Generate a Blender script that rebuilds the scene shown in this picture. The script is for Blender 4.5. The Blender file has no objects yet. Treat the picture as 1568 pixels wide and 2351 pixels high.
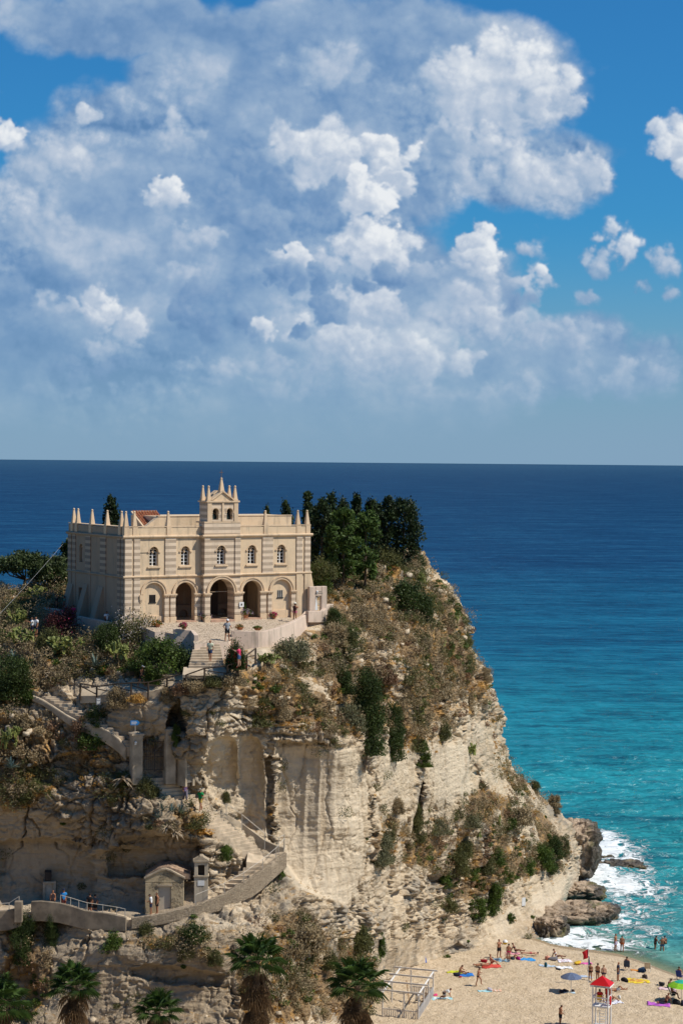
EXPO = 0.0; SUN_E = 5.0; SKY_S = .1
SKY_TINT = (.16, .62, 1.0); HAZE_C = (2.45, 3.8, 5.3)
SEA_RAMP = [(0., (.075, .36, .36)), (.05, (.030, .33, .35)), (.14, (.015, .245, .315)), (.22, (.010, .150, .260)), (.35, (.010, .074, .168)), (.55, (.012, .060, .138)), (.72, (.018, .066, .140)), (1., (.034, .095, .165))]  # far end lightened: horizon haze painted into the water colour
SOFTK = 1.2
LUM = [(.95, 2.15, 4.2), (1.7, 3.0, 5.1), (2.9, 4.15, 5.9), (5.0, 5.8, 7.0), (8.2, 8.5, 8.8)]
DECK = [(300, 70, 330, 110, .95), (410, 210, 190, 120, 1), (620, 200, 300, 120, 1), (640, 110, 420, 130, 1), (950, 120, 330, 150, 1), (1130, 200, 230, 170, 1), (420, 420, 520, 260, 1.2), (110, 500, 290, 190, 1.1), (40, 720, 520, 320, 1.2), (560, 700, 660, 340, 1.2), (850, 350, 350, 250, 1), (1190, 390, 230, 100, .8), (500, 900, 900, 200, 1), (1230, 850, 420, 130, .8), (1080, 700, 130, 200, .8)]
TONE = [(420, 80, 420, 90, -.13), (300, 700, 140, 60, .14), (1000, 790, 240, 80, .16), (60, 560, 200, 60, .12), (700, 250, 200, 60, -.12), (1150, 200, 180, 100, .25), (450, 190, 130, 60, .16), (720, 170, 120, 50, .14), (60, 640, 300, 90, -.08), (200, 860, 300, 80, -.24), (600, 480, 130, 90, -.14), (980, 640, 120, 40, -.14), (460, 740, 120, 110, -.2), (760, 330, 200, 100, .12), (860, 760, 240, 130, .2), (100, 400, 140, 70, .14), (560, 450, 120, 120, -.12), (950, 60, 200, 70, .06), (620, 640, 160, 70, -.12)]
# x, y, half width, half height, brightness, contrast, edge softness, opacity
PUFFS = [(500, 850, 130, 40, .60, .5, .6, .5), (340, 905, 120, 26, .56, .4, .7, .45), (150, 900, 110, 26, .54, .4, .7, .4), (640, 905, 150, 30, .60, .5, .6, .5), (1330, 870, 90, 36, .60, .5, .6, .5), (1100, 900, 90, 30, .62, .5, .6, .5), (1130, 200, 200, 120, .80, .5, .6, .65), (1250, 220, 100, 70, .74, .6, .45, .7), (720, 170, 150, 50, .62, .4, .7, .4), (450, 185, 90, 50, .64, .4, .7, .4),
 (15, 325, 45, 40, .82, .6, .35, .8), (120, 395, 120, 60, .66, .6, .7, .6), (200, 273, 40, 22, .78, .5, .4, .7), (90, 530, 140, 50, .58, .4, .7, .5), (400, 320, 90, 60, .62, .5, .5, .5),
 (720, 360, 130, 90, .78, .6, .4, .7), (1040, 340, 110, 70, .68, .6, .5, .7), (1180, 410, 130, 76, .66, .5, .7, .7), (1320, 400, 92, 72, .72, .7, .6, .85),
 (1550, 325, 74, 96, .84, .6, .5, .9), (1395, 572, 84, 62, .76, .7, .6, .85), (1522, 598, 50, 36, .70, .5, .7, .7), (1210, 648, 76, 50, .76, .6, .5, .8), (1215, 565, 30, 24, .62, .4, .8, .6), (1350, 685, 30, 16, .58, .4, .8, .5), (1465, 665, 26, 14, .56, .4, .8, .4), (1530, 675, 22, 16, .56, .4, .8, .4),
 (430, 560, 90, 45, .66, .6, .5, .6), (420, 640, 110, 36, .58, .5, .6, .5), (250, 640, 120, 30, .5, .4, .7, .4), (200, 725, 75, 60, .74, .7, .4, .7), (300, 760, 36, 60, .72, .6, .4, .6), (240, 810, 80, 30, .62, .5, .5, .5), (95, 690, 36, 30, .68, .5, .5, .5),
 (1090, 600, 66, 110, .80, .7, .35, .8), (1060, 720, 90, 70, .70, .6, .45, .7), (700, 600, 90, 30, .80, .6, .35, .75), (840, 690, 130, 60, .80, .6, .4, .75), (770, 780, 140, 44, .78, .6, .4, .7), (900, 830, 150, 60, .74, .6, .45, .7), (1060, 830, 60, 60, .74, .6, .4, .7), (650, 840, 100, 40, .62, .5, .5, .6), (1200, 890, 70, 30, .66, .5, .6, .6), (1420, 850, 40, 50, .62, .5, .6, .5), (1300, 770, 130, 44, .62, .5, .6, .5), (1180, 770, 90, 50, .64, .5, .5, .5), (960, 900, 140, 30, .64, .5, .6, .5), (1520, 860, 50, 30, .56, .4, .7, .4),
 (840, 560, 130, 80, .84, .7, .5, .85), (830, 450, 62, 90, .88, .6, .35, .9), (900, 380, 66, 80, .84, .7, .35, .85), (865, 330, 40, 34, .80, .6, .35, .8), (375, 455, 50, 44, .84, .8, .35, .8), (1080, 540, 26, 36, .84, .6, .35, .85), (600, 760, 40, 20, .8, .5, .35, .7), (680, 600, 30, 26, .85, .5, .3, .7),
 (560, 385, 56, 85, .32, .5, .4, .7), (640, 425, 44, 60, .30, .5, .4, .65), (500, 470, 70, 60, .34, .4, .5, .55), (590, 510, 90, 50, .40, .4, .5, .5), (640, 640, 72, 40, .36, .5, .35, .75), (735, 640, 34, 34, .36, .5, .35, .7), (760, 720, 62, 34, .40, .5, .35, .75), (705, 775, 36, 10, .3, .3, .4, .6), (450, 720, 80, 70, .28, .4, .5, .6), (560, 760, 50, 30, .3, .4, .4, .6), (740, 450, 24, 50, .3, .3, .45, .6),
 (890, 635, 110, 34, .30, .5, .5, .75), (230, 860, 190, 30, .28, .3, .7, .5), (1000, 330, 40, 40, .38, .4, .5, .5), (1190, 695, 80, 22, .32, .4, .6, .65), (700, 250, 130, 34, .4, .3, .7, .5), (960, 630, 60, 30, .5, .5, .5, .5)]
PORD = [0]*48+[1]*8+[2]*20
import bpy, bmesh, math, random
import numpy as np
from mathutils import Vector, Matrix
random.seed(7); RS = np.random.RandomState(11)
sc = bpy.context.scene
COL = sc.collection
# ------------------------------------------------------------------ camera
F = 4573.0; CX, CY, CZ = 784.0, 1175.5, 49.0      # measured on a 1568 x 2351 copy of the picture
_th = math.atan((CY-1057.5)/F); _rho = math.atan(14/1568)
FW = np.array([0, math.cos(_th), -math.sin(_th)]); _R0 = np.array([1., 0, 0]); _U0 = np.array([0, math.sin(_th), math.cos(_th)])
RT = math.cos(_rho)*_R0+math.sin(_rho)*_U0; UP = -math.sin(_rho)*_R0+math.cos(_rho)*_U0
O = np.array([0, 0, CZ])
def ray(x, y): return (x-CX)/F*RT-(y-CY)/F*UP+FW
def P(x, y, dep):
    d = ray(x, y); return O+d*(dep/d[1])
def G(x, y, z=0.0):
    d = ray(x, y); return O+d*((z-CZ)/d[2])
def pxs(m, dep): return m*F/dep
def proj(p):
    v = np.asarray(p)-O; z = v@FW
    return CX+F*(v@RT)/z, CY-F*(v@UP)/z
Z1 = lambda x, y: (147+x/4.8, 1143.3+y/4.8)
Z2 = lambda x, y: (424.7+x/4.3636, 1061.7+y/4.3636)
Z3 = lambda x, y: (441+x/4.5714, 1274+y/4.5714)
Z4 = lambda x, y: (x/4.5714, 1127+y/4.5714)
Z5 = lambda x, y: (620.7+x/4, 1110.7+y/4)
Z6 = lambda x, y: (269.5+x/3.84, 1600.7+y/3.84)
Z7 = lambda x, y: (849.3+x/4.3636, 2156+y/4.3636)
Z8 = lambda x, y: (1208.7+x/4.3636, 2123.3+y/4.3636)
cd = bpy.data.cameras.new('camera'); cam = bpy.data.objects.new('camera', cd); COL.objects.link(cam)
cd.sensor_fit = 'VERTICAL'; cd.sensor_height = 36; cd.lens = F*36/2351; cd.clip_start = 1; cd.clip_end = 120000
cam.matrix_world = Matrix(((RT[0], UP[0], -FW[0], 0), (RT[1], UP[1], -FW[1], 0), (RT[2], UP[2], -FW[2], CZ), (0, 0, 0, 1)))
sc.camera = cam
sc.view_settings.view_transform = 'Standard'; sc.view_settings.look = 'None'; sc.view_settings.gamma = 1
sc.view_settings.exposure = EXPO
# ------------------------------------------------------------------ noise
_PT = np.random.RandomState(3).permutation(4096).astype(np.int32); _PT = np.concatenate([_PT, _PT]); _VT = np.random.RandomState(4).rand(4096).astype(np.float32)
def _h(i, j, k, s):
    return _VT[_PT[(_PT[(_PT[(i+s*57) & 4095]+j) & 4095]+k) & 4095]]
def vnoise(p, s=0):
    p = np.asarray(p, np.float32); f = np.floor(p); t = p-f; i = f.astype(np.int32)
    t = t*t*t*(t*(t*6-15)+10)
    x, y, z = i[..., 0], i[..., 1], i[..., 2]; a, b, c = t[..., 0], t[..., 1], t[..., 2]
    def pl_(dx):
        A = _PT[(x+dx+s*57) & 4095]
        def row(dy):
            Bq = _PT[(A+y+dy) & 4095]; u = _VT[_PT[(Bq+z) & 4095]]; v = _VT[_PT[(Bq+z+1) & 4095]]
            return u+(v-u)*c
        u = row(0); v = row(1); return u+(v-u)*b
    u = pl_(0); v = pl_(1); return u+(v-u)*a
def fbm(p, o=4, s=0, g=.5):
    p = np.asarray(p, float); r = 0; a = 1; n = 0
    for k in range(o):
        r = r+a*vnoise(p, s+k*17); n += a; a *= g; p = p*2.03+7.1
    return r/n
def sstep(a, b, x):
    t = np.clip((x-a)/(b-a), 0, 1); return t*t*(3-2*t)
# ------------------------------------------------------------------ mesh helpers
class MB:
    def __init__(s): s.v = []; s.f = []; s.mi = []; s.n = 0; s.cur = 0
    def add(s, v, f):
        s.v.extend([tuple(map(float, q)) for q in v])
        for q in f: s.f.append(tuple(i+s.n for i in q)); s.mi.append(s.cur)
        s.n += len(v); return s
    def box(s, x0, x1, y0, y1, z0, z1):
        v = [(x0, y0, z0), (x1, y0, z0), (x1, y1, z0), (x0, y1, z0), (x0, y0, z1), (x1, y0, z1), (x1, y1, z1), (x0, y1, z1)]
        return s.add(v, [(0, 3, 2, 1), (4, 5, 6, 7), (0, 1, 5, 4), (1, 2, 6, 5), (2, 3, 7, 6), (3, 0, 4, 7)])
    def hexa(s, b, t):
        return s.add(list(b)+list(t), [(0, 3, 2, 1), (4, 5, 6, 7), (0, 1, 5, 4), (1, 2, 6, 5), (2, 3, 7, 6), (3, 0, 4, 7)])
    def prism(s, pts, z0, z1):
        """polygon in the XY plane, extruded in Z"""
        n = len(pts); v = [(x, y, z0) for x, y in pts]+[(x, y, z1) for x, y in pts]
        return s.add(v, [tuple(range(n-1, -1, -1)), tuple(range(n, 2*n))]+[(i, (i+1) % n, n+(i+1) % n, n+i) for i in range(n)])
    def prismy(s, pts, y0, y1):
        """polygon in the XZ plane, extruded in Y"""
        n = len(pts); v = [(x, y0, z) for x, z in pts]+[(x, y1, z) for x, z in pts]
        return s.add(v, [tuple(range(n)), tuple(range(2*n-1, n-1, -1))]+[((i+1) % n, i, n+i, n+(i+1) % n) for i in range(n)])
    def prismx(s, pts, x0, x1):
        n = len(pts); v = [(x0, y, z) for y, z in pts]+[(x1, y, z) for y, z in pts]
        return s.add(v, [tuple(range(n-1, -1, -1)), tuple(range(n, 2*n))]+[(i, (i+1) % n, n+(i+1) % n, n+i) for i in range(n)])
    def lathe(s, prof, c=(0, 0, 0), n=12):
        v = []; f = []
        for r, z in prof:
            for k in range(n):
                a = 2*math.pi*k/n; v.append((c[0]+r*math.cos(a), c[1]+r*math.sin(a), c[2]+z))
        for i in range(len(prof)-1):
            for k in range(n): f.append((i*n+k, i*n+(k+1) % n, (i+1)*n+(k+1) % n, (i+1)*n+k))
        f.append(tuple(range(n-1, -1, -1))); f.append(tuple(range((len(prof)-1)*n, len(prof)*n)))
        return s.add(v, f)
    def tube(s, pts, r, n=6):
        pts = [np.array(p, float) for p in pts]; m = len(pts)
        rs = r if isinstance(r, (list, tuple)) else [r]*m
        v = []; f = []
        for i, p in enumerate(pts):
            t = pts[min(i+1, m-1)]-pts[max(i-1, 0)]; t = t/(np.linalg.norm(t)+1e-9)
            a = np.cross(t, (0, 0, 1.)) if abs(t[2]) < .95 else np.cross(t, (1., 0, 0)); a /= np.linalg.norm(a); b = np.cross(t, a)
            for k in range(n):
                w = 2*math.pi*k/n; v.append(p+rs[i]*(math.cos(w)*a+math.sin(w)*b))
        for i in range(m-1):
            for k in range(n): f.append((i*n+k, i*n+(k+1) % n, (i+1)*n+(k+1) % n, (i+1)*n+k))
        f.append(tuple(range(n-1, -1, -1))); f.append(tuple(range((m-1)*n, m*n)))
        return s.add(v, f)
    def bar(s, a, b, w, h):
        a = np.array(a, float); b = np.array(b, float); t = b-a; t /= np.linalg.norm(t)
        sd = np.cross(t, (0, 0, 1.)) if abs(t[2]) < .98 else np.array([1., 0, 0]); sd /= np.linalg.norm(sd); u = np.cross(sd, t)
        q = lambda c: [c-sd*w/2-u*h/2, c+sd*w/2-u*h/2, c+sd*w/2+u*h/2, c-sd*w/2+u*h/2]
        return s.hexa(q(a), q(b))
    def ball(s, c, r, n=10, m=7, sc3=(1, 1, 1)):
        v = [(c[0], c[1], c[2]+r*sc3[2])]; f = []
        for i in range(1, m):
            a = math.pi*i/m
            for k in range(n):
                b = 2*math.pi*k/n; v.append((c[0]+r*sc3[0]*math.sin(a)*math.cos(b), c[1]+r*sc3[1]*math.sin(a)*math.sin(b), c[2]+r*sc3[2]*math.cos(a)))
        v.append((c[0], c[1], c[2]-r*sc3[2])); L = len(v)-1
        for k in range(n): f.append((0, 1+k, 1+(k+1) % n))
        for i in range(m-2):
            for k in range(n): f.append((1+i*n+k, 1+(i+1)*n+k, 1+(i+1)*n+(k+1) % n, 1+i*n+(k+1) % n))
        for k in range(n): f.append((L, 1+(m-2)*n+(k+1) % n, 1+(m-2)*n+k))
        return s.add(v, f)
    def build(s, name, mats, parent=None, smooth=False, bev=0.0, fixn=True):
        me = bpy.data.meshes.new(name); me.from_pydata(s.v, [], s.f)
        for m in (mats if isinstance(mats, (list, tuple)) else [mats]): me.materials.append(m)
        me.polygons.foreach_set('material_index', s.mi)
        if smooth: me.polygons.foreach_set('use_smooth', [True]*len(s.f))
        if fixn:
            bm = bmesh.new(); bm.from_mesh(me); bmesh.ops.recalc_face_normals(bm, faces=bm.faces[:]); bm.to_mesh(me); bm.free()
        me.update()
        o = bpy.data.objects.new(name, me); COL.objects.link(o)
        if parent: o.parent = parent
        if bev:
            b = o.modifiers.new('edge', 'BEVEL'); b.width = bev; b.segments = 2; b.limit_method = 'ANGLE'; b.angle_limit = .7
        return o
def npmesh(name, v, f, mats, parent=None, mi=None, smooth=False, attrs=None):
    """v (n,3), f (m,k) arrays"""
    v = np.asarray(v, np.float32); f = np.asarray(f, np.int32); k = f.shape[1]
    me = bpy.data.meshes.new(name); me.vertices.add(len(v)); me.vertices.foreach_set('co', v.ravel())
    me.loops.add(f.size); me.loops.foreach_set('vertex_index', f.ravel())
    me.polygons.add(len(f)); me.polygons.foreach_set('loop_start', np.arange(0, f.size, k, dtype=np.int32))
    me.polygons.foreach_set('loop_total', np.full(len(f), k, np.int32))
    for m in (mats if isinstance(mats, (list, tuple)) else [mats]): me.materials.append(m)
    if mi is not None: me.polygons.foreach_set('material_index', np.asarray(mi, np.int32))
    if smooth: me.polygons.foreach_set('use_smooth', np.ones(len(f), bool))
    for nm, a in (attrs or {}).items():
        at = me.attributes.new(nm, 'FLOAT', 'POINT'); at.data.foreach_set('value', np.asarray(a, np.float32))
    me.update(calc_edges=True); me.validate()
    o = bpy.data.objects.new(name, me); COL.objects.link(o)
    if parent: o.parent = parent
    return o
def tag(o, label=None, cat=None, group=None, kind=None):
    for k, v in (('label', label), ('category', cat), ('group', group), ('kind', kind)):
        if v: o[k] = v
    return o
def empty(name, loc=(0, 0, 0), rz=0, label=None, cat=None, group=None):
    o = bpy.data.objects.new(name, None); COL.objects.link(o); o.location = tuple(map(float, loc)); o.rotation_euler = (0, 0, rz); o.empty_display_size = .2
    return tag(o, label, cat, group)
def copy_tree(o, parent=None):
    c = o.copy(); COL.objects.link(c)
    if parent: c.parent = parent
    for ch in list(o.children): copy_tree(ch, c)
    return c
# ------------------------------------------------------------------ materials
def _nt(name):
    m = bpy.data.materials.new(name); m.use_nodes = True; t = m.node_tree; b = t.nodes['Principled BSDF']; return m, t, b
def N(t, typ, **kw):
    n = t.nodes.new(typ)
    for k, v in kw.items():
        if k.startswith('i_'):
            key = k[2:]; key = int(key) if key.isdigit() else key
            n.inputs[key].default_value = v
        else: setattr(n, k, v)
    return n
def L(t, a, b): t.links.new(a, b)
def math_(t, op, a, b=None, c=None, clamp=False):
    n = t.nodes.new('ShaderNodeMath'); n.operation = op; n.use_clamp = clamp
    for i, q in enumerate((a, b, c)):
        if q is None: continue
        if isinstance(q, (int, float)): n.inputs[i].default_value = q
        else: t.links.new(q, n.inputs[i])
    return n.outputs[0]
def maprange(t, v, a, b, c=0., d=1., typ='SMOOTHSTEP'):
    n = t.nodes.new('ShaderNodeMapRange'); n.interpolation_type = typ; t.links.new(v, n.inputs[0])
    for i, q in enumerate((a, b, c, d)): n.inputs[i+1].default_value = q
    return n.outputs[0]
def mixc(t, f, a, b, blend='MIX'):
    n = t.nodes.new('ShaderNodeMix'); n.data_type = 'RGBA'; n.blend_type = blend
    for i, q in ((0, f), (6, a), (7, b)):
        if isinstance(q, (int, float)): n.inputs[i].default_value = q
        elif isinstance(q, (tuple, list)): n.inputs[i].default_value = tuple(q)[:3]+(1,)
        else: t.links.new(q, n.inputs[i])
    return n.outputs[2]
def noise(t, vec, scale, detail=4, rough=.55, dist=0., typ='FBM'):
    n = t.nodes.new('ShaderNodeTexNoise'); n.inputs['Scale'].default_value = scale; n.inputs['Detail'].default_value = detail
    n.inputs['Roughness'].default_value = rough; n.inputs['Distortion'].default_value = dist
    if vec is not None: t.links.new(vec, n.inputs['Vector'])
    return n.outputs[0]
def bump(t, b, h, strength=.5, dist=.1):
    n = t.nodes.new('ShaderNodeBump'); n.inputs['Strength'].default_value = strength; n.inputs['Distance'].default_value = dist
    t.links.new(h, n.inputs['Height']); t.links.new(n.outputs[0], b.inputs['Normal']); return n
def scalev(t, vec, s):
    n = t.nodes.new('ShaderNodeVectorMath'); n.operation = 'MULTIPLY'; t.links.new(vec, n.inputs[0]); n.inputs[1].default_value = s; return n.outputs[0]
def simple(name, c, rough=.8, var=.18, scale=2.5, bmp=.0, bscale=12, spec=.3, c2=None, metal=0., coat=0.):
    m, t, b = _nt(name); g = N(t, 'ShaderNodeTexCoord').outputs['Object']
    n = noise(t, g, scale, 5)
    lo = tuple(q*(1-var) for q in c); hi = tuple(min(1, q*(1+var)) for q in (c2 or c))
    col = mixc(t, maprange(t, n, .3, .7), lo, hi); L(t, col, b.inputs['Base Color'])
    b.inputs['Roughness'].default_value = rough; b.inputs['Specular IOR Level'].default_value = spec; b.inputs['Metallic'].default_value = metal
    if bmp: bump(t, b, noise(t, g, bscale, 4), bmp, .03)
    return m
def leafmat(name, c, var=.35, trans=.25, rough=.6):
    """leaves: colour varies per leaf clump, a little light passes through"""
    m, t, b = _nt(name); g = N(t, 'ShaderNodeNewGeometry')
    n = noise(t, g.outputs['Position'], .9, 4); r = g.outputs['Random Per Island']
    k = math_(t, 'ADD', math_(t, 'MULTIPLY', n, .82), math_(t, 'MULTIPLY', r, .18))
    lo = tuple(q*(1-var) for q in c); hi = (min(1, c[0]*(1+var*1.3)), min(1, c[1]*(1+var)), c[2]*(1+var*.5))
    col = mixc(t, maprange(t, k, .25, .75), lo, hi); L(t, col, b.inputs['Base Color'])
    b.inputs['Roughness'].default_value = rough; b.inputs['Specular IOR Level'].default_value = .25
    tr = N(t, 'ShaderNodeBsdfTranslucent'); L(t, col, tr.inputs[0]); mx = N(t, 'ShaderNodeMixShader'); mx.inputs[0].default_value = trans
    L(t, b.outputs[0], mx.inputs[1]); L(t, tr.outputs[0], mx.inputs[2]); L(t, mx.outputs[0], t.nodes['Material Output'].inputs[0])
    return m
# ------------------------------------------------------------------ sun and sky
SUN_EL = math.radians(50); SUN_AZ = math.atan2(.975, -.22)
sdir = Vector((math.sin(SUN_AZ)*math.cos(SUN_EL), math.cos(SUN_AZ)*math.cos(SUN_EL), math.sin(SUN_EL)))
sl = bpy.data.lights.new('sun', 'SUN'); sl.energy = SUN_E; sl.angle = math.radians(.5); sl.color = (1, .93, .82)
so = bpy.data.objects.new('sun', sl); COL.objects.link(so); so.rotation_euler = sdir.to_track_quat('Z', 'Y').to_euler(); so.location = (60, -40, 120)
_tab = np.random.RandomState(5).rand(256, 256).astype(np.float32)
def n2(x, y, s=0):
    fx = np.floor(x); fy = np.floor(y); a = x-fx; b = y-fy; i = fx.astype(np.int32); j = fy.astype(np.int32)
    a = a*a*a*(a*(a*6-15)+10); b = b*b*b*(b*(b*6-15)+10); i = i+s*37; j = j+s*91
    g = lambda p, q: _tab[p & 255, q & 255]
    return (g(i, j)*(1-a)+g(i+1, j)*a)*(1-b)+(g(i, j+1)*(1-a)+g(i+1, j+1)*a)*b
def f2(x, y, o=6, s=0, g=.52):
    r = 0; a = 1.; t = 0
    for k in range(o):
        r = r+a*n2(x, y, s+k*3); t += a; a *= g; x, y = 2.02*(.8*x-.6*y)+5.3, 2.02*(.6*x+.8*y)+1.7
    return r/t
def bil(x, y, o=6, s=0, g=.52):
    """puffy: sums of rounded lobes"""
    r = 0; a = 1.; t = 0
    for k in range(o):
        r = r+a*(1-np.abs(2*n2(x, y, s+k*3)-1)); t += a; a *= g; x, y = 2.1*(.8*x-.6*y)+5.3, 2.1*(.6*x+.8*y)+1.7
    return 1-r/t
SX0, SX1, SY0, SY1, SS = -420., 1988., -380., 1072., .5
def lumramp(l):
    k = np.array([0, .25, .5, .75, 1.]); c = np.array(LUM, np.float32)
    return np.stack([np.interp(l, k, c[:, i]) for i in range(3)], -1).astype(np.float32)
def cloud_image():
    w = int((SX1-SX0)*SS); h = int((SY1-SY0)*SS)
    X, Y = np.meshgrid(SX0+(np.arange(w)+.5)/SS, SY1-(np.arange(h)+.5)/SS); X = X.astype(np.float32); Y = Y.astype(np.float32)   # row 0 = bottom
    E1 = (bil(X/62, Y/56, 7, 2, .58)-.45)*2.6; E2 = (f2(X/95, Y/80, 7, 8, .58)-.5)*3.2; DT = (f2(X/34, Y/30, 5, 14, .6)-.5)*2
    B0 = (bil(X/150, Y/120, 6, 33, .56)-.45)*2.4; k1 = max(1, int(9*SS)); RL = (E1-np.roll(np.roll(E1, -k1, 1), -k1, 0))*.55+(B0-np.roll(np.roll(B0, -2*k1, 1), -2*k1, 0))*.9
    # the broad grey-white deck
    wx = X+150*(f2(X/260, Y/260, 4, 3)-.5); wy = Y+150*(f2(X/260+9, Y/260+4, 4, 4)-.5); b = np.zeros_like(X)
    for (x, y, rx, ry, wt) in DECK:
        r = np.clip(1-np.sqrt(((wx-x)/rx)**2+((wy-y)/ry)**2), 0, 1); b = np.maximum(b, wt*r**.8)
    out = np.maximum(np.maximum(sstep(0, -300, X), sstep(1600, 1900, X)), sstep(0, -300, Y)); b = np.maximum(b, .45*out)
    ed = b+E2*.11+E1*.05
    al = sstep(.10, .42, ed)*.96
    lum = .47+.22*(f2(X/230, Y/130, 5, 21)-.5)*2+.14*E2+.05*E1+.12*B0+.03*DT+(.03+.26*sstep(.42, .66, f2(X/300, Y/220, 3, 61))*sstep(60, 330, Y))*np.clip(RL, -1, 1)
    for (x, y, rx, ry, v) in TONE: lum = lum+1.25*v*np.exp(-1.6*(((wx-x)/rx)**2+((wy-y)/ry)**2))
    lum = np.clip(lum, .05, .9); hzf = sstep(560, 1000, Y); al = al*(1-.15*hzf)
    PX = X+34*(f2(X/70, Y/70, 5, 51, .6)-.5)*2; PY = Y+34*(f2(X/70+3, Y/70+8, 5, 52, .6)-.5)*2
    rs = np.random.RandomState(17); items = []
    for ci, (x, y, rx, ry, lm, con, soft, am) in enumerate(PUFFS):
        n = max(9, int(rx*ry/300.)); rb = math.sqrt(rx*ry)
        for k in range(n):
            t = rs.rand()*2*math.pi; q = rs.rand()**.7*.8; px = x+rx*q*math.cos(t); py = y+ry*q*math.sin(t)
            r = rb*(.25+.42*rs.rand()**1.3)*(1-.45*q)+7+(8 if rb < 50 else 0)
            items.append((ci, -r*.5+rs.rand()*30-(py-y)*.0, px, py, r, lm+con*.30*((px-x)/rx*.5-(py-y)/ry*.8)+rs.normal()*.05, con, soft, am))
    items.sort(key=lambda q: (PORD[q[0]] if q[0] < len(PORD) else 2, q[1]))
    for (ci, _, px, py, r, lm, con, soft, am) in items:
        R = r*2.4+20; i0 = int((px-R-SX0)*SS); i1 = int((px+R-SX0)*SS)+1; j0 = int((SY1-(py+R))*SS); j1 = int((SY1-(py-R))*SS)+1
        i0 = max(i0, 0); j0 = max(j0, 0); i1 = min(i1, w); j1 = min(j1, h)
        if i1 <= i0 or j1 <= j0: continue
        sl_ = (slice(j0, j1), slice(i0, i1)); nx = (PX[sl_]-px)/r; ny = (PY[sl_]-py)/r; rr = np.sqrt(nx*nx+ny*ny*1.15)
        d = 1-rr+E1[sl_]*.26+E2[sl_]*.20+DT[sl_]*.10
        a = sstep(0, soft*SOFTK, d)*am; nz = np.sqrt(np.clip(1-rr*rr, 0, 1))
        l = lm-.03+con*(.40*np.clip(nx*.55-ny*.75, -1.1, 1.1)+.10*(nz-.6))+.06*E1[sl_]+.06*DT[sl_]+.11*np.clip(RL[sl_], -1, 1)
        lum[sl_] = lum[sl_]*(1-a)+l*a; al[sl_] = al[sl_]*(1-a)+a
    al = np.clip(al, 0, 1)*(1-.45*sstep(800, 1010, Y))
    fade = sstep(SX0, SX0+200, X)*sstep(SX1, SX1-200, X)*sstep(SY0, SY0+200, Y)*sstep(1060, 900, Y)
    un = lumramp(np.clip(lum, 0, 1)); hz = (.5*sstep(640, 1010, Y))[..., None]; un = un*(1-hz)+np.array(HAZE_C, np.float32)*1.08*hz
    img = bpy.data.images.new('cloud_field', w, h, alpha=True, float_buffer=True); img.colorspace_settings.name = 'Linear Rec.709' if 'Linear Rec.709' in [e.name for e in bpy.types.ColorManagedInputColorspaceSettings.bl_rna.properties['name'].enum_items] else 'Non-Color'
    img.alpha_mode = 'CHANNEL_PACKED'
    img.pixels.foreach_set(np.concatenate([un, (al*fade)[..., None]], -1).astype(np.float32).ravel()); img.update(); img.pack()
    return img
def make_world():
    w = bpy.data.worlds.new('World'); sc.world = w; w.use_nodes = True; t = w.node_tree; t.nodes.clear()
    out = N(t, 'ShaderNodeOutputWorld'); bg = N(t, 'ShaderNodeBackground'); L(t, bg.outputs[0], out.inputs[0]); bg.inputs[1].default_value = SKY_S
    sky = N(t, 'ShaderNodeTexSky', sky_type='NISHITA', sun_disc=False, sun_elevation=SUN_EL, sun_rotation=SUN_AZ, altitude=50, air_density=1., dust_density=.6, ozone_density=2.)
    d = N(t, 'ShaderNodeTexCoord').outputs['Generated']; sp = N(t, 'ShaderNodeSeparateXYZ'); L(t, d, sp.inputs[0])
    y = math_(t, 'MAXIMUM', sp.outputs[1], .05)
    px = math_(t, 'MULTIPLY_ADD', math_(t, 'DIVIDE', sp.outputs[0], y), F, CX); py = math_(t, 'MULTIPLY_ADD', math_(t, 'DIVIDE', sp.outputs[2], y), -F, 1057.5)
    cb = N(t, 'ShaderNodeCombineXYZ'); L(t, math_(t, 'DIVIDE', math_(t, 'SUBTRACT', px, SX0), SX1-SX0), cb.inputs[0]); L(t, math_(t, 'DIVIDE', math_(t, 'SUBTRACT', SY1, py), SY1-SY0), cb.inputs[1])
    tx = N(t, 'ShaderNodeTexImage', image=cloud_image(), extension='CLIP', interpolation='Cubic'); L(t, cb.outputs[0], tx.inputs[0])
    col = mixc(t, 1., sky.outputs[0], SKY_TINT, 'MULTIPLY')
    hz = maprange(t, sp.outputs[2], 0., .125, .9, 0.)
    col = mixc(t, hz, col, HAZE_C)
    a = math_(t, 'MULTIPLY', tx.outputs['Alpha'], maprange(t, sp.outputs[1], .1, .3))
    col = mixc(t, a, col, tx.outputs['Color']); L(t, col, bg.inputs[0])
make_world()
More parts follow.
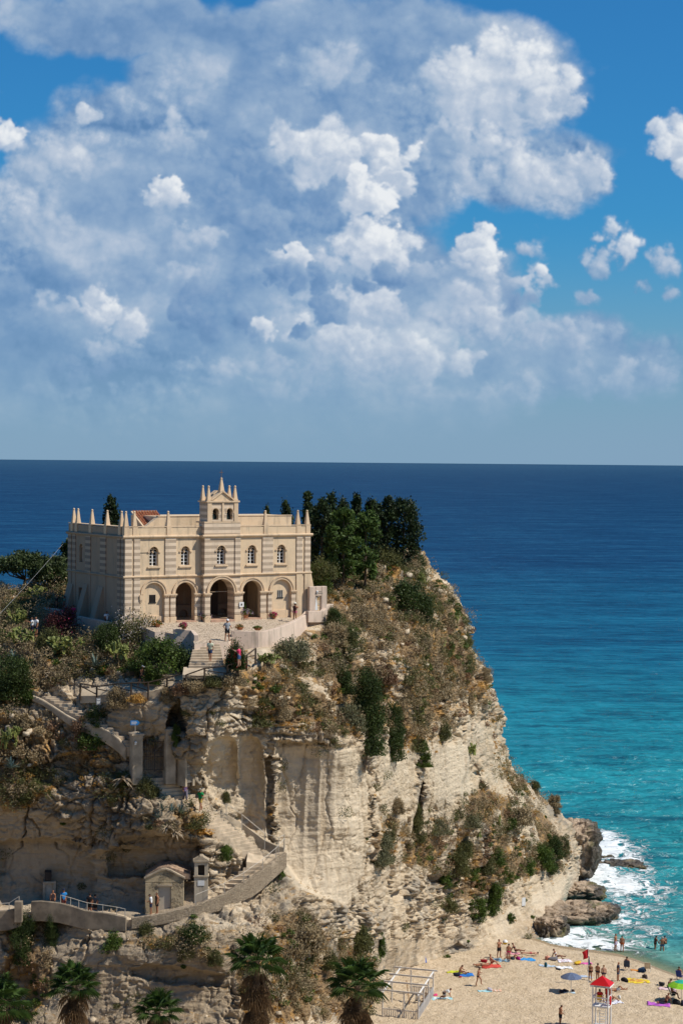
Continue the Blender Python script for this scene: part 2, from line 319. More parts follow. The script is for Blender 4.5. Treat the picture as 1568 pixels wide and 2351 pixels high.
# ------------------------------------------------------------------ land: cliff surface
def pl(x, pts):
    a = np.array(pts, float); return np.interp(x, a[:, 0], a[:, 1])
RIGHT = [(1240, 955), (1262, 962), (1300, 985), (1330, 1015), (1360, 1045), (1400, 1068), (1440, 1083), (1480, 1080), (1510, 1098), (1545, 1125), (1590, 1137), (1640, 1160), (1690, 1153), (1735, 1168), (1770, 1181),
         (1800, 1215), (1830, 1242), (1870, 1290), (1900, 1318), (1950, 1335), (1990, 1335), (2030, 1330), (2060, 1315), (2090, 1290), (2120, 1262), (2155, 1240), (2185, 1100), (2212, 1000), (2230, 935), (2250, 915), (2300, 885), (2351, 868), (2460, 840)]
TOP = [(-160, 1345), (0, 1346), (60, 1350), (100, 1338), (150, 1318), (300, 1312), (700, 1312), (760, 1316), (850, 1300), (900, 1268), (940, 1258), (965, 1264)]
CP = [(0, 1348, 186), (100, 1340, 186), (150, 1325, 186), (-160, 1345, 192), (0, 1400, 178), (100, 1400, 176), (150, 1420, 177), (250, 1440, 172), (100, 1450, 171), (0, 1450, 173), (100, 1500, 167), (0, 1520, 167.5),
 (30, 1600, 164), (150, 1540, 164.8), (130, 1620, 163.3), (250, 1500, 165.5), (260, 1560, 163), (300, 1585, 161), (400, 1560, 161.2), (440, 1543, 160.9), (300, 1640, 160), (300, 1690, 160.3), (350, 1745, 160.8), (230, 1690, 161),
 (450, 1425, 175), (450, 1480, 167.5), (600, 1480, 167.5), (690, 1420, 178), (560, 1420, 178), (350, 1400, 176), (596, 1505, 164), (650, 1495, 167.3), (712, 1450, 174.5), (760, 1420, 178), (720, 1480, 172.5),
 (540, 1545, 160.6), (480, 1562, 159.6), (540, 1600, 160), (480, 1600, 158.6), (480, 1700, 157.9), (445, 1780, 159.8), (420, 1700, 159.2), (620, 1620, 163), (700, 1640, 166), (640, 1698, 163.3), (700, 1688, 165), (760, 1698, 166), (840, 1690, 170),
 (640, 1740, 164), (700, 1740, 165.5), (800, 1740, 167.5), (700, 1900, 165.5), (800, 1900, 168), (750, 2050, 165.5), (830, 1980, 172), (660, 2000, 164), (620, 1850, 164.5), (560, 1800, 164.2), (560, 1700, 162.4), (500, 1800, 162.2), (560, 1880, 165),
 (800, 2100, 169.5), (700, 2090, 162.5), (650, 2080, 160.5), (640, 2150, 157), (750, 2180, 163.5), (850, 2180, 178), (700, 2300, 157.5), (800, 2330, 166), (850, 2340, 169.5), (600, 2330, 154.5),
 (760, 1480, 174), (760, 1560, 171), (850, 1480, 180), (850, 1600, 181), (930, 1450, 187), (950, 1550, 184), (1000, 1420, 193), (900, 1380, 190), (850, 1330, 194), (960, 1290, 204), (1000, 1340, 204), (1050, 1420, 204), (1080, 1440, 209),
 (1050, 1550, 200), (1120, 1560, 208), (950, 1700, 185), (1000, 1700, 190), (1100, 1650, 204), (1155, 1650, 214), (1100, 1750, 202), (1170, 1770, 216), (900, 1720, 179), (860, 1780, 174), (900, 1850, 179), (950, 1820, 185), (960, 1900, 187),
 (1000, 1860, 191), (1060, 1850, 196), (1150, 1840, 206), (1230, 1850, 220), (1270, 1880, 226), (1180, 1920, 209), (1100, 1950, 201), (1000, 1980, 193), (900, 1980, 180), (860, 2040, 176), (950, 2060, 189), (1050, 2070, 197),
 (1150, 2040, 204), (1250, 1980, 215), (1300, 1960, 222), (1320, 2050, 220), (1250, 2090, 211), (1200, 2120, 206), (1100, 2150, 199), (1000, 2190, 192.5), (900, 2180, 182.5), (930, 2225, 186.5),
 (1240, 2155, 203.2), (1100, 2185, 196.6), (1000, 2212, 191.4), (935, 2230, 187.4), (880, 2300, 177.8), (868, 2351, 170.8), (840, 2460, 158),
 (0, 1650, 162.6), (100, 1700, 161.7), (0, 1750, 161), (100, 1800, 160.6), (200, 1760, 160.6), (230, 1800, 159.8), (150, 1860, 160), (0, 1880, 161), (0, 1850, 160.6), (300, 1870, 158.6), (380, 1900, 157.8), (450, 1880, 159.8), (380, 1830, 159.4),
 (330, 1960, 159.8), (430, 1970, 159.8), (200, 1960, 160.8), (100, 1960, 161.4), (0, 1960, 161.6), (100, 2060, 161.2), (200, 2070, 160.8), (300, 2070, 160.3), (390, 2040, 160.2), (500, 1960, 160.2), (550, 1965, 161.2), (520, 1900, 162),
 (480, 1868, 161.3), (540, 1915, 163), (590, 1950, 164), (500, 1900, 161.6), (545, 1945, 162.4), (575, 1985, 162.9), (540, 2015, 161.2), (500, 2045, 159.9), (620, 2010, 162.3), (590, 2045, 160.6), (540, 2075, 159), (400, 1815, 161.2), (440, 1835, 161.3),
 (0, 2108, 159), (200, 2100, 158), (300, 2105, 157.5), (450, 2092, 157.8), (0, 2150, 157.5), (200, 2132, 156.6), (300, 2142, 156.2), (420, 2132, 156.2), (540, 2085, 158.6), (600, 2045, 160.2), (640, 1992, 162.4),
 (100, 2200, 156.6), (300, 2180, 155.2), (300, 2215, 155.4), (460, 2170, 154.6), (500, 2215, 154.6), (0, 2300, 156), (200, 2300, 155.6), (400, 2280, 155.2), (400, 2340, 154.2), (200, 2351, 154.6), (0, 2351, 155), (560, 2160, 156), (560, 2250, 155.6), (480, 2290, 155.0),
 (-160, 2460, 152), (200, 2460, 151.5), (600, 2460, 151), (-160, 1500, 172), (-160, 1700, 166), (-160, 1900, 163), (-160, 2110, 159), (-160, 2300, 154)]
_cp = np.array(CP, float); _xy = _cp[:, :2]/100.; _n = len(_cp)
_D = np.sqrt(((_xy[:, None]-_xy[None])**2).sum(-1))
_A = np.zeros((_n+3, _n+3)); _A[:_n, :_n] = _D-np.eye(_n)*.015; _A[:_n, _n] = 1; _A[:_n, _n+1] = _xy[:, 0]; _A[:_n, _n+2] = _xy[:, 1]; _A[_n:, :_n] = _A[:_n, _n:].T
_W = np.linalg.solve(_A, np.concatenate([_cp[:, 2], np.zeros(3)]))
def depth0(x, y):
    x = np.asarray(x, float)/100.; y = np.asarray(y, float)/100.; sh = x.shape; x = x.ravel(); y = y.ravel(); r = np.empty_like(x)
    for a in range(0, len(x), 20000):
        q = np.sqrt((x[a:a+20000, None]-_xy[None, :, 0])**2+(y[a:a+20000, None]-_xy[None, :, 1])**2)
        r[a:a+20000] = q@_W[:_n]+_W[_n]+_W[_n+1]*x[a:a+20000]+_W[_n+2]*y[a:a+20000]
    return r.reshape(sh)
def poly_sd(x, y, pts):
    """signed distance (negative inside) in picture units"""
    pts = np.array(pts, float); d = np.full(x.shape, 1e9); ins = np.zeros(x.shape, bool)
    for (ax, ay), (bx, by) in zip(pts, np.roll(pts, -1, 0)):
        ex, ey = bx-ax, by-ay; wx, wy = x-ax, y-ay; t = np.clip((wx*ex+wy*ey)/(ex*ex+ey*ey+1e-9), 0, 1)
        d = np.minimum(d, (wx-ex*t)**2+(wy-ey*t)**2)
        c = ((ay > y) != (by > y)) & (x < (bx-ax)*(y-ay)/((by-ay) if by != ay else 1e-9)+ax); ins ^= c
    d = np.sqrt(d); return np.where(ins, -d, d)
# hollows cut or worn into the rock: outline, how deep (m), softness of the rim
HOLLOWS = [
 ([(384, 1660), (390, 1635), (400, 1615), (410, 1607), (418, 1625), (422, 1655), (422, 1682), (386, 1684)], 3.2, 7),
 ([(472, 1780), (474, 1730), (482, 1705), (500, 1693), (524, 1692), (540, 1702), (544, 1730), (545, 1800), (530, 1850), (500, 1835), (478, 1815)], 1.0, 10),
 ([(552, 1770), (552, 1715), (560, 1697), (577, 1691), (592, 1700), (602, 1720), (602, 1765), (600, 1850), (600, 1935), (575, 1915), (556, 1880)], .9, 10),
 ([(632, 1900), (634, 1740), (640, 1706), (664, 1700), (700, 1704), (740, 1700), (790, 1704), (826, 1702), (836, 1740), (832, 1850), (822, 1960), (800, 2060), (740, 2060), (680, 2020), (640, 1960)], 1.5, 9),
 ([(614, 1745), (620, 1738), (627, 1745), (628, 1860), (631, 1930), (615, 1930), (612, 1850)], .65, 7),
 ([(246, 2010), (250, 1960), (275, 1925), (330, 1912), (400, 1912), (455, 1924), (474, 1940), (466, 1960), (458, 2020)], 1.5, 8),
 ([(0, 1935), (60, 1925), (130, 1930), (200, 1945), (215, 1990), (212, 2090), (0, 2090)], .9, 10),
 ([(95, 2080), (97, 2035), (104, 2022), (112, 2035), (112, 2080)], .9, 5),
 ([(60, 1770), (110, 1738), (170, 1735), (222, 1755), (200, 1785), (130, 1800), (80, 1800)], .9, 12),
 ([(712, 2225), (716, 2195), (735, 2182), (752, 2190), (758, 2222)], .8, 8),
 ([(0, 2230), (40, 2190), (80, 2215), (90, 2280), (60, 2351), (0, 2351)], 1.4, 20),
 ([(300, 2225), (360, 2215), (430, 2225), (520, 2240), (500, 2262), (380, 2258), (300, 2245)], .8, 9),
 ([(1024, 2240-60), (1060, 2165), (1075, 2172), (1040, 2186)], .9, 7),
 ([(940, 1920), (950, 1870), (958, 1830), (968, 1790), (975, 1800), (966, 1850), (958, 1900), (950, 1935)], 2.0, 5),
 ([(745, 1508), (790, 1496), (800, 1512), (785, 1545), (760, 1552), (700, 1560), (660, 1548), (680, 1530)], 1.2, 9),
 ([(1060, 1800), (1075, 1765), (1095, 1760), (1110, 1800), (1090, 1850), (1066, 1850)], 1.0, 9),
]
SMOOTH = [([(632, 1930), (632, 1715), (830, 1710), (850, 1800), (835, 2000), (800, 2080), (690, 2050), (640, 1990)], 10, .10), ([(980, 1720), (1080, 1700), (1090, 1830), (1000, 1850)], 14, .3), ([(1095, 1660), (1150, 1650), (1180, 1790), (1110, 1800)], 14, .35), ([(1180, 2080), (1330, 1990), (1330, 2060), (1240, 2120), (1100, 2160), (1090, 2120)], 14, .35),
          ([(470, 1690), (610, 1690), (625, 1940), (560, 1880), (470, 1830)], 10, .2), ([(0, 1940), (240, 1950), (460, 1930), (470, 2100), (0, 2110)], 14, .35),
          ([(245, 1640), (300, 1610), (385, 1600), (400, 1700), (250, 1700)], 10, .4), ([(860, 1700), (960, 1700), (950, 1850), (870, 1900)], 14, .25), ([(0, 2180), (500, 2170), (560, 2220), (500, 2351), (60, 2351)], 20, .32)]
CALM = [(130, 1615, 30), (170, 1640, 30), (215, 1665, 30), (260, 1690, 26), (300, 1585, 34), (350, 1578, 34), (400, 1562, 34), (440, 1543, 34), (240, 1588, 34), (190, 1590, 30), (480, 1530, 30), (350, 1760, 34), (385, 1790, 34),
        (430, 1812, 30), (465, 1850, 26), (500, 1880, 26), (540, 1910, 26), (580, 1940, 26), (620, 1960, 28), (600, 1995, 26), (560, 2030, 26), (520, 2050, 26), (470, 2075, 26), (400, 2085, 40), (300, 2090, 30), (200, 2085, 34), (100, 2080, 34), (20, 2090, 34),
        (440, 1760, 28), (596, 1480, 30), (540, 1470, 34), (660, 1450, 40), (720, 1420, 40), (440, 1455, 36), (210, 1430, 40), (300, 1430, 40)]
def worley(p, s=0):
    p = np.asarray(p, np.float32); c = np.floor(p).astype(np.int32); f1 = np.full(p.shape[:-1], 9., np.float32); f2_ = f1.copy(); idv = np.zeros_like(f1)
    for dx in (-1, 0, 1):
        for dy in (-1, 0, 1):
            for dz in (-1, 0, 1):
                i, j, k = c[..., 0]+dx, c[..., 1]+dy, c[..., 2]+dz; d = np.sqrt((i+_h(i, j, k, s)-p[..., 0])**2+(j+_h(i, j, k, s+1)-p[..., 1])**2+(k+_h(i, j, k, s+2)-p[..., 2])**2)
                n = d < f1; f2_ = np.where(n, f1, np.minimum(f2_, d)); idv = np.where(n, _h(i, j, k, s+3), idv); f1 = np.where(n, d, f1)
    return f1, f2_-f1, idv
NU, NV = 760, 620
_u = np.linspace(0, 1, NU); _v = np.linspace(0, 1, NV); GU, GV = np.meshgrid(_u, _v)
GY = 1300+GV*1150; GX = np.zeros_like(GY)
for _ in range(6):
    GX = -160+GU*(pl(GY, RIGHT)+160); yt = pl(GX, TOP); GY = yt+GV*(2460-yt)
D0 = depth0(GX, GY)
rd = pl(GY, RIGHT)-GX                                         # picture distance to the outer edge: the flank turns away there
turn = np.clip(1-rd/34., 0, 1)**2*np.where(GY < 2130, 9, 1.0); D0 = D0+turn
hollow = np.zeros_like(D0); wob = (fbm(np.stack([GX/26, GY/26, GX*0], -1), 3, 5)-.5)*14
for hi, (pts, dp, sf) in enumerate(HOLLOWS): hollow = np.maximum(hollow, (1-.95*sstep(660, 800, GX) if hi == 3 else (1-.8*sstep(1740, 1860, GY)) if hi in (1, 2) else 1)*dp*sstep(sf*.35, -sf*.65, poly_sd(GX+wob*.5, GY+wob, pts)))
rough = np.ones_like(D0)
for pts, sf, k in SMOOTH: rough = np.minimum(rough, k+(1-k)*sstep(-sf, sf, poly_sd(GX, GY, pts)))
rough_smooth = rough.copy(); calm = np.ones_like(D0)
for x, y, r in CALM: calm = np.minimum(calm, sstep(.45, 1.25, np.hypot(GX-x, GY-y)/r))
edge = sstep(0, 14, np.minimum(rd, 400))*np.where(GY > 2150, 1, 0)+np.where(GY > 2150, 0, 1)
V0 = O+((GX-CX)/F)[..., None]*RT-((GY-CY)/F)[..., None]*UP+FW
V0 = O+(V0-O)*((D0+hollow)/(V0-O)[..., 1])[..., None]
def gnorm(V):
    a = np.gradient(V, axis=1); b = np.gradient(V, axis=0); n = np.cross(a, b); n /= np.linalg.norm(n, axis=-1, keepdims=True)+1e-9
    return np.where((n[..., 1:2] > 0) & (np.abs(n[..., 2:3]) < .2), -n, n)
NB = gnorm(V0); NB = np.where((NB*(np.array([0, 0, CZ])-V0)).sum(-1, keepdims=True) < 0, -NB, NB)
rough = rough*(.30+.70*sstep(.43, .60, fbm(V0*np.array([.11, .11, .16]), 3, 401)))
big = fbm(V0*.16, 4, 3)-.5
mid = fbm(V0*np.array([.5, .5, .75]), 4, 21)-.5
rid = 1-2*np.abs(fbm(V0*np.array([.75, .75, .9])+3.3, 4, 33)-.5)*2.2
fine = fbm(V0*np.array([2.2, 2.2, 4.0]), 5, 41, .62)-.5
zz = V0[..., 2]+1.1*(fbm(V0*.12, 3, 51)-.5)*2+.05*V0[..., 0]
def strata(z, th, s):
    q = z/th; i = np.floor(q).astype(np.int64); f = q-i; a = _h(i, i*0, i*0, s); b = _h(i+1, i*0, i*0, s); return a+(b-a)*sstep(.72, 1., f)-.5
st = strata(zz, .62, 3)*.8+strata(zz+.2*mid, .21, 9)*.35
stm = sstep(.35, .6, fbm(V0*.22, 3, 61))
flut = np.abs(fbm(V0*np.array([.9, .9, .10]), 3, 71)-.5)*2
pock = sstep(.66, .74, fbm(V0*np.array([1.1, 1.1, 1.5]), 3, 81))
wob3 = V0+np.stack([fbm(V0*.8, 3, 301), fbm(V0*.8, 3, 302), fbm(V0*.8, 3, 303)], -1)*.9
w1 = worley(wob3*np.array([.62, .62, 1.15]), 7); w2 = worley(wob3*np.array([1.7, 1.7, 2.6]), 8)
w3 = worley((V0+(wob3-V0)*1.5)*np.array([.30, .30, .085]), 9); crk = sstep(.055, .0, w3[1])+.5*(w3[2]-.5)*-1
ck = sstep(.25, .9, rough_smooth); blk = (w1[2]-.5)*1.0-.55*ck*sstep(.13, 0, w1[1])+.35*(.35+.65*ck)*(w2[2]-.5)-.22*ck*sstep(.12, 0, w2[1])
steep = sstep(.75, .35, np.abs(NB[..., 2]))
amp = rough*(.25+.75*calm)
disp = amp*(1.35*big+.55*mid+.20*(rid-.45)+.52*blk+.72*st*(.35+.65*stm)*(.4+.6*steep)-.5*pock*steep)+(.35+.65*rough)*(.3+.7*calm)*.28*fine-.30*flut*(1-rough)*calm+.07*strata(zz, .30, 77)*(1-rough)*calm
cell = np.linalg.norm(np.gradient(V0, axis=0), axis=-1); thin = np.clip(.16/np.maximum(cell, .01), 0, 1)**1.2; disp = big*amp*1.35*(1-thin)*.6+disp*thin
disp -= thin*.75*crk*steep*calm*(.18+.82*sstep(.3, .9, rough_smooth)); disp *= edge
VV = V0+NB*disp[..., None]
vx, vy = proj(VV)
NV_ = gnorm(VV); NV_ = np.where((NV_*(np.array([0, 0, CZ])-VV)).sum(-1, keepdims=True) < 0, -NV_, NV_)
# regions where soil and scrub cover the rock
VEG = [([(705, 1440), (730, 1380), (760, 1330), (850, 1305), (960, 1262), (1000, 1330), (1050, 1385), (1082, 1450), (1100, 1530), (1130, 1580), (1090, 1640), (1040, 1640), (1025, 1700), (990, 1730), (930, 1730), (890, 1690), (840, 1650), (760, 1600), (700, 1560), (640, 1520), (640, 1500)], .85, 26),
       ([(-160, 1340), (60, 1345), (160, 1320), (160, 1400), (180, 1440), (300, 1470), (440, 1520), (340, 1560), (180, 1560), (60, 1620), (-160, 1640)], 1.0, 20),
       ([(-160, 1640), (60, 1620), (120, 1650), (220, 1700), (290, 1740), (280, 1800), (330, 1840), (250, 1850), (160, 1800), (60, 1860), (-160, 1900)], .62, 26),
       ([(540, 1540), (640, 1520), (740, 1600), (840, 1690), (760, 1690), (690, 1680), (620, 1660), (560, 1620)], .75, 18),
       ([(880, 1850), (940, 1900), (1000, 1880), (1100, 1800), (1180, 1830), (1250, 1860), (1310, 1930), (1290, 1990), (1200, 2020), (1120, 2060), (1030, 2070), (990, 2000), (930, 1985), (850, 1975), (850, 1930)], .55, 24),
       ([(560, 2150), (650, 2090), (740, 2110), (800, 2160), (860, 2200), (860, 2330), (760, 2351), (560, 2351), (540, 2250)], .6, 26),
       ([(340, 1850), (440, 1840), (520, 1890), (500, 1920), (400, 1910), (330, 1890)], .7, 14), ([(20, 2130), (110, 2110), (130, 2250), (80, 2351), (0, 2351)], .6, 22), ([(260, 2140), (480, 2130), (540, 2180), (480, 2200), (280, 2170)], .4, 16),
       ([(1140, 1700), (1190, 1760), (1250, 1840), (1180, 1830), (1130, 1760)], .45, 20), ([(1090, 1480), (1160, 1640), (1130, 1700), (1100, 1600)], .35, 20)]
veg = np.zeros_like(D0)
for pts, k, sf in VEG: veg = np.maximum(veg, k*sstep(sf*.5, -sf*.7, poly_sd(GX+wob, GY+wob, pts)))
age_shade = np.maximum(.75*sstep(30, -30, poly_sd(GX+wob*3, GY+wob*3, [(-200, 1640), (300, 1600), (470, 1690), (470, 2120), (560, 2150), (600, 2480), (-200, 2480)])), .35*sstep(.54, .64, fbm(V0*.10+7, 4, 171))*rough)  # weathered rock, with the left cliff's shade also put into its colour
lump = fbm(V0*.35, 4, 91)
soil = np.clip(veg*(.50+.9*sstep(.40, .56, lump))+.55*sstep(.55, .85, NV_[..., 2])*(fbm(V0*.5, 3, 95) > .47), 0, 1)*(.4+.6*calm)
idx = np.arange(NU*NV).reshape(NV, NU)
faces = np.stack([idx[:-1, :-1], idx[1:, :-1], idx[1:, 1:], idx[:-1, 1:]], -1).reshape(-1, 4)
allv = [VV.reshape(-1, 3)]; n = NU*NV; sk = []
ring = np.concatenate([idx[0, ::-1][::-1], idx[1:, -1]])            # along the top edge, then down the outer edge
prev = ring
for off in ((-2.5, 10, -1.5), (-8, 26, -9), (-16, 40, -60)):        # the hidden far side of the headland
    q = VV.reshape(-1, 3)[ring]+np.array(off); q[:, 2] = np.maximum(q[:, 2], -6); allv.append(q); cur = n+np.arange(len(ring)); n += len(ring)
    sk.append(np.stack([prev[:-1], prev[1:], cur[1:], cur[:-1]], -1)); prev = cur
def rockmat(name, wet=False):
    m, t, b = _nt(name); g = N(t, 'ShaderNodeNewGeometry'); p = g.outputs['Position']
    n1 = noise(t, p, .22, 5, .6); n2 = noise(t, p, 1.6, 6, .65); n3 = noise(t, scalev(t, p, (.5, .5, 3.2)), 1.1, 6, .62)
    n4 = noise(t, scalev(t, p, (1.6, 1.6, .16)), .8, 5, .6)
    col = mixc(t, maprange(t, n2, .3, .72), (.60, .475, .325), (.45, .345, .225))
    col = mixc(t, maprange(t, n3, .45, .68), col, (.66, .55, .40)); rgh0 = N(t, 'ShaderNodeAttribute', attribute_name='rough').outputs['Fac']; col = mixc(t, maprange(t, rgh0, .1, .35, .8, 0), col, (.66, .545, .395))
    rg = N(t, 'ShaderNodeAttribute', attribute_name='rough').outputs['Fac']
    gr = math_(t, 'MULTIPLY', maprange(t, math_(t, 'ADD', n1, math_(t, 'MULTIPLY', math_(t, 'SUBTRACT', n2, .5), .7)), .46, .62), maprange(t, rg, .3, .9, .25, .9))
    col = mixc(t, gr, col, (.30, .262, .21)); ag = N(t, 'ShaderNodeAttribute', attribute_name='age_shade').outputs['Fac']; col = mixc(t, math_(t, 'MULTIPLY', ag, maprange(t, n2, .2, .7, .95, .55)), col, (.225, .172, .118))
    col = mixc(t, math_(t, 'MULTIPLY', maprange(t, n4, .55, .72), .5), col, (.47, .35, .22))
    so_ = N(t, 'ShaderNodeAttribute', attribute_name='soil').outputs['Fac']; n5 = noise(t, p, 2.6, 5, .65)
    sc_ = mixc(t, maprange(t, n5, .35, .65), (.17, .12, .075), (.33, .215, .105)); sc_ = mixc(t, maprange(t, noise(t, p, .7, 3), .55, .65), sc_, (.46, .27, .10))
    col = mixc(t, maprange(t, math_(t, 'ADD', so_, math_(t, 'MULTIPLY', math_(t, 'SUBTRACT', n5, .5), .9)), .38, .62), col, sc_)
    L(t, col, b.inputs['Base Color']); b.inputs['Roughness'].default_value = .92; b.inputs['Specular IOR Level'].default_value = .15
    h = math_(t, 'ADD', math_(t, 'MULTIPLY', n3, .8), math_(t, 'ADD', noise(t, p, 5.5, 6, .7), math_(t, 'MULTIPLY', noise(t, p, 16, 3, .6), .35)))
    bump(t, b, h, .75, .22)
    return m
M_ROCK = rockmat('limestone')
vall = np.concatenate(allv); fall = np.concatenate([faces]+sk); pad = len(vall)-NU*NV
cliff = npmesh('headland_cliff', vall, fall[:, ::-1], M_ROCK, smooth=False, attrs={'age_shade': np.concatenate([age_shade.ravel(), np.zeros(pad)]), 'soil': np.concatenate([soil.ravel(), np.full(pad, .8)]), 'rough': np.concatenate([rough.ravel(), np.ones(pad)])})
tag(cliff, kind='structure')
# lookup: where the rock surface is, seen along a picture direction
from mathutils.bvhtree import BVHTree
_st = 2
_sub = VV[::_st, ::_st]; _si = np.arange(_sub.shape[0]*_sub.shape[1]).reshape(_sub.shape[:2])
_bf = np.stack([_si[:-1, :-1], _si[1:, :-1], _si[1:, 1:], _si[:-1, 1:]], -1).reshape(-1, 4)
BV = BVHTree.FromPolygons(_sub.reshape(-1, 3).tolist(), _bf.tolist())
def hit(x, y):
    d = Vector(ray(x, y)).normalized(); r = BV.ray_cast(Vector(O), d)
    if r[0] is None: return np.array(P(x, y, float(depth0(np.array([x]), np.array([y]))[0]))), np.array([0, 0, 1.])
    nn = np.array(r[1]); nn = nn if nn@np.array(d) < 0 else -nn
    return np.array(r[0]), nn
def drop(x, y, z=80):
    r = BV.ray_cast(Vector((x, y, z)), Vector((0, 0, -1))); return None if r[0] is None else r[0].z
# ------------------------------------------------------------------ beach and sea bed: one sheet of sand
WL = [(1150, 2130), (1240, 2158), (1262, 2166), (1300, 2173), (1360, 2181), (1420, 2190), (1470, 2206), (1520, 2226), (1568, 2243), (1700, 2275), (1900, 2310), (2400, 2360)]
_wl = np.array([G(x, y)[:2] for x, y in WL])
def shore(x, y): return y-np.interp(x, _wl[:, 0], _wl[:, 1])       # + on the sea side
def sandz(x, y):
    s = shore(x, y); return np.where(s < 0, 1.25*(1-np.exp(s*.055)), -.085*s)
def axis(a, b, d, far, k=1.35):
    m = list(np.arange(a, b, d)); s = d; x = b; up = []
    while x < far: up.append(x); s *= k; x += s
    s = d; x = a-d; dn = []
    while x > -far: dn.append(x); s *= k; x -= s
    return np.array(dn[::-1]+m+up)
def sheet(name, xs, ys, zf, m, attrs=None):
    X, Y = np.meshgrid(xs, ys); Z = zf(X, Y); i = np.arange(X.size).reshape(X.shape)
    f = np.stack([i[:-1, :-1], i[:-1, 1:], i[1:, 1:], i[1:, :-1]], -1).reshape(-1, 4)
    return npmesh(name, np.stack([X, Y, Z], -1).reshape(-1, 3), f, m, smooth=True, attrs={k: fn(X, Y).ravel() for k, fn in (attrs or {}).items()})
def sandmat():
    m, t, b = _nt('sand'); g = N(t, 'ShaderNodeNewGeometry'); p = g.outputs['Position']
    n1 = noise(t, p, .5, 5, .6); n2 = noise(t, p, 4.5, 5, .7); n3 = noise(t, p, 1.9, 4, .6)
    col = mixc(t, maprange(t, n1, .35, .65), (.61, .475, .315), (.69, .545, .375)); n6 = noise(t, p, 3.1, 3, .6); col = mixc(t, maprange(t, n2, .54, .68, 0, .7), col, (.40, .295, .18)); col = mixc(t, maprange(t, n6, .56, .68, 0, .6), col, (.44, .325, .20))  # dark speckles paint dimple shadows into the sand colour
    wet = N(t, 'ShaderNodeAttribute', attribute_name='wet').outputs['Fac']; wet = maprange(t, math_(t, 'ADD', wet, math_(t, 'MULTIPLY', math_(t, 'SUBTRACT', n1, .5), .3)), .3, .7)
    col = mixc(t, wet, col, (.40, .29, .17)); L(t, col, b.inputs['Base Color']); L(t, maprange(t, wet, 0, 1, .95, .45), b.inputs['Roughness']); b.inputs['Specular IOR Level'].default_value = .2
    bump(t, b, math_(t, 'ADD', math_(t, 'MULTIPLY', n3, 1.), math_(t, 'MULTIPLY', n2, 1.4)), .9, .22); return m
M_SAND = sandmat()
def sand_surface(x, y):
    s = shore(x, y); q = np.stack([x*1.6, y*1.6, x*0], -1); b = (fbm(q, 3, 7)-.5)*.20+(fbm(q*2.1, 2, 8)-.5)*.20
    return sandz(x, y)+b*sstep(-1.5, -5, s)
beach = sheet('sand_beach', axis(2, 62, .22, 120), axis(150, 216, .22, 150, 1.3)[axis(150, 216, .22, 150, 1.3) > 60], sand_surface, M_SAND, {'wet': lambda x, y: sstep(-2.6, -.7, shore(x, y))})
tag(beach, kind='structure')
def gz(x, y): return float(sand_surface(np.array([x]), np.array([y]))[0])
def B(x, y):
    """point on the sand seen at a picture position"""
    q = G(x, y, .8)
    for _ in range(5): q = G(x, y, float(sandz(q[0:1], q[1:2])[0]))
    q[2] = gz(q[0], q[1]); return q
# ------------------------------------------------------------------ unseen town hillside under the viewpoint, added to block low sky and bounce light
def hill(x, y):
    z = np.interp(y, [-400, -120, -30, 4, 8, 30, 62, 110, 140, 170], [95, 78, 58, 47.2, 46.4, 24, 9, 2.5, 1.0, -3]); n = (fbm(np.stack([x*.05, y*.05, x*0], -1), 4, 201)-.5)
    return z+n*np.interp(y, [-400, 0, 8, 60, 110], [14, 1, 2, 6, 2])
_hx = np.linspace(-420, 420, 170); _hy = np.concatenate([np.linspace(-400, 0, 80), np.linspace(2, 140, 70)])
m_, t_, b_ = _nt('hillside_earth'); p_ = N(t_, 'ShaderNodeNewGeometry').outputs['Position']; n_ = noise(t_, p_, .08, 6, .65)
L(t_, mixc(t_, maprange(t_, n_, .35, .65), (.42, .31, .19), (.16, .14, .06)), b_.inputs['Base Color']); b_.inputs['Roughness'].default_value = .95
tag(sheet('unseen_town_hillside', _hx, _hy, hill, m_), kind='structure')
# ------------------------------------------------------------------ sea
FOAM = [(1400, 1950, 60, 40, 1.1), (1440, 1975, 60, 26, .8), (1370, 2010, 60, 45, 1.2), (1430, 2030, 90, 36, .95), (1500, 2045, 70, 30, .72), (1350, 1925, 40, 24, .9), (1480, 2000, 45, 24, .55), (1390, 1920, 44, 22, .8), (1430, 2070, 60, 26, .6), (1420, 2110, 90, 32, .66), (1470, 2090, 70, 30, .6), (1510, 2070, 60, 24, .4),
        (1290, 2155, 60, 24, 1.05), (1350, 2165, 80, 22, 1.05), (1320, 2140, 70, 16, .8), (1420, 2170, 80, 18, .8), (1470, 2190, 60, 16, .45), (1480, 2140, 90, 28, .48), (1400, 2140, 80, 22, .55), (1545, 2052, 50, 12, .55), (1450, 1950, 60, 30, .55), (1520, 2105, 60, 20, .42), (1380, 1985, 120, 90, .3), (1530, 2000, 40, 16, .35), (1550, 1935, 30, 12, .3)]
def foam_at(x, y):
    px, py = proj(np.stack([x, np.maximum(y, 20), x*0], -1)); r = np.zeros(x.shape)
    for a, b, rx, ry, w in FOAM: r = np.maximum(r, w*np.exp(-1.2*(((px-a)/rx)**2+((py-b)/ry)**2)))
    return r
def shallow_at(x, y): return np.clip(-sandz(x, y)/1.6, 0, 1)
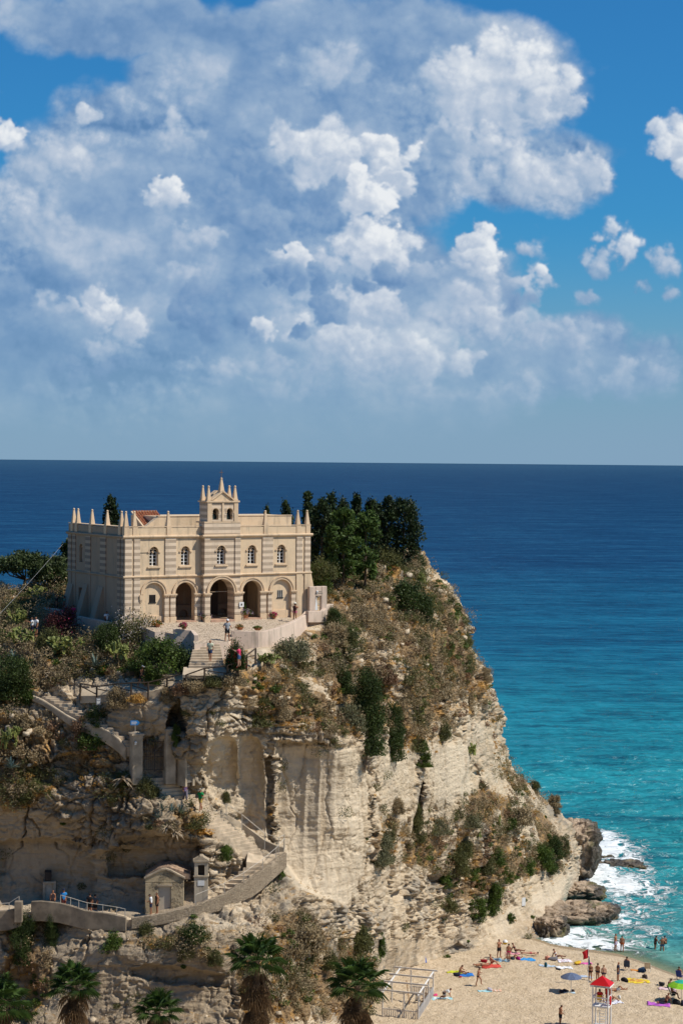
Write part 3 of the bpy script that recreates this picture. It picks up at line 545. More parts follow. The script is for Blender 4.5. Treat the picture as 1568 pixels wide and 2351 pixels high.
def seamat():
    m, t, b = _nt('sea_water'); g = N(t, 'ShaderNodeNewGeometry'); p = g.outputs['Position']; sp = N(t, 'ShaderNodeSeparateXYZ'); L(t, p, sp.inputs[0])
    n0 = noise(t, scalev(t, p, (.006, .014, 0)), 1, 4); n1 = noise(t, p, .03, 4)
    d = math_(t, 'ADD', sp.outputs[1], math_(t, 'MULTIPLY', math_(t, 'SUBTRACT', n1, .5), 90))
    d = math_(t, 'ADD', d, math_(t, 'MULTIPLY', sp.outputs[0], -.35))
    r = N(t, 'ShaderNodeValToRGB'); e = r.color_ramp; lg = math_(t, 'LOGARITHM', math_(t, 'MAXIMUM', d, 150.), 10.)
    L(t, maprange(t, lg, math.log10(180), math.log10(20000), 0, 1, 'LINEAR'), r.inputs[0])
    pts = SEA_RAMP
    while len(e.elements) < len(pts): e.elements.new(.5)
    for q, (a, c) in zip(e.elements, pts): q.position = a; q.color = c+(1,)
    n3 = math_(t, 'ADD', math_(t, 'MULTIPLY', noise(t, scalev(t, p, (.10, .27, 0)), 1, 8, .75), .5), math_(t, 'MULTIPLY', noise(t, scalev(t, p, (.014, .045, 0)), 1, 10, .8), .5)); col = mixc(t, maprange(t, n0, .35, .7, 0., .35), r.outputs[0], (.003, .025, .08), 'MIX'); col = mixc(t, maprange(t, n3, .40, .56, .68, 0), col, (.003, .022, .070)); col = mixc(t, maprange(t, n3, .52, .64, 0, .5), col, (.04, .20, .30))  # ripple light and dark, and glints, painted into the water colour by noise
    sh = N(t, 'ShaderNodeAttribute', attribute_name='deep').outputs['Fac']
    col = mixc(t, maprange(t, sh, .1, .95), (.17, .40, .33), col)
    # foam
    fo = N(t, 'ShaderNodeAttribute', attribute_name='foam').outputs['Fac']
    w = N(t, 'ShaderNodeTexNoise'); w.inputs['Scale'].default_value = .25; w.inputs['Detail'].default_value = 4; L(t, p, w.inputs['Vector'])
    wp = N(t, 'ShaderNodeVectorMath', operation='MULTIPLY_ADD'); L(t, w.outputs['Color'], wp.inputs[0]); wp.inputs[1].default_value = (5, 5, 0); L(t, p, wp.inputs[2])
    lace = math_(t, 'ABSOLUTE', math_(t, 'SUBTRACT', noise(t, wp.outputs[0], .55, 5, .6), .5)); lace = math_(t, 'MULTIPLY', lace, 5.5)
    pat = math_(t, 'SUBTRACT', math_(t, 'ADD', math_(t, 'MULTIPLY', fo, 1.5), math_(t, 'MULTIPLY', math_(t, 'SUBTRACT', noise(t, wp.outputs[0], 1.3, 6, .65), .5), 1.5)), lace)
    fm = math_(t, 'MULTIPLY', maprange(t, pat, .25, .85), maprange(t, fo, .06, .25))
    caps = math_(t, 'MULTIPLY', maprange(t, noise(t, scalev(t, p, (.05, .16, 0)), 1, 6, .7), .73, .77), .5)
    col = mixc(t, math_(t, 'MAXIMUM', fm, caps), col, (.80, .84, .84))
    L(t, col, b.inputs['Base Color']); L(t, maprange(t, fm, 0, 1, .16, .8), b.inputs['Roughness']); b.inputs['IOR'].default_value = 1.33; b.inputs['Specular IOR Level'].default_value = .0
    wv = math_(t, 'ADD', noise(t, scalev(t, p, (.32, .75, 0)), 1, 5, .6, .4), math_(t, 'MULTIPLY', noise(t, scalev(t, p, (.06, .17, 0)), 1, 4, .6), 2.2))
    bp = bump(t, b, math_(t, 'ADD', wv, math_(t, 'MULTIPLY', fm, .3)), .9, 1.1)
    tr = N(t, 'ShaderNodeBsdfTransparent'); tr.inputs[0].default_value = (.80, .93, .88, 1); mx = N(t, 'ShaderNodeMixShader')
    al = math_(t, 'MAXIMUM', maprange(t, sh, .0, .55, .12, 1.), fm); L(t, al, mx.inputs[0]); gl = N(t, 'ShaderNodeBsdfGlossy'); gl.inputs['Roughness'].default_value = .22; L(t, bp.outputs[0], gl.inputs['Normal']); m2 = N(t, 'ShaderNodeMixShader'); L(t, math_(t, 'MULTIPLY', math_(t, 'SUBTRACT', 1., fm), .055), m2.inputs[0]); L(t, b.outputs[0], m2.inputs[1]); L(t, gl.outputs[0], m2.inputs[2]); L(t, tr.outputs[0], mx.inputs[1]); L(t, m2.outputs[0], mx.inputs[2]); L(t, mx.outputs[0], t.nodes['Material Output'].inputs[0])
    return m
M_SEA = seamat()
def seaz(x, y):
    q = np.stack([x*.18, y*.45, x*0], -1); a = sstep(1, 14, shore(x, y))*sstep(500, 330, y)*sstep(-60, -30, x)*sstep(160, 110, x)
    return a*((fbm(q, 4, 13)-.5)*.9+(fbm(q*3.1, 3, 14)-.5)*.30)+.35*sstep(.5, 1.1, foam_at(x, y))*(fbm(np.stack([x*.5, y*.5, x*0], -1), 4, 15)-.3)
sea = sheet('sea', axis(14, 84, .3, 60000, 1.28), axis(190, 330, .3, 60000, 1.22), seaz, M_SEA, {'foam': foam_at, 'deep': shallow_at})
tag(sea, kind='structure')
# ------------------------------------------------------------------ sea rocks
def wetrock():
    m, t, b = _nt('shore_rock'); g = N(t, 'ShaderNodeNewGeometry'); p = g.outputs['Position']; sp = N(t, 'ShaderNodeSeparateXYZ'); L(t, p, sp.inputs[0])
    n = noise(t, p, 1.2, 6, .65); n2 = noise(t, p, .35, 4)
    dry = mixc(t, maprange(t, n, .35, .65), (.50, .375, .26), (.35, .26, .175)); dark = mixc(t, n, (.035, .03, .022), (.10, .075, .045))
    wet = maprange(t, math_(t, 'ADD', sp.outputs[2], math_(t, 'MULTIPLY', math_(t, 'SUBTRACT', n2, .5), 3.5)), .1, 1.5, 1., 0.)
    alg = mixc(t, maprange(t, n2, .5, .62), dark, (.13, .11, .03))
    ew = N(t, 'ShaderNodeAttribute', attribute_name='seaside').outputs['Fac']
    wt = math_(t, 'MAXIMUM', wet, maprange(t, math_(t, 'ADD', ew, math_(t, 'MULTIPLY', math_(t, 'SUBTRACT', n, .5), .8)), .5, .75))
    L(t, mixc(t, wt, dry, alg), b.inputs['Base Color']); L(t, maprange(t, wt, 0, 1, .92, .4), b.inputs['Roughness'])
    bump(t, b, math_(t, 'ADD', n, noise(t, p, 4, 5, .7)), .9, .25); return m
M_WET = wetrock()
def rock(name, c, sx, sy, sz, seed, label, flat=.35, lean=0., group=None, n=150):
    th = np.linspace(0, 2*math.pi, n, endpoint=False); ph = np.linspace(-.5*math.pi, .5*math.pi, n//2)
    T, H = np.meshgrid(th, ph); d = np.stack([np.cos(H)*np.cos(T), np.cos(H)*np.sin(T), np.sin(H)], -1)
    d = np.sign(d)*np.abs(d)**.78; r = 1+.55*(fbm(d*1.3+seed, 4, seed)-.5)+.28*(fbm(d*4+seed, 4, seed+3, .6)-.5)
    q = d*r[..., None]; z = q[..., 2]; q[..., 2] = np.where(z > flat, flat+(z-flat)*.35, z); q = q*np.array([sx, sy, sz]); q[..., 0] += lean*q[..., 2]
    w = np.array(c)+q; nn = d
    lay = strata(w[..., 2]+.5*(fbm(w*.3, 3, seed+5)-.5), .55, seed); w = w+nn*(.30*lay+.5*(fbm(w*.9, 4, seed+8)-.5)+.30*(fbm(w*2.6, 4, seed+9)-.5)+.45*(worley(w*np.array([.8, .8, 1.1]), seed)[2]-.5)-.25*sstep(.14, .0, worley(w*np.array([.8, .8, 1.1]), seed)[1]))[..., None]
    i = np.arange(T.size).reshape(T.shape); i = np.concatenate([i, i[:, :1]], 1)
    f = np.stack([i[:-1, :-1], i[:-1, 1:], i[1:, 1:], i[1:, :-1]], -1).reshape(-1, 4)
    sea_side = np.clip((w[..., 0]-c[0])/sx*.5+.45+(c[2]-w[..., 2])/sz*.15, 0, 1)
    o = npmesh(name, w.reshape(-1, 3), f, M_WET, attrs={'seaside': sea_side.ravel()}); return tag(o, label, 'rock', group)
def wp(x, y, dep): return P(x, y, dep)
rock('sea_rock', wp(1318, 1945, 236), 2.6, 4.6, 4.3, 4, 'tall brown outcrop with dark wet face where the headland meets the breaking waves', .6, .10)
rock('sea_rock', wp(1306, 2105, 213), 4.2, 3.8, 2.5, 9, 'broad brown boulder ledge jutting from the cliff foot beside the beach', .30, .15)
rock('sea_rock', wp(1358, 2105, 214), 2.9, 3.2, 2.2, 15, 'dark end boulder of the ledge, green with algae at the waterline', .45)
rock('sea_rock', wp(1266, 2128, 206), 1.6, 2.0, 1.6, 33, 'rough brown boulder between the beach sand and the boulder ledge', .4)
rock('sea_rock', wp(1330, 2045, 224), 2.6, 3.0, 1.3, 27, 'low black wet rock under the cliff between outcrop and ledge', .4)
for (x, y, sx, sy, sz, sd, lb) in [(1420, 1985, 2.6, 1.7, .55, 41, 'flat dark reef rock awash in white foam off the outcrop'), (1455, 1992, 1.3, 1.0, .45, 42, 'small dark reef rock at the seaward end of the foam'), (1385, 1970, 1.5, 1.3, .5, 43, 'wet brown reef rock close beside the outcrop in the surf')]:
    q = G(x, y, 0.); q[2] = .05; rock('reef_rock', q, sx, sy, sz, sd, lb, .5, n=90)
# ------------------------------------------------------------------ the church on the rock
def plaster(name, c, stain=.35, stripes=None):
    m, t, b = _nt(name); g = N(t, 'ShaderNodeNewGeometry'); p = g.outputs['Position']; sp = N(t, 'ShaderNodeSeparateXYZ'); L(t, p, sp.inputs[0])
    n1 = noise(t, p, .9, 5, .6); n2 = noise(t, p, 5, 4, .6); n3 = noise(t, scalev(t, p, (2.2, 2.2, .28)), 1, 5, .65)
    col = mixc(t, maprange(t, n1, .3, .7), tuple(q*.93 for q in c), tuple(min(1, q*1.05) for q in c))
    if stripes:
        z = math_(t, 'FRACT', math_(t, 'DIVIDE', math_(t, 'SUBTRACT', sp.outputs[2], stripes[0]), stripes[1]))
        k = math_(t, 'MULTIPLY', maprange(t, z, .47, .49, 0, 1, 'LINEAR'), maprange(t, n1, .2, .5, .45, 1.))
        col = mixc(t, k, col, stripes[2])
    col = mixc(t, math_(t, 'MULTIPLY', maprange(t, n3, .49, .68), stain), col, (.27, .225, .17))
    col = mixc(t, maprange(t, n2, .55, .8, 0, .25), col, tuple(q*.75 for q in c))
    L(t, col, b.inputs['Base Color']); b.inputs['Roughness'].default_value = .9; b.inputs['Specular IOR Level'].default_value = .15
    bump(t, b, math_(t, 'ADD', n2, noise(t, p, 18, 3, .6)), .35, .03); return m
C_PL = (.66, .505, .335)
M_PL = plaster('pink_plaster', C_PL, .5); M_PLS = plaster('weathered_shaded_plaster', (.345, .265, .19), .9); M_TRIM = plaster('stone_trim', (.65, .485, .32), .45)  # side-wall plaster: weathering plus shade put into its colour
M_STR = plaster('striped_stone', (.69, .55, .405), .18, (35.22, .53, (.42, .325, .235))); M_STRS = plaster('worn_shaded_striped_stone', (.43, .34, .25), .6, (35.22, .53, (.22, .18, .145)))  # darker side stripes: wear, with the side's shade put into the colour
M_WALLW = plaster('retaining_plaster', (.60, .47, .37), .55)
M_DARK = simple('dark_interior', (.05, .038, .03), .9, .2); M_GLASS = simple('dark_glass', (.012, .013, .016), .15, .2, spec=.5); M_WHITE = simple('white_paint', (.72, .72, .70), .5, .06)
M_IRON = simple('black_iron', (.02, .02, .02), .5, .3); M_BELL = simple('bronze_bell', (.06, .085, .06), .45, .3, metal=.4); M_TERRA = simple('terracotta', (.42, .17, .08), .85, .2)
TZ = 35.1
A3 = P(*Z1(672, 450), 168.); B3 = P(*Z2(1255, 735), 177.6); fu = (B3-A3)[:2]; FL = float(np.linalg.norm(fu)); fu = fu/FL; fn = np.array([fu[1], -fu[0]])
YAW = math.atan2(fu[1], fu[0])
def fac(p, y=0.):
    """picture position -> church-local point on the plane y"""
    r = ray(*p); o = A3[:2]-fn*y; q = O+r*(((o-O[:2])@fn)/(r[:2]@fn)); return np.array([(q[:2]-A3[:2])@fu, y, q[2]-TZ])
def c2w(x, y, z): return np.array([A3[0]+fu[0]*x-fn[0]*y, A3[1]+fu[1]*x-fn[1]*y, TZ+z])
church = empty('church', (A3[0], A3[1], TZ), YAW, 'old sandstone church with pinnacles, striped pilasters and twin bell gable', 'church')
def arch_wall(mb, x0, x1, z0, z1, cx, r, zs, y0, y1, zb=None, n=16, rz=None):
    rz = rz or r
    if zb is None: zb = z0
    if cx-r > x0: mb.box(x0, cx-r, y0, y1, z0, z1)
    if x1 > cx+r: mb.box(cx+r, x1, y0, y1, z0, z1)
    if zb > z0: mb.box(cx-r, cx+r, y0, y1, z0, zb)
    xs = [cx-r*math.cos(math.pi*i/n) for i in range(n+1)]; hs = [zs+rz*math.sin(math.pi*i/n) for i in range(n+1)]
    for i in range(n):
        a, b = xs[i], xs[i+1]; p, q = hs[i], hs[i+1]
        mb.hexa([(a, y0, p), (b, y0, q), (b, y1, q), (a, y1, p)], [(a, y0, z1), (b, y0, z1), (b, y1, z1), (a, y1, z1)])
    return mb
def arch_ring(mb, cx, r0, r1, zs, y0, y1, n=20, legs=0.):
    for i in range(n):
        a, b = math.pi*i/n, math.pi*(i+1)/n; c = lambda r, w: (cx-r*math.cos(w), zs+r*math.sin(w))
        q = [c(r0, a), c(r1, a), c(r1, b), c(r0, b)]
        mb.add([(x, y0, z) for x, z in q]+[(x, y1, z) for x, z in q], [(0, 1, 2, 3), (4, 7, 6, 5), (0, 3, 7, 4), (1, 5, 6, 2)]+([(0, 4, 5, 1)] if i == 0 else [])+([(3, 2, 6, 7)] if i == n-1 else []))
    return mb
SP = 2.36; MID = 3.77; COR = 7.14; PAR = 8.0; TX0, TX1, TY = 7.30, 10.85, -.5
def swap(mb):          # (along, depth, z) -> side wall at x = 0
    mb.v = [(y, x, z) for x, y, z in mb.v]; return mb
# ground floor walls
g = MB(); g.box(0, 1.43, 0, .6, -1.4, MID)
arch_wall(g, 1.43, 4.2, -1.4, MID, 2.75, .95, SP, 0, .2); g.box(1.43, 4.2, .2, .6, -1.4, MID)
arch_wall(g, 4.2, 7.3, -.6, MID, 5.76, .93, SP, 0, .6)
g2 = MB(); arch_wall(g2, TX0, TX1, -.6, MID, 9.05, 1.17, SP, TY, .6)
arch_wall(g, 10.85, 13.75, -.6, MID, 12.33, .93, SP, 0, .6)
arch_wall(g, 13.75, 16.79, -.6, MID, 15.31, .95, SP, 0, .2); g.box(13.75, 16.79, .2, .6, -.6, MID); g.box(16.79, FL, 0, .6, -.6, MID)
# upper facade with window openings
for cx, a, b_ in ((2.75, 0., 4.3), (5.75, 4.3, 7.3), (12.29, 10.85, 13.85), (15.26, 13.85, FL)): arch_wall(g, a, b_, MID, COR+.9, cx, .41, 6.02, 0, .5, 4.8)
arch_wall(g2, TX0, TX1, MID, COR+1.3, 8.98, .41, 6.05, TY, .0, 4.85)
g2.box(TX0, TX1, 0, .5, MID, COR+1.3)
# body
g.box(.5, 3.9, .6, 11.4, -1.4, MID); g.box(14.1, FL-.01, .6, 11.4, -.6, MID); g.box(3.9, 14.1, 4., 11.4, -.6, MID); g.box(.5, FL-.01, .52, 11.4, MID+.012, COR+.2)
g.box(3.9, 14.1, .6, 4., -.6, -.02)
g.build('wall', M_PL, church)
g2.build('tower_wall', M_STR, church)
s_ = MB(); arch_wall(s_, 0, 7.3, MID, COR+.9, -5, .4, 6, 0, .5) if False else s_.box(.0+.5, 8.1, 0, .5, MID, COR+.9)
arch_wall(s_, 8.1, 11.4, MID, COR+.9, 8.72, .36, 6.0, 0, .42, 4.75)
s_.box(.5, 8.2, 0, .5, -1.4, MID); s_.box(9.2, 11.4, 0, .5, -1.4, MID); s_.box(8.2, 9.2, 0, .5, 2.5, MID)
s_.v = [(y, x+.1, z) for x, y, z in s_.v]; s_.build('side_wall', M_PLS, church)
d_ = MB(); d_.box(.3, .34, 8.2, 9.4, -1.2, 2.5); d_.build('side_door', simple('dark_door', (.03, .022, .017), .7), church)
# parapet coping, cornices and string courses: each a profiled band
def band(mb, x0, x1, y, z, h, out): 
    mb.prismx([(y+.02, z), (y-out*.45, z), (y-out, z+h*.45), (y-out, z+h*.8), (y-out*.6, z+h), (y+.02, z+h)], x0, x1)
for nm, z, h, out in (('string_course', MID, .2, .14), ('cornice', COR, .26, .2)):
    b_ = MB(); band(b_, -out, TX0-.0, 0, z, h, out); band(b_, TX1+.0, FL+out, 0, z, h, out); band(b_, TX0-out, TX1+out, TY, z, h, out)
    b_.box(TX0-out, TX0, TY, -.02, z+.02, z+h-.02); b_.box(TX1, TX1+out, TY, -.02, z+.02, z+h-.02)
    s2 = MB(); band(s2, .0, 11.5+out, 0, z, h, out); s2.v = [(y, x, z_) for x, y, z_ in s2.v]; b_.build(nm, M_TRIM, church); s2.build(nm, M_PLS, church)
b_ = MB(); b_.box(-.04, TX0, -.05, .45, PAR+.1, PAR+.17); b_.box(TX1, FL+.05, -.05, .45, PAR+.1, PAR+.17); b_.box(-.05, .55, .46, 11.5, PAR+.1, PAR+.17); b_.build('parapet_coping', M_TRIM, church)
# pilasters
def pil(x0, x1, z0, z1, y=0., m=M_STR, out=.09, side=False):
    q = MB(); q.box(x0, x1, y-out, y+.03, z0, z1)
    if side: q.v = [(b, a, c) for a, b, c in q.v]
    return q.build('pilaster', m, church, bev=.015)
for a, b_ in ((.0, .65), (.85, 1.43), (3.79, 4.83), (13.32, 14.38), (16.79, 17.4), (17.64, FL)):
    pil(a, b_, MID+.2, COR, m=M_STR)
    if a < 3 or a > 16: pil(a, b_, -1.2 if a < 3 else -.5, MID, m=M_STR if a < 3 else M_PL)
for a, b_ in ((TX0, TX0+.55), (TX1-.55, TX1)): pil(a, b_, MID+.2, COR, TY, M_STR); 
for a, b_ in ((.09, .55), (.75, 1.3), (3.6, 4.75), (6.75, 7.8), (9.9, 10.55), (10.8, 11.5)):
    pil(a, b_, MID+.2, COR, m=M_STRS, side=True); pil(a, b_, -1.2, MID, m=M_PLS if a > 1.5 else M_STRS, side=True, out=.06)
# arch mouldings, columns and capitals
for cx, r0, r1, y in ((2.75, .98, 1.27, 0), (5.76, .96, 1.27, 0), (9.05, 1.2, 1.49, TY), (12.33, .96, 1.24, 0), (15.31, .98, 1.27, 0)):
    q = MB(); arch_ring(q, cx, r0, r1-.10, SP+.02, y-.07, y+.02); arch_ring(q, cx, r1-.10, r1, SP+.02, y-.13, y+.02); q.build('arch_moulding', M_TRIM, church)
def column(x0, x1, y=0., base=True, m=M_STR, top=SP):
    w = x1-x0; q = MB(); q.box(x0, x1, y-.16, y+.03, .42, top-.3); c = q.build('column', m, church, bev=.03)
    k = MB(); a = top-.3; k.hexa([(x0-.0, y-.17, a), (x1, y-.17, a), (x1, y+.02, a), (x0, y+.02, a)], [(x0-.07, y-.27, a+.2), (x1+.07, y-.27, a+.2), (x1+.07, y+.02, a+.2), (x0-.07, y+.02, a+.2)])
    k.box(x0-.09, x1+.09, y-.29, y+.02, a+.2, a+.31)
    n = max(2, int(w/.16))
    for i in range(n): k.ball((x0+(i+.5)*w/n, y-.23, a+.13), .055, 6, 4)
    k.build('capital', M_TRIM, c)
    if base:
        p_ = MB(); p_.box(x0-.04, x1+.04, y-.24, y+.02, -.5, .40); p_.build('pedestal', M_TRIM, c, bev=.02)
for a, b_ in ((3.72, 4.14), (4.28, 4.78), (6.62, 7.16), (11.02, 11.34), (13.1, 13.68), (13.86, 14.26), (16.24, 16.7)): column(a, b_)
column(7.32, 7.86, TY); column(10.24, 10.82, TY)
q = MB(); q.box(1.36, 1.62, -.2, .02, SP-.42, SP-.02); q.hexa([(1.42, -.12, SP-.7), (1.56, -.12, SP-.7), (1.56, .02, SP-.7), (1.42, .02, SP-.7)], [(1.38, -.2, SP-.42), (1.6, -.2, SP-.42), (1.6, .02, SP-.42), (1.38, .02, SP-.42)]); q.build('corbel', M_TRIM, church)
q = MB(); q.box(14.3, 16.2, .06, .22, -.4, .62); q.build('plinth', M_TRIM, church); q = MB(); q.box(1.8, 3.7, .06, .22, -1.2, .5); q.build('plinth', M_TRIM, church)
# windows: white casements in arched openings with a carved head
def window(cx, z0, y, r=.41, zs=6.02, sill=True):
    f = MB(); yy = y+.30; h = zs-.05
    f.box(cx-r, cx-r+.07, yy, yy+.06, z0, h); f.box(cx+r-.07, cx+r, yy, yy+.06, z0, h); f.box(cx-.04, cx+.04, yy-.01, yy+.06, z0, h)
    for k in range(5):
        z = z0+(h-z0)*k/4.; f.box(cx-r+.07, cx-.04, yy+.01, yy+.05, z-.025, z+.025); f.box(cx+.04, cx+r-.07, yy+.01, yy+.05, z-.025, z+.025)
    w = f.build('window', M_WHITE, church); pa = MB(); pa.box(cx-r, cx+r, yy+.08, yy+.1, z0-.05, zs+r); pa.build('pane', M_GLASS, w)
    tr = MB(); yt = y+.22
    for sx in (-1, 1):
        for i in range(8):
            a, b_ = math.pi*i/8, math.pi*(i+1)/8; c = (cx+sx*r*.5, zs); rr = r*.46
            tr.bar((c[0]+rr*math.cos(a), yt, c[1]+rr*math.sin(a)), (c[0]+rr*math.cos(b_), yt, c[1]+rr*math.sin(b_)), .08, .055)
    for i in range(10):
        a, b_ = 2*math.pi*i/10, 2*math.pi*(i+1)/10; tr.bar((cx+.09*math.cos(a), yt, zs+.27+.09*math.sin(a)), (cx+.09*math.cos(b_), yt, zs+.27+.09*math.sin(b_)), .08, .05)
    tr.prismy([(cx-.12, zs+.02), (cx, zs-.16), (cx+.12, zs+.02)], yt-.05, yt+.04); tr.build('tracery', M_TRIM, w)
    if sill:
        q = MB(); q.box(cx-r-.22, cx+r+.22, y-.13, y+.02, z0-.19, z0-.07); q.build('sill', M_TRIM, w)
        for xa in (cx-r-.2, cx+r+.02): q = MB(); q.box(xa, xa+.18, y-.09, y+.02, zs-.1, zs+.0); q.build('impost', M_TRIM, w)
        hd = MB(); arch_ring(hd, cx, r+.0, r+.07, zs, y-.035, y+.02, 14); hd.build('frame', M_TRIM, w)
    return w
for cx in (2.75, 5.75, 12.29, 15.26): window(cx, 4.8, 0)
window(8.98, 4.85, TY, zs=6.05)
w_ = window(8.82, 4.75, 0, .36, 6.0, False)
for o_ in [w_]+list(w_.children): o_.data.transform(Matrix(((0, 1, 0, 0), (1, 0, 0, 0), (0, 0, 1, 0), (0, 0, 0, 1)))); o_.data.flip_normals()
def barred(x0, x1, z0, z1, y, n, pane):
    q = MB(); q.box(x0, x1, y-.012, y-.004, z0, z1); w = q.build('barred_window', pane, church)
    b_ = MB()
    for i in range(n): x = x0+(i+.5)*(x1-x0)/n; b_.box(x-.018, x+.018, y-.05, y-.02, z0, z1)
    b_.box(x0-.05, x1+.05, y-.06, y-.013, z0-.08, z0-.005); b_.build('bar', M_IRON, w)
barred(2.42, 3.03, 1.68, 2.32, .2, 5, M_DARK); barred(14.98, 15.55, 1.75, 2.38, .2, 3, simple('grey_shutter', (.30, .28, .25), .7))
# porch inside the arches
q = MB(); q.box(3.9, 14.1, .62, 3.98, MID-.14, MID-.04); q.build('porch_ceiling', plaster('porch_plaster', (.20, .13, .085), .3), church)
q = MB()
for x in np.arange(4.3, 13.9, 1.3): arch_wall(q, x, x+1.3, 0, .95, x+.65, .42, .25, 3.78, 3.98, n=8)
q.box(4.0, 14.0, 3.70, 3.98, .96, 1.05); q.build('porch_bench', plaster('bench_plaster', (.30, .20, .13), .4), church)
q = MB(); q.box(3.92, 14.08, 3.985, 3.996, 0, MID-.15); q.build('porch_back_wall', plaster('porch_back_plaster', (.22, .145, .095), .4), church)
q = MB(); q.box(9.6, 10.9, 3.62, 3.69, 0, 2.9); q.build('church_door', simple('oak_door', (.045, .028, .018), .6), church)
q = MB(); q.bar((7.9, .1, 2.42), (10.2, .1, 2.42), .03, .03); q.build('tie_rod', M_TRIM, church)
q = MB(); q.box(4.8, 6.7, -.35, .6, -.5, .03); q.box(7.9, 10.2, TY-.3, .6, -.5, .05); q.box(11.4, 13.2, -.3, .6, -.5, .05); q.build('threshold', simple('worn_brick_step', (.45, .28, .19), .85), church)
# pinnacles
def pinnacle(x, y, z0=None, h=1.12, w=.40):
    q = MB(); z0 = COR+.26 if z0 is None else z0; b_ = PAR+.18 if z0 < 8 else z0+.12; q.box(x-w/2-.03, x+w/2+.03, y-w/2-.03, y+w/2+.03, z0, b_)
    q.hexa([(x-w/2, y-w/2, b_), (x+w/2, y-w/2, b_), (x+w/2, y+w/2, b_), (x-w/2, y+w/2, b_)], [(x-w*.18, y-w*.18, b_+h), (x+w*.18, y-w*.18, b_+h), (x+w*.18, y+w*.18, b_+h), (x-w*.18, y+w*.18, b_+h)])
    o = q.build('pinnacle', M_TRIM, church, bev=.012); f = MB(); f.ball((x, y, b_+h+.07), .105, 10, 7); f.build('finial', M_TRIM, o, smooth=True); return o
for x, y in ((.18, .18), (.98, .18), (4.16, .16), (13.69, .16), (17.02, .18), (17.98, .18), (.16, .95), (.14, 3.75), (.14, 6.85), (.14, 9.8), (.16, 10.75)): pinnacle(x, y)
# bell gable
bx0, bx1, by0, by1 = 7.62, 10.62, TY+.05, 1.0; BZ = COR+1.3
q = MB(); arch_wall(q, bx0, 9.12, BZ, 10.2, 8.42, .29, 9.38, by0, by0+.45, BZ+.25, 10); arch_wall(q, 9.12, bx1, BZ, 10.2, 9.80, .29, 9.38, by0, by0+.45, BZ+.25, 10)
q.box(bx0, bx0+.4, by0+.45, by1, BZ, 10.2); q.box(bx1-.4, bx1, by0+.45, by1, BZ, 10.2); q.box(bx0+.4, bx1-.4, by1-.3, by1, BZ, 10.2); q.box(bx0+.4, bx1-.4, by0+.45, by1-.3, 10.05, 10.2); q.box(bx0, bx1, by0+.45, by1, COR+.5, BZ)
q.build('belfry', M_STR, church)
q = MB(); q.box(TX0+.0, TX1, TY-.01, by1+.05, BZ-.02, BZ+.1); q.box(bx0-.12, bx1+.12, by0-.12, by1+.12, 10.2, 10.34)
for c in (8.42, 9.80): arch_ring(q, c, .31, .38, 9.38, by0-.04, by0+.02, 10); q.box(c-.42, c-.29, by0-.05, by0+.02, 9.28, 9.37); q.box(c+.29, c+.42, by0-.05, by0+.02, 9.28, 9.37)
q.box(9.02, 9.2, by0-.07, by0+.02, BZ+.1, 10.2); q.box(bx0, bx0+.4, by0-.06, by0+.02, BZ+.1, 10.2); q.box(bx1-.4, bx1, by0-.06, by0+.02, BZ+.1, 10.2); q.build('belfry_trim', M_TRIM, church)
q = MB(); q.prismy([(bx0+.52, 10.34), (bx1-.52, 10.34), (9.12, 11.12)], by0+.06, by1); q.build('pediment', M_PL, church)
q = MB()
for sx in (-1, 1): q.bar((9.12+sx*1.1, by0+.25, 10.40), (9.12, by0+.25, 11.17), .62, .12); q.bar((9.12+sx*1.1, by1-.2, 10.40), (9.12, by1-.2, 11.17), .6, .12)
q.build('raking_cornice', M_TRIM, church)
for x in (bx0+.2, bx1-.2):
    for y in (by0+.2, by1-.2): pinnacle(x, y, 10.34, 1.02, .36)
pinnacle(9.12, by0+.3, 11.05, 1.0, .42)
q = MB(); q.bar((9.12, by0+.3, 12.2), (9.12, by0+.3, 13.0), .035, .035); q.bar((8.94, by0+.3, 12.78), (9.30, by0+.3, 12.78), .03, .035); q.build('cross', simple('rusty_iron', (.16, .09, .05), .7), church)
for c in (8.42, 9.80):
    q = MB(); q.lathe([(.05, .52), (.12, .5), (.15, .38), (.17, .18), (.22, .05), (.24, 0)], (c, by0+.5, BZ+.32), 14); o_ = q.build('bell', M_BELL, church, smooth=True); q = MB(); q.box(c-.29, c+.29, by0+.44, by0+.56, BZ+.86, BZ+.96); q.build('yoke', M_IRON, o_)
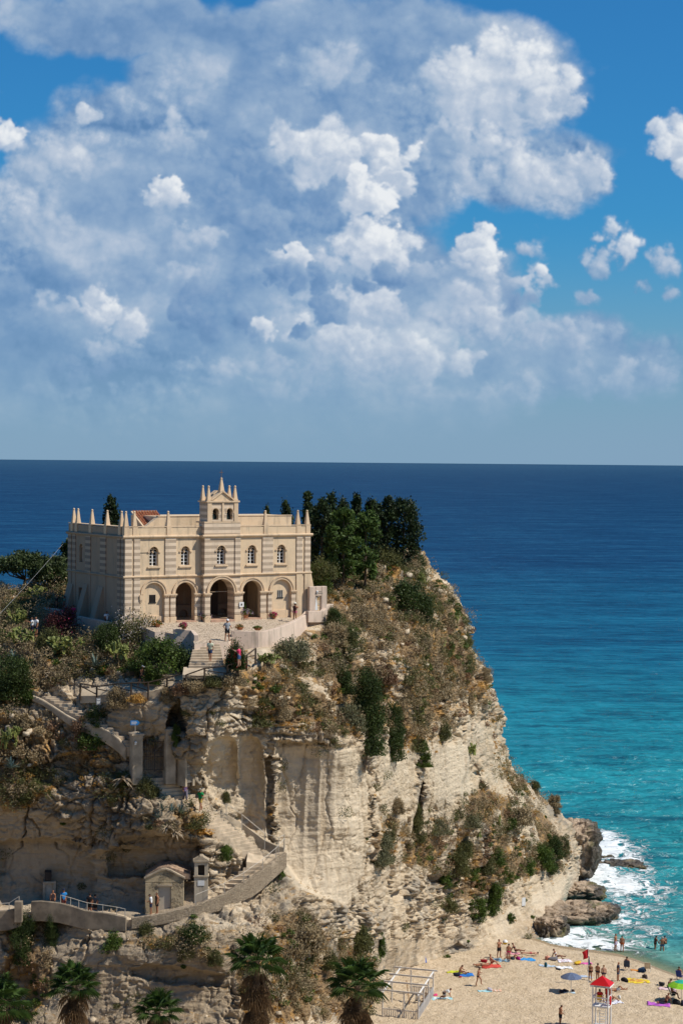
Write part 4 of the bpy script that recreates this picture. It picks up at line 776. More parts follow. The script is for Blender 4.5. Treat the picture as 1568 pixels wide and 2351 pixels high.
# upper nave wall set back, tiled roof
q = MB(); a = fac(Z1(1045, 205), 3.); b_ = fac(Z2(1068, 545), 3.); q.box(a[0], b_[0], 3., 8.5, COR+.2, a[2]); 
l_ = fac(Z1(905, 330), 3.); q.prismy([(l_[0]-.6, COR+.2), (a[0]-.002, COR+.2), (a[0]-.002, a[2]), (l_[0]-.3, l_[2]-.1)], 3.0, 3.5); q.build('nave_wall', M_PL, church)
q = MB(); q.box(a[0]-.05, b_[0]+.05, 2.95, 3.4, a[2], a[2]+.06); q.build('nave_coping', M_TRIM, church)
p1 = fac(Z1(755, 150), 7.2); p2 = fac(Z1(925, 148), 7.2); p4 = fac(Z1(890, 322), 3.9); p3 = p4+(p2-p1)+np.array([.9, 0, 0]); p2 = p2+np.array([.9, 0, 0])
def tile_roof(c1, c2, c3, c4, n=9, rows=10):
    v = []; f = []; per = 6; nn = n*per
    up = np.cross(c2-c1, c4-c1); up /= np.linalg.norm(up); up = up if up[2] > 0 else -up
    for j in range(rows+1):
        for k in (0, 1):
            if j == rows and k: continue
            for i in range(nn+1):
                s = i/nn; r = j/rows; q_ = (c1*(1-s)+c2*s)*(1-r)+(c4*(1-s)+c3*s)*r; w = abs(math.sin(math.pi*i/per))*.10; lift = .05 if k == 0 and j else 0
                v.append(q_+up*(w+(.035 if k == 0 else 0.)))
    R_ = len(v)//(nn+1); 
    for j in range(R_-1):
        for i in range(nn): f.append((j*(nn+1)+i, j*(nn+1)+i+1, (j+1)*(nn+1)+i+1, (j+1)*(nn+1)+i))
    return MB().add(v, f)
M_TILE = simple('clay_tiles', (.24, .075, .035), .85, .45, 5, c2=(.34, .13, .06))
tile_roof(p1, p2, p3, p4).build('tile_roof', M_TILE, church)
q = MB(); q.prismx([(7.3, COR+.2), (3.9, COR+.2), (3.9, p4[2]-.05), (7.2, p1[2]-.08)], p1[0]+.05, p2[0]); q.build('gable_wall', M_PL, church)
q = MB(); e = np.array([-.06, 0, 0]); q.bar(p1+e, p4+e, .14, .10); q.bar(p1, p2, .14, .12); q.build('roof_verge', M_TRIM, church)
# buttresses
for y0, y1, zt, out in ((7.15, 8.05, 2.9, 1.35), (4.0, 5.0, 2.85, 1.35), (10.3, 11.45, 2.75, 1.2)):
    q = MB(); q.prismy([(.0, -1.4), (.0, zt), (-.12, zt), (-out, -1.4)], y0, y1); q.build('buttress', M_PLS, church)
q = MB(); q.prismy([(FL, -.5), (FL+1.6, -.5), (FL+.05, 6.2), (FL, 6.2)], .8, 4.0); q.build('buttress', M_PL, church)
q = MB(); a = fac(Z1(845, 605), -.02); b_ = fac(Z1(935, 603), -.02); q.bar(a, b_, .03, .03); q.build('iron_bracket', M_IRON, church)
# small notice board on the pier by the third arch
q = MB(); a = fac(Z2(548, 1400), TY-.22); q.box(a[0]-.02, a[0]+.42, TY-.25, TY-.21, a[2]-.42, a[2]); w_ = q.build('notice_board', M_WHITE, church); q = MB(); q.box(a[0]+.12, a[0]+.26, TY-.262, TY-.252, a[2]-.3, a[2]-.12); q.build('notice_picture', M_DARK, w_)
# ------------------------------------------------------------------ cobbled terrace, sloping towards the steps
SLP = 1.15/8
def terr(x, y, h=0.):
    """picture position -> world point on the terrace (h metres above it)"""
    r = ray(x, y); nx = np.array([-fn[0]*-SLP, -fn[1]*-SLP])  # gradient below
    # z = TZ+h + SLP*yl, yl = -(p-A).fn
    den = r[2]+SLP*(r[:2]@fn); num = TZ+h-SLP*((O[:2]-A3[:2])@fn)-O[2]; return O+r*(num/den)
def cobble():
    m, t, b = _nt('cobbles'); g = N(t, 'ShaderNodeNewGeometry'); p = g.outputs['Position']
    v = N(t, 'ShaderNodeTexVoronoi'); v.inputs['Scale'].default_value = 8.5; L(t, p, v.inputs['Vector']); n = noise(t, p, .6, 4)
    hs = N(t, 'ShaderNodeSeparateColor'); L(t, v.outputs['Color'], hs.inputs[0])
    col = mixc(t, maprange(t, hs.outputs[0], 0, 1, 0, 1, 'LINEAR'), (.36, .28, .20), (.58, .47, .35)); col = mixc(t, maprange(t, v.outputs['Distance'], .45, .75), col, (.20, .15, .10)); col = mixc(t, maprange(t, n, .45, .7, 0, .4), col, (.50, .40, .28))
    L(t, col, b.inputs['Base Color']); b.inputs['Roughness'].default_value = .9; bump(t, b, v.outputs['Distance'], -.8, .05); return m
PAR_PX = [(532, 1447.5), (594, 1450.5), (610, 1449), (625, 1446), (643, 1440.5), (660, 1434), (675, 1427.5), (688, 1421), (697, 1415.5), (704, 1410.5), (711, 1402)]
parW = [terr(x, y, .55) for x, y in PAR_PX]
lft = [terr(447, 1482, 0), terr(437, 1447, .3)]
outl = [c2w(3.6, .3, 0), c2w(18.6, .3, 0)]+[q-np.array([0, 0, .55]) for q in parW[::-1]]+[terr(520, 1474), terr(447, 1479), terr(440, 1462), terr(380, 1452), c2w(1.0, -3.8, -.5), c2w(1.0, .3, 0)]
q = MB(); ctr = np.mean(outl, 0); v = [ctr]+outl; n = len(outl); q.add(v, [(0, 1+i, 1+(i+1) % n) for i in range(n)]); q2 = MB(); q2.add([p_-np.array([0, 0, 1.6]) for p_ in outl]+[p_-np.array([0, 0, .004]) for p_ in outl], [(i, (i+1) % n, n+(i+1) % n, n+i) for i in range(n)]); tag(q2.build('terrace_base', M_WALLW), kind='structure')
tag(q.build('cobbled_terrace', cobble()), kind='structure')
def wall_along(name, tops, th, hgt, m, label, cat='wall', cope=None, taper=0., bev=.03):
    """solid wall under a line of top points; th thickness, hgt height down to the ground; side: away from the camera"""
    tops = [np.array(p_, float) for p_ in tops]; n = len(tops); nor = []
    for i in range(n):
        t_ = tops[min(i+1, n-1)]-tops[max(i-1, 0)]; nn = np.array([-t_[1], t_[0], 0]); nn /= np.linalg.norm(nn); nor.append(nn if nn[1] > 0 else -nn)
    hs = hgt if isinstance(hgt, (list, tuple)) else [hgt]*n
    v = []; f = []
    for p_, nn, h in zip(tops, nor, hs): v += [p_-np.array([0, 0, h])-nn*taper, p_, p_+nn*th, p_+nn*th-np.array([0, 0, h])]
    for i in range(n-1): a, b_ = 4*i, 4*i+4; f += [(a, b_, b_+1, a+1), (a+1, b_+1, b_+2, a+2), (a+2, b_+2, b_+3, a+3), (a+3, b_+3, b_, a)]
    f += [(0, 1, 2, 3), (4*n-1, 4*n-2, 4*n-3, 4*n-4)]
    o = MB().add(v, f).build(name, m, bev=bev); tag(o, label, cat); return o
wall_along('terrace_wall', parW, .4, [1.4, 2.3, 2.35, 2.4, 2.4, 2.4, 2.3, 2.2, 2.1, 2.0, 1.8], M_WALLW, 'pale plastered terrace wall curving round the cobbled forecourt', taper=.12)
wall_along('terrace_wall', [terr(398, 1444, .5), terr(438, 1447, .5), terr(446, 1458, .5)], .4, 1.6, M_WALLW, 'short plastered wall end beside the top of the church steps')
wl = [(178, 1414.5), (205, 1420), (255, 1428.5)]
wall_along('retaining_wall', [hit(x, y+14)[0]*0+P(x, y, d_) for (x, y), d_ in zip(wl, (172.3, 171, 168.6))], .4, 2.6, M_WALLW, 'plastered retaining wall below the buttressed side of the church')
wall_along('retaining_wall', [P(98, 1395, 176.5), P(128, 1398, 175), P(150, 1406, 174)], .4, 2.4, M_WALLW, 'low plastered wall end beside the reddish bougainvillea')
# doorway fragment east of the church
gw = empty('ruined_doorway', c2w(18.5, -.6, 0), YAW, 'roughcast wall fragment with an open doorway joined to the church corner', 'wall')
q = MB(); a = fac(Z2(1250, 1245), -.6); b_ = fac(Z2(1425, 1245), -.6); o1 = fac(Z2(1308, 1340), -.6); o2 = fac(Z2(1368, 1480), -.6); x0 = 18.5; zt = a[2]
q.box(a[0]-x0, o1[0]-x0, 0, .4, -1, zt); q.box(o2[0]-x0, b_[0]-x0, 0, .4, -1, zt); q.box(o1[0]-x0, o2[0]-x0, 0, .4, o1[2], zt); q.build('wall', M_WALLW, gw, bev=.05)
q = MB(); q.prismy([(o1[0]-x0-.02, o2[2]), (o1[0]-x0+.28, o2[2]), (o1[0]-x0+.12, o1[2])], .05, .36); q.build('jamb', M_WHITE, gw)
q = MB(); q.ball((.1, -.06, zt-.45), .1, 8, 5); q.box(.04, .16, -.06, .0, zt-.62, zt-.48); q.build('lamp', M_WHITE, gw)
q = MB(); q.box(o1[0]-x0, o2[0]-x0+.1, -.02, -.004, o1[2]+.22, o1[2]+.3); q.box(o1[0]-x0+.05, o2[0]-x0+.05, -.02, -.004, o1[2]+.38, o1[2]+.44); q.build('inscription', simple('grey_letters', (.28, .23, .18)), gw)
a = Z2(1240, 1490); b_ = Z2(1385, 1490); c_ = Z2(1410, 1470); d_ = Z2(1440, 1420); e_ = Z2(1490, 1418)
wall_along('parapet_wall', [P(*a, 175.2), P(*b_, 176.6), P(*c_, 177.4), P(*d_, 180), P(*e_, 181)], .4, [1.0, 1.0, 1.6, 1.6, 2.2], M_WALLW, 'low plastered wall dropping away beside the ruined doorway')
# ------------------------------------------------------------------ steps, paths, walls and small buildings on the rock
def D(x, y): return float(depth0(np.array([x], float), np.array([y], float))[0])
def T(x, y, off=.3): return P(x, y, D(x, y)-off)
Z5b = lambda x, y: (x/2.1333, 1796.7+y/2.1333)
Z3b = lambda x, y: (x/2.743, 1429.2+y/2.743)
M_STEP = simple('worn_steps', (.47, .375, .265), .9, .2, 1.5, .4); M_PATH = simple('trodden_path', (.50, .40, .28), .95, .2, .8, .4, 6); M_WALK = simple('shaded_render', (.225, .18, .13), .9, .3, 1.2, .4); M_CONC = simple('pale_concrete', (.37, .30, .215), .9, .25, 1.2, .3)  # walkway walls: darker copy of the concrete with their shade in its colour
def rubble(name, a, b_, c, cover=.45):
    m, t, b = _nt(name); g = N(t, 'ShaderNodeNewGeometry'); p = g.outputs['Position']
    v = N(t, 'ShaderNodeTexVoronoi', feature='DISTANCE_TO_EDGE'); v.inputs['Scale'].default_value = 6.; L(t, scalev(t, p, (1, 1, 1.5)), v.inputs['Vector']); v2 = N(t, 'ShaderNodeTexVoronoi'); v2.inputs['Scale'].default_value = 6.; L(t, scalev(t, p, (1, 1, 1.5)), v2.inputs['Vector'])
    hs = N(t, 'ShaderNodeSeparateColor'); L(t, v2.outputs['Color'], hs.inputs[0]); n = noise(t, p, 1.1, 5, .6)
    col = mixc(t, hs.outputs[0], a, b_); col = mixc(t, maprange(t, v.outputs[0], .02, .12, 1, 0), col, c); cm = maprange(t, n, 1-cover, 1.12-cover); col = mixc(t, cm, col, c)
    L(t, col, b.inputs['Base Color']); b.inputs['Roughness'].default_value = .95; bump(t, b, math_(t, 'ADD', math_(t, 'MULTIPLY', maprange(t, v.outputs[0], 0, .15), math_(t, 'SUBTRACT', 1., cm)), math_(t, 'MULTIPLY', noise(t, p, 9, 4, .65), .6)), .9, .07); return m
M_RUB = rubble('rubble_masonry', (.26, .20, .135), (.44, .35, .24), (.38, .30, .21))
def stairs(name, L0, R0, L1, R1, n, label, m=None, tread=.0):
    L0, R0, L1, R1 = [np.array(q, float) for q in (L0, R0, L1, R1)]; mb = MB(); h = (np.array([L0[2]+R0[2]])/2-(L1[2]+R1[2])/2)[0]/n
    zt = (L0[2]+R0[2])/2
    for i in range(n):
        a, b = i/n, (i+1)/n; z = zt-h*(i+.0)-h; lt, rt = L0+(L1-L0)*a, R0+(R1-R0)*a; lb, rb = L0+(L1-L0)*b, R0+(R1-R0)*b
        j = [random.uniform(-.015, .015) for _ in range(4)]
        top = [(lb[0], lb[1], z+j[0]), (rb[0], rb[1], z+j[1]), (rt[0], rt[1], z+j[2]), (lt[0], lt[1], z+j[3])]
        mb.hexa([(x, y, zz-h-.55) for x, y, zz in top], top)
    o = mb.build(name, m or M_STEP, bev=.02); return tag(o, label, 'steps')
def strip(name, front, back, m, thick=.6):
    n = len(front); mb = MB(); v = []
    for a, b in zip(front, back): v += [a, b, b-np.array([0, 0, thick]), a-np.array([0, 0, thick])]
    f = []
    for i in range(n-1): k = 4*i; f += [(k, k+4, k+5, k+1), (k+3, k+2, k+6, k+7), (k, k+3, k+7, k+4), (k+1, k+5, k+6, k+2)]
    f += [(0, 1, 2, 3), (4*n-4, 4*n-1, 4*n-2, 4*n-3)]
    return tag(mb.add(v, f).build(name, m), kind='structure')
# church steps
stairs('stone_steps', terr(446, 1473), terr(504, 1473), P(433, 1530, 159.6), P(516, 1527, 159.6), 9, 'broad worn stone steps climbing to the cobbled church terrace')
stairs('stone_steps', T(342, 1513, .9), T(368, 1511, .7), T(350, 1552, .6), T(398, 1548, .5), 5, 'short flight of pale steps beside the rustic handrail under the hedge')
strip('landing', [P(420, 1549, 158.7), P(470, 1552, 158.6), P(532, 1548, 158.6)], [P(422, 1531.5, 159.75), P(470, 1531.5, 159.7), P(528, 1529.5, 159.7)], M_STEP, .25)
# path along the wooden fence and down to the gate
fr = [(528, 1537), (470, 1546), (424, 1566), (384, 1578), (341, 1589), (302, 1590), (262, 1592), (223, 1597), (185, 1598)]; bk = [(516, 1526), (450, 1530), (400, 1548), (360, 1561), (330, 1570), (300, 1574), (264, 1575), (230, 1577), (190, 1582)]
strip('path', [T(x, y, .55) for x, y in fr], [T(x, y, .05) for x, y in bk], M_PATH)
pts = [(96, 1600, 130, 1590), (125, 1618, 165, 1600), (160, 1640, 190, 1622), (200, 1656, 222, 1642), (245, 1678, 262, 1664), (280, 1706, 300, 1694), (306, 1730, 330, 1712)]
for i in range(len(pts)-1):
    a, b = pts[i], pts[i+1]
    stairs('stone_steps', T(a[2], a[3], .25), T(a[0], a[1], .55), T(b[2], b[3], .25), T(b[0], b[1], .55), 3, ('topmost', 'second', 'third', 'fourth', 'fifth', 'lowest')[i]+' set of worn steps along the curving low wall above the gate')
wall_along('path_wall', [T(x, y, .75) for x, y in [(74, 1596), (98, 1606), (120, 1620), (150, 1640), (180, 1656), (206, 1661), (232, 1670), (256, 1682), (274, 1696), (290, 1716)]], .3, [.5, .5, .6, .7, .8, .9, 1.1, 1.2, 1.2, 1.1], M_CONC, 'low rounded wall curving down beside the steps towards the gate', bev=.1)
# gate
gp = T(313, 1772, .55); gq = T(389, 1772, .35); gq[2] = gp[2]
gy = math.atan2((gq-gp)[1], (gq-gp)[0])
for p_, h, lb in ((gp, 3.2, 'tall square gate pillar beside the blue arrow sign'), (gq, 3.55, 'tall square gate pillar in front of the dark cave mouth')):
    e = empty('gate_pillar', p_, gy+.25, lb, 'pillar'); w = .43; q = MB(); q.box(-w, w, -w, w, -1, h-.22); q.build('shaft', M_CONC, e, bev=.04); q = MB(); q.box(-w-.09, w+.09, -w-.09, w+.09, h-.22, h-.08); q.hexa([(-w-.05, -w-.05, h-.08), (w+.05, -w-.05, h-.08), (w+.05, w+.05, h-.08), (-w-.05, w+.05, h-.08)], [(-.1, -.1, h+.06), (.1, -.1, h+.06), (.1, .1, h+.06), (-.1, .1, h+.06)]); q.build('cap', M_CONC, e)
    if p_ is gp: q = MB(); q.ball((-.2, -w-.08, h-.75), .1, 8, 5); q.box(-.27, -.13, -w-.06, -w, h-.95, h-.82); q.build('lamp', M_WHITE, e)
Lg = float(np.linalg.norm((gq-gp)[:2])); e = empty('iron_gate', gp, gy, 'rusty barred iron gate standing ajar between the two pillars', 'gate')
for nm, x0, x1, yy in (('leaf', .5, Lg*.55, -.0), ('leaf', Lg*.57, Lg-.46, .0)):
    q = MB(); n = 7
    for i in range(n): x = x0+(x1-x0)*i/(n-1); q.box(x-.016, x+.016, yy-.016, yy+.016, .08, 2.5+.18*math.sin(math.pi*i/(n-1)))
    for z in (.15, 1.2, 2.42): q.box(x0, x1, yy-.02, yy+.02, z-.02, z+.02)
    q.build('gate_leaf', simple('rusty_bar', (.05, .04, .035), .7) if 'rusty_bar' not in bpy.data.materials else bpy.data.materials['rusty_bar'], e)
q = MB(); q.box(Lg*.55, Lg*.57, -.035, .035, .0, 2.6); q.build('lock_rail', bpy.data.materials['rusty_bar'], e)
stairs('stone_steps', T(332, 1779, .5), T(379, 1776, .3), T(392, 1828, .6), T(449, 1824, .3), 6, 'wide stone steps falling from the iron gate past the rock door')
stairs('stone_steps', T(396, 1829, .7), T(450, 1826, .3), T(462, 1866, .7), T(494, 1866, .2), 5, 'steps with the person in green, below the rock door')
stairs('stone_steps', T(463, 1867, .8), T(496, 1869, .25), T(570, 1950, .8), T(608, 1964, .25), 13, 'long narrow flight descending beside the sloping parapet to the landing')
strip('landing', [T(566, 1979, .9), T(615, 1983, .6), T(642, 1964, .6)], [T(570, 1953, .5), T(608, 1966, .2), T(655, 1952, .2)], M_STEP)
stairs('stone_steps', T(569, 1980, .9), T(616, 1983, .75), P(470, 2063, 159.6), P(477, 2073, 158.75), 9, 'fan of broad steps from the landing down to the wayside shrine', M_STEP)
wall_along('stair_parapet', [T(x, y, o_) for x, y, o_ in ((506, 1856, .1), (530, 1874, .1), (556, 1890, .2), (584, 1911, .3), (608, 1929, .35), (632, 1940, .4), (653, 1946, .5))], .32, [1.1, 1.2, 1.25, 1.3, 1.3, 1.2, .9], M_CONC, 'sloping plastered parapet behind the long flight of steps', bev=.05)
wall_along('stair_wall', [P(*a) for a in ((659, 1957, 162.4), (641, 1969, 161.9), (624, 1981, 161.2), (603, 1998, 160.6), (581, 2014, 160.), (549, 2034, 159.3), (516, 2052, 158.7), (484, 2066, 158.1), (450, 2078, 157.6), (412, 2088, 157.2), (375, 2097, 156.9), (338, 2103, 156.7), (302, 2108, 156.6))], .35, [1.2, 1.4, 1.5, 1.6, 1.6, 1.4, 1.3, 1.1, 1.0, .9, .9, .9, .9], M_RUB, 'rubble stone wall holding up the broad steps and the walkway', bev=.05)
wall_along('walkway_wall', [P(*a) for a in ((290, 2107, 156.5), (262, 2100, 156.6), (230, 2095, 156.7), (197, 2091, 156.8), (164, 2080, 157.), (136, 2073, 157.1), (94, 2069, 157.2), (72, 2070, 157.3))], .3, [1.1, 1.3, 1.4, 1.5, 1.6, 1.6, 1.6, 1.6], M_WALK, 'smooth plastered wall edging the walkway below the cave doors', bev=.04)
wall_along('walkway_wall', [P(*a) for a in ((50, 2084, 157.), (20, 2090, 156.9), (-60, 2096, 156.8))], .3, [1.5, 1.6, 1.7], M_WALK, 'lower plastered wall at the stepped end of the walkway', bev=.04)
e_ = P(44, 2076, 156.8); q = MB(); q.box(-.3, .3, -.3, .3, -1.4, .25); o_ = q.build('wall_pier', M_WALK, bev=.03); o_.location = e_; tag(o_, 'squat plastered pier where the walkway wall steps down', 'pier')
wf = [P(*a) for a in ((-60, 2106, 157.2), (50, 2100, 157.3), (90, 2092, 157.5), (136, 2090, 157.4), (197, 2102, 157.1), (262, 2108, 156.9), (300, 2112, 156.9), (375, 2103, 157.2), (450, 2084, 157.9), (484, 2072, 158.4))]
wb = [w_+np.array([0, 3.2, .12]) for w_ in wf]; strip('walkway', wf, wb, M_PATH)
M_RAIL = simple('galvanised_rail', (.55, .50, .42), .5, .15, metal=.2)
def railing(name, pts, h, label, every=1, r=.022, m=None, low=False):
    e = empty(name, pts[0], 0, label, 'railing'); o0 = np.array(pts[0]); up = np.array([0, 0, h]); q = MB(); q.tube([np.array(p_)-o0+up for p_ in pts], r, 6); q.build('rail', m or M_RAIL, e)
    for p_ in pts[::every]: q = MB(); q.box(-.028, .028, -.028, .028, -.05, h); o = q.build('post', m or M_RAIL, e); o.location = tuple(np.array(p_)-o0)
    if low: q = MB(); q.tube([np.array(p_)-o0+up*.5 for p_ in pts], r*.8, 6); q.build('lower_rail', m or M_RAIL, e)
    return e
railing('handrail', [P(*a) for a in ((288, 2105, 156.6), (269, 2100.5, 156.75), (237, 2095.5, 156.85), (201, 2090.5, 156.95), (182, 2085, 157.05), (163, 2079, 157.1), (140, 2073, 157.2))], .62, 'pale metal handrail with posts along the walkway wall')
railing('handrail', [P(*a) for a in ((45, 2074, 157.1), (22, 2089, 157), (-30, 2092, 156.9))], .55, 'short metal handrail on the lower end of the walkway wall')
railing('handrail', [P(*a) for a in ((653, 1947, 163.4), (634, 1969, 161.7), (603, 1995, 160.8), (560, 2026, 159.7), (516, 2050, 158.9), (450, 2077, 157.8))], .8, 'thin iron handrail climbing beside the fan of broad steps')
railing('handrail', [T(x, y, o_) for x, y, o_ in ((520, 1880, .55), (556, 1905, .7), (608, 1948, .9), (640, 1958, .9), (652, 1951, .8))], 1.25, 'tall thin handrail against the sloping stair parapet')
# rustic fence
M_LOG = simple('dark_timber', (.065, .045, .03), .85, .4, 4, .4)
def fence(pts, h, label):
    p0 = np.array(pts[0]); e = empty('wooden_fence', p0, 0, label, 'fence')
    for p_ in pts: q = MB(); q.tube([np.array(p_)-p0-np.array([0, 0, .5]), np.array(p_)-p0+np.array([0, 0, h])], .075, 7); q.build('post', M_LOG, e)
    for a, b in zip(pts, pts[1:]):
        a, b = np.array(a)-p0, np.array(b)-p0; q = MB(); q.tube([a+np.array([0, 0, h-.03]), b+np.array([0, 0, h-.03])], .06, 6); q.build('rail', M_LOG, e)
        q = MB(); q.tube([a+np.array([0, 0, h*.75]), b+np.array([0, 0, h*.25])], .045, 6); q.build('brace', M_LOG, e)
fence([T(x, y, .7) for x, y in ((185, 1594), (223, 1601), (263.6, 1596), (302, 1593), (341, 1592), (384, 1582), (424, 1570))], .92, 'dark rustic timber fence of seven posts along the level path')
fence([P(428, 1573, 158.4), P(470, 1558, 158.4), P(522, 1552, 158.4), P(545, 1545, 158.4)], .85, 'dark timber fence at the foot of the broad church steps')
fence([P(547, 1544, 158.5), P(567, 1526, 160.5), P(587, 1510, 162.4)], .8, 'grey timber handrail climbing to the corner of the terrace wall')
fence([T(x, y, .7) for x, y in ((310, 1511), (345, 1527), (379, 1543))], .85, 'timber handrail sloping down through the shrubs to the short flight')
# signs
e = empty('arrow_sign', T(311, 1682, .9), .1, 'blue arrow-shaped direction sign on a thin pole above the gate pillar', 'sign')
q = MB(); q.tube([(0, 0, -.6), (0, 0, .75)], .025, 6); q.build('pole', M_RAIL, e); q = MB(); q.prismy([(-.38, .6), (.2, .6), (.36, .79), (.2, .98), (-.38, .98)], -.02, .02); q.build('panel', simple('sign_blue', (.02, .20, .52), .4, .05), e)
q = MB(); q.box(-.3, .12, -.026, -.022, .84, .88); q.box(-.3, .16, -.026, -.022, .76, .80); q.box(-.3, .05, -.026, -.022, .68, .72); q.build('lettering', M_WHITE, e)
e = empty('information_sign', T(227, 1620, .9), .1, 'small grey information panel below the timber fence', 'sign'); q = MB(); q.box(-.18, .18, -.03, .03, .05, .62); q.build('panel', simple('grey_panel', (.28, .30, .32), .5), e); q = MB(); q.box(-.12, .12, -.036, -.032, .45, .55); q.box(-.12, .12, -.036, -.032, .16, .38); q.build('print', M_WHITE, e); q = MB(); q.tube([(0, 0, -.5), (0, 0, .06)], .03); q.build('post', M_IRON, e)
# doors cut into the rock
def rockdoor(x, y, w, h, yaw, label, door, win=None, grille=False, off=.45, pl_=True):
    p_ = P(x, y, hit(x, y-h*14)[0][1]-off); e = empty('rock_door', p_, yaw, label, 'doorway')
    q = MB(); t = .22; q.box(-w/2-t, -w/2, 0, 1.2, -.3, h); q.box(w/2, w/2+t, 0, 1.2, -.3, h); q.box(-w/2-t, w/2+t, -.02, 1.2, h, h+.2); q.build('frame', M_CONC, e, bev=.03)
    q = MB(); q.box(-w/2, w/2, .18, .24, -.3, h); d = q.build('door', door, e); 
    if grille:
        q = MB()
        for i in range(5): xx = -w/2+(i+.5)*w/5; q.box(xx-.02, xx+.02, .10, .14, 0, h)
        q.box(-w/2, w/2, .09, .13, h*.35, h*.35+.05); q.box(-w/2, w/2, .09, .13, h*.7, h*.7+.05); q.build('bar', M_RAIL, d)
    else: q = MB(); q.ball((w/2-.12, .15, 1.0), .04, 6, 4); q.build('handle', M_IRON, d)
    if win: q = MB(); x0, z0, ww, hh = win; q.box(x0-ww/2, x0+ww/2, -.015, 1.0, z0, z0+hh); q.build('vent', M_DARK, e)
    return e
rockdoor(437, 1797, .55, 1.85, .75, 'dark barred doorway let into the rock below the cave', simple('dark_plank', (.04, .03, .022), .8), (.0, 2.3, .3, .5), True, .12)
rockdoor(114, 2084, .62, 1.95, .15, 'pale door cut into the shaded cliff above the walkway', simple('pale_door', (.50, .43, .33), .7), (-.1, 2.25, .55, .65), False, .35)
# chapel hut
hb = P(378, 2094, 158.3); e = empty('stone_hut', hb, .06, 'small plastered stone hut with a shallow gable and pale door under the overhang', 'hut'); HW = 1.55
m_h = rubble('hut_plaster', (.22, .17, .11), (.38, .31, .20), (.44, .35, .22), .60)
q = MB(); q.box(-HW, -.5, 0, .35, -.6, 2.35); q.box(.5, HW, 0, .35, -.6, 2.35); q.box(-.5, .5, 0, .35, 2.08, 2.35); q.prismy([(-HW, 2.352), (HW, 2.352), (HW, 2.72), (.5, 3.28), (.1, 3.42), (-.25, 3.38), (-HW, 2.72)], 0, .35); q.box(-HW, -HW+.3, .35, 2.6, -.6, 2.6); q.box(HW-.3, HW, .35, 2.6, -.6, 2.6); q.build('wall', m_h, e, bev=.04)
q = MB(); pr = [(-HW-.08, 2.68), (-.25, 3.36), (.1, 3.40), (.5, 3.26), (HW+.08, 2.66)]; q.prismy(pr+[(a, b+.12) for a, b in pr[::-1]], -.1, .30); q.build('gable_coping', M_CONC, e)
q = MB(); q.prismy([(-HW, 2.55), (HW+.5, 2.55), (HW+.5, 2.95), (.4, 3.55), (-.4, 3.5), (-HW, 2.8)], .36, 2.9); q.build('roof', simple('mossy_tiles', (.32, .22, .15), .95, .4, 3, .7, 5), e)
q = MB(); q.box(-.49, .49, .16, .22, -.3, 2.07); d = q.build('door', simple('cream_door', (.50, .44, .35), .6, .06), e); q = MB(); q.ball((-.38, .13, .95), .04, 6, 4); q.build('handle', M_IRON, d); q = MB(); q.box(-.62, .62, -.06, .02, 2.08, 2.2); q.build('lintel', M_CONC, e)
# wayside shrine pillar
sb = P(462, 2069, 158.7); e = empty('wayside_shrine', sb, .06, 'plastered shrine pillar with a dark niche and a plaque beside the stone hut', 'shrine'); q = MB(); w = .56
q.box(-w, w, -.0, .9, -.6, 1.95); q.box(-w, -.26, 0, .9, 2.06, 3.15); q.box(.26, w, 0, .9, 2.06, 3.15); q.box(-.26, .26, .4, .9, 2.06, 3.15); q.box(-.26, .26, 0, .4, 2.9, 3.15); q.build('shaft', plaster('shrine_plaster', (.52, .44, .33), .6), e, bev=.02)
q = MB(); q.box(-w-.07, w+.07, -.07, .97, 1.95, 2.06); q.box(-w-.09, w+.09, -.09, .99, 3.15, 3.27); q.build('moulding', M_CONC, e); q = MB(); q.prismy([(-w-.05, 3.27), (w+.05, 3.27), (.22, 3.5), (.12, 3.62), (-.12, 3.62), (-.22, 3.5)], -.04, .94); q.build('pediment', M_CONC, e)
q = MB(); q.box(-.26, .26, .36, .399, 2.06, 2.9); q.build('niche', M_DARK, e); q = MB(); q.box(-.27, .27, -.03, -.004, 1.25, 1.66); q.build('plaque', M_WHITE, e)
# overhead cable
q = MB(); a = c2w(.0, 11.4, 6.9); b = P(-130, 1540, 150.); q.tube([a+(b-a)*t-np.array([0, 0, 1.2*4*t*(1-t)*.25]) for t in np.linspace(0, 1, 14)], .011, 5); tag(q.build('overhead_cable', simple('steel_cable', (.30, .30, .30), .5)), 'thin overhead cable running down from the church corner', 'cable')
pp, nn = hit(1220/1.2245+555/2.743, 2150/1.2245+865/2.743); q = MB(); q.box(-.22, .22, -.03, .03, -.4, .45); o_ = q.build('cliff_notice', M_WHITE); o_.location = tuple(pp+nn*.15+np.array([0, -.25, 0])); o_.rotation_euler = (0, 0, .5); tag(o_, 'small white notice fixed to the pale cliff above the beach', 'notice')
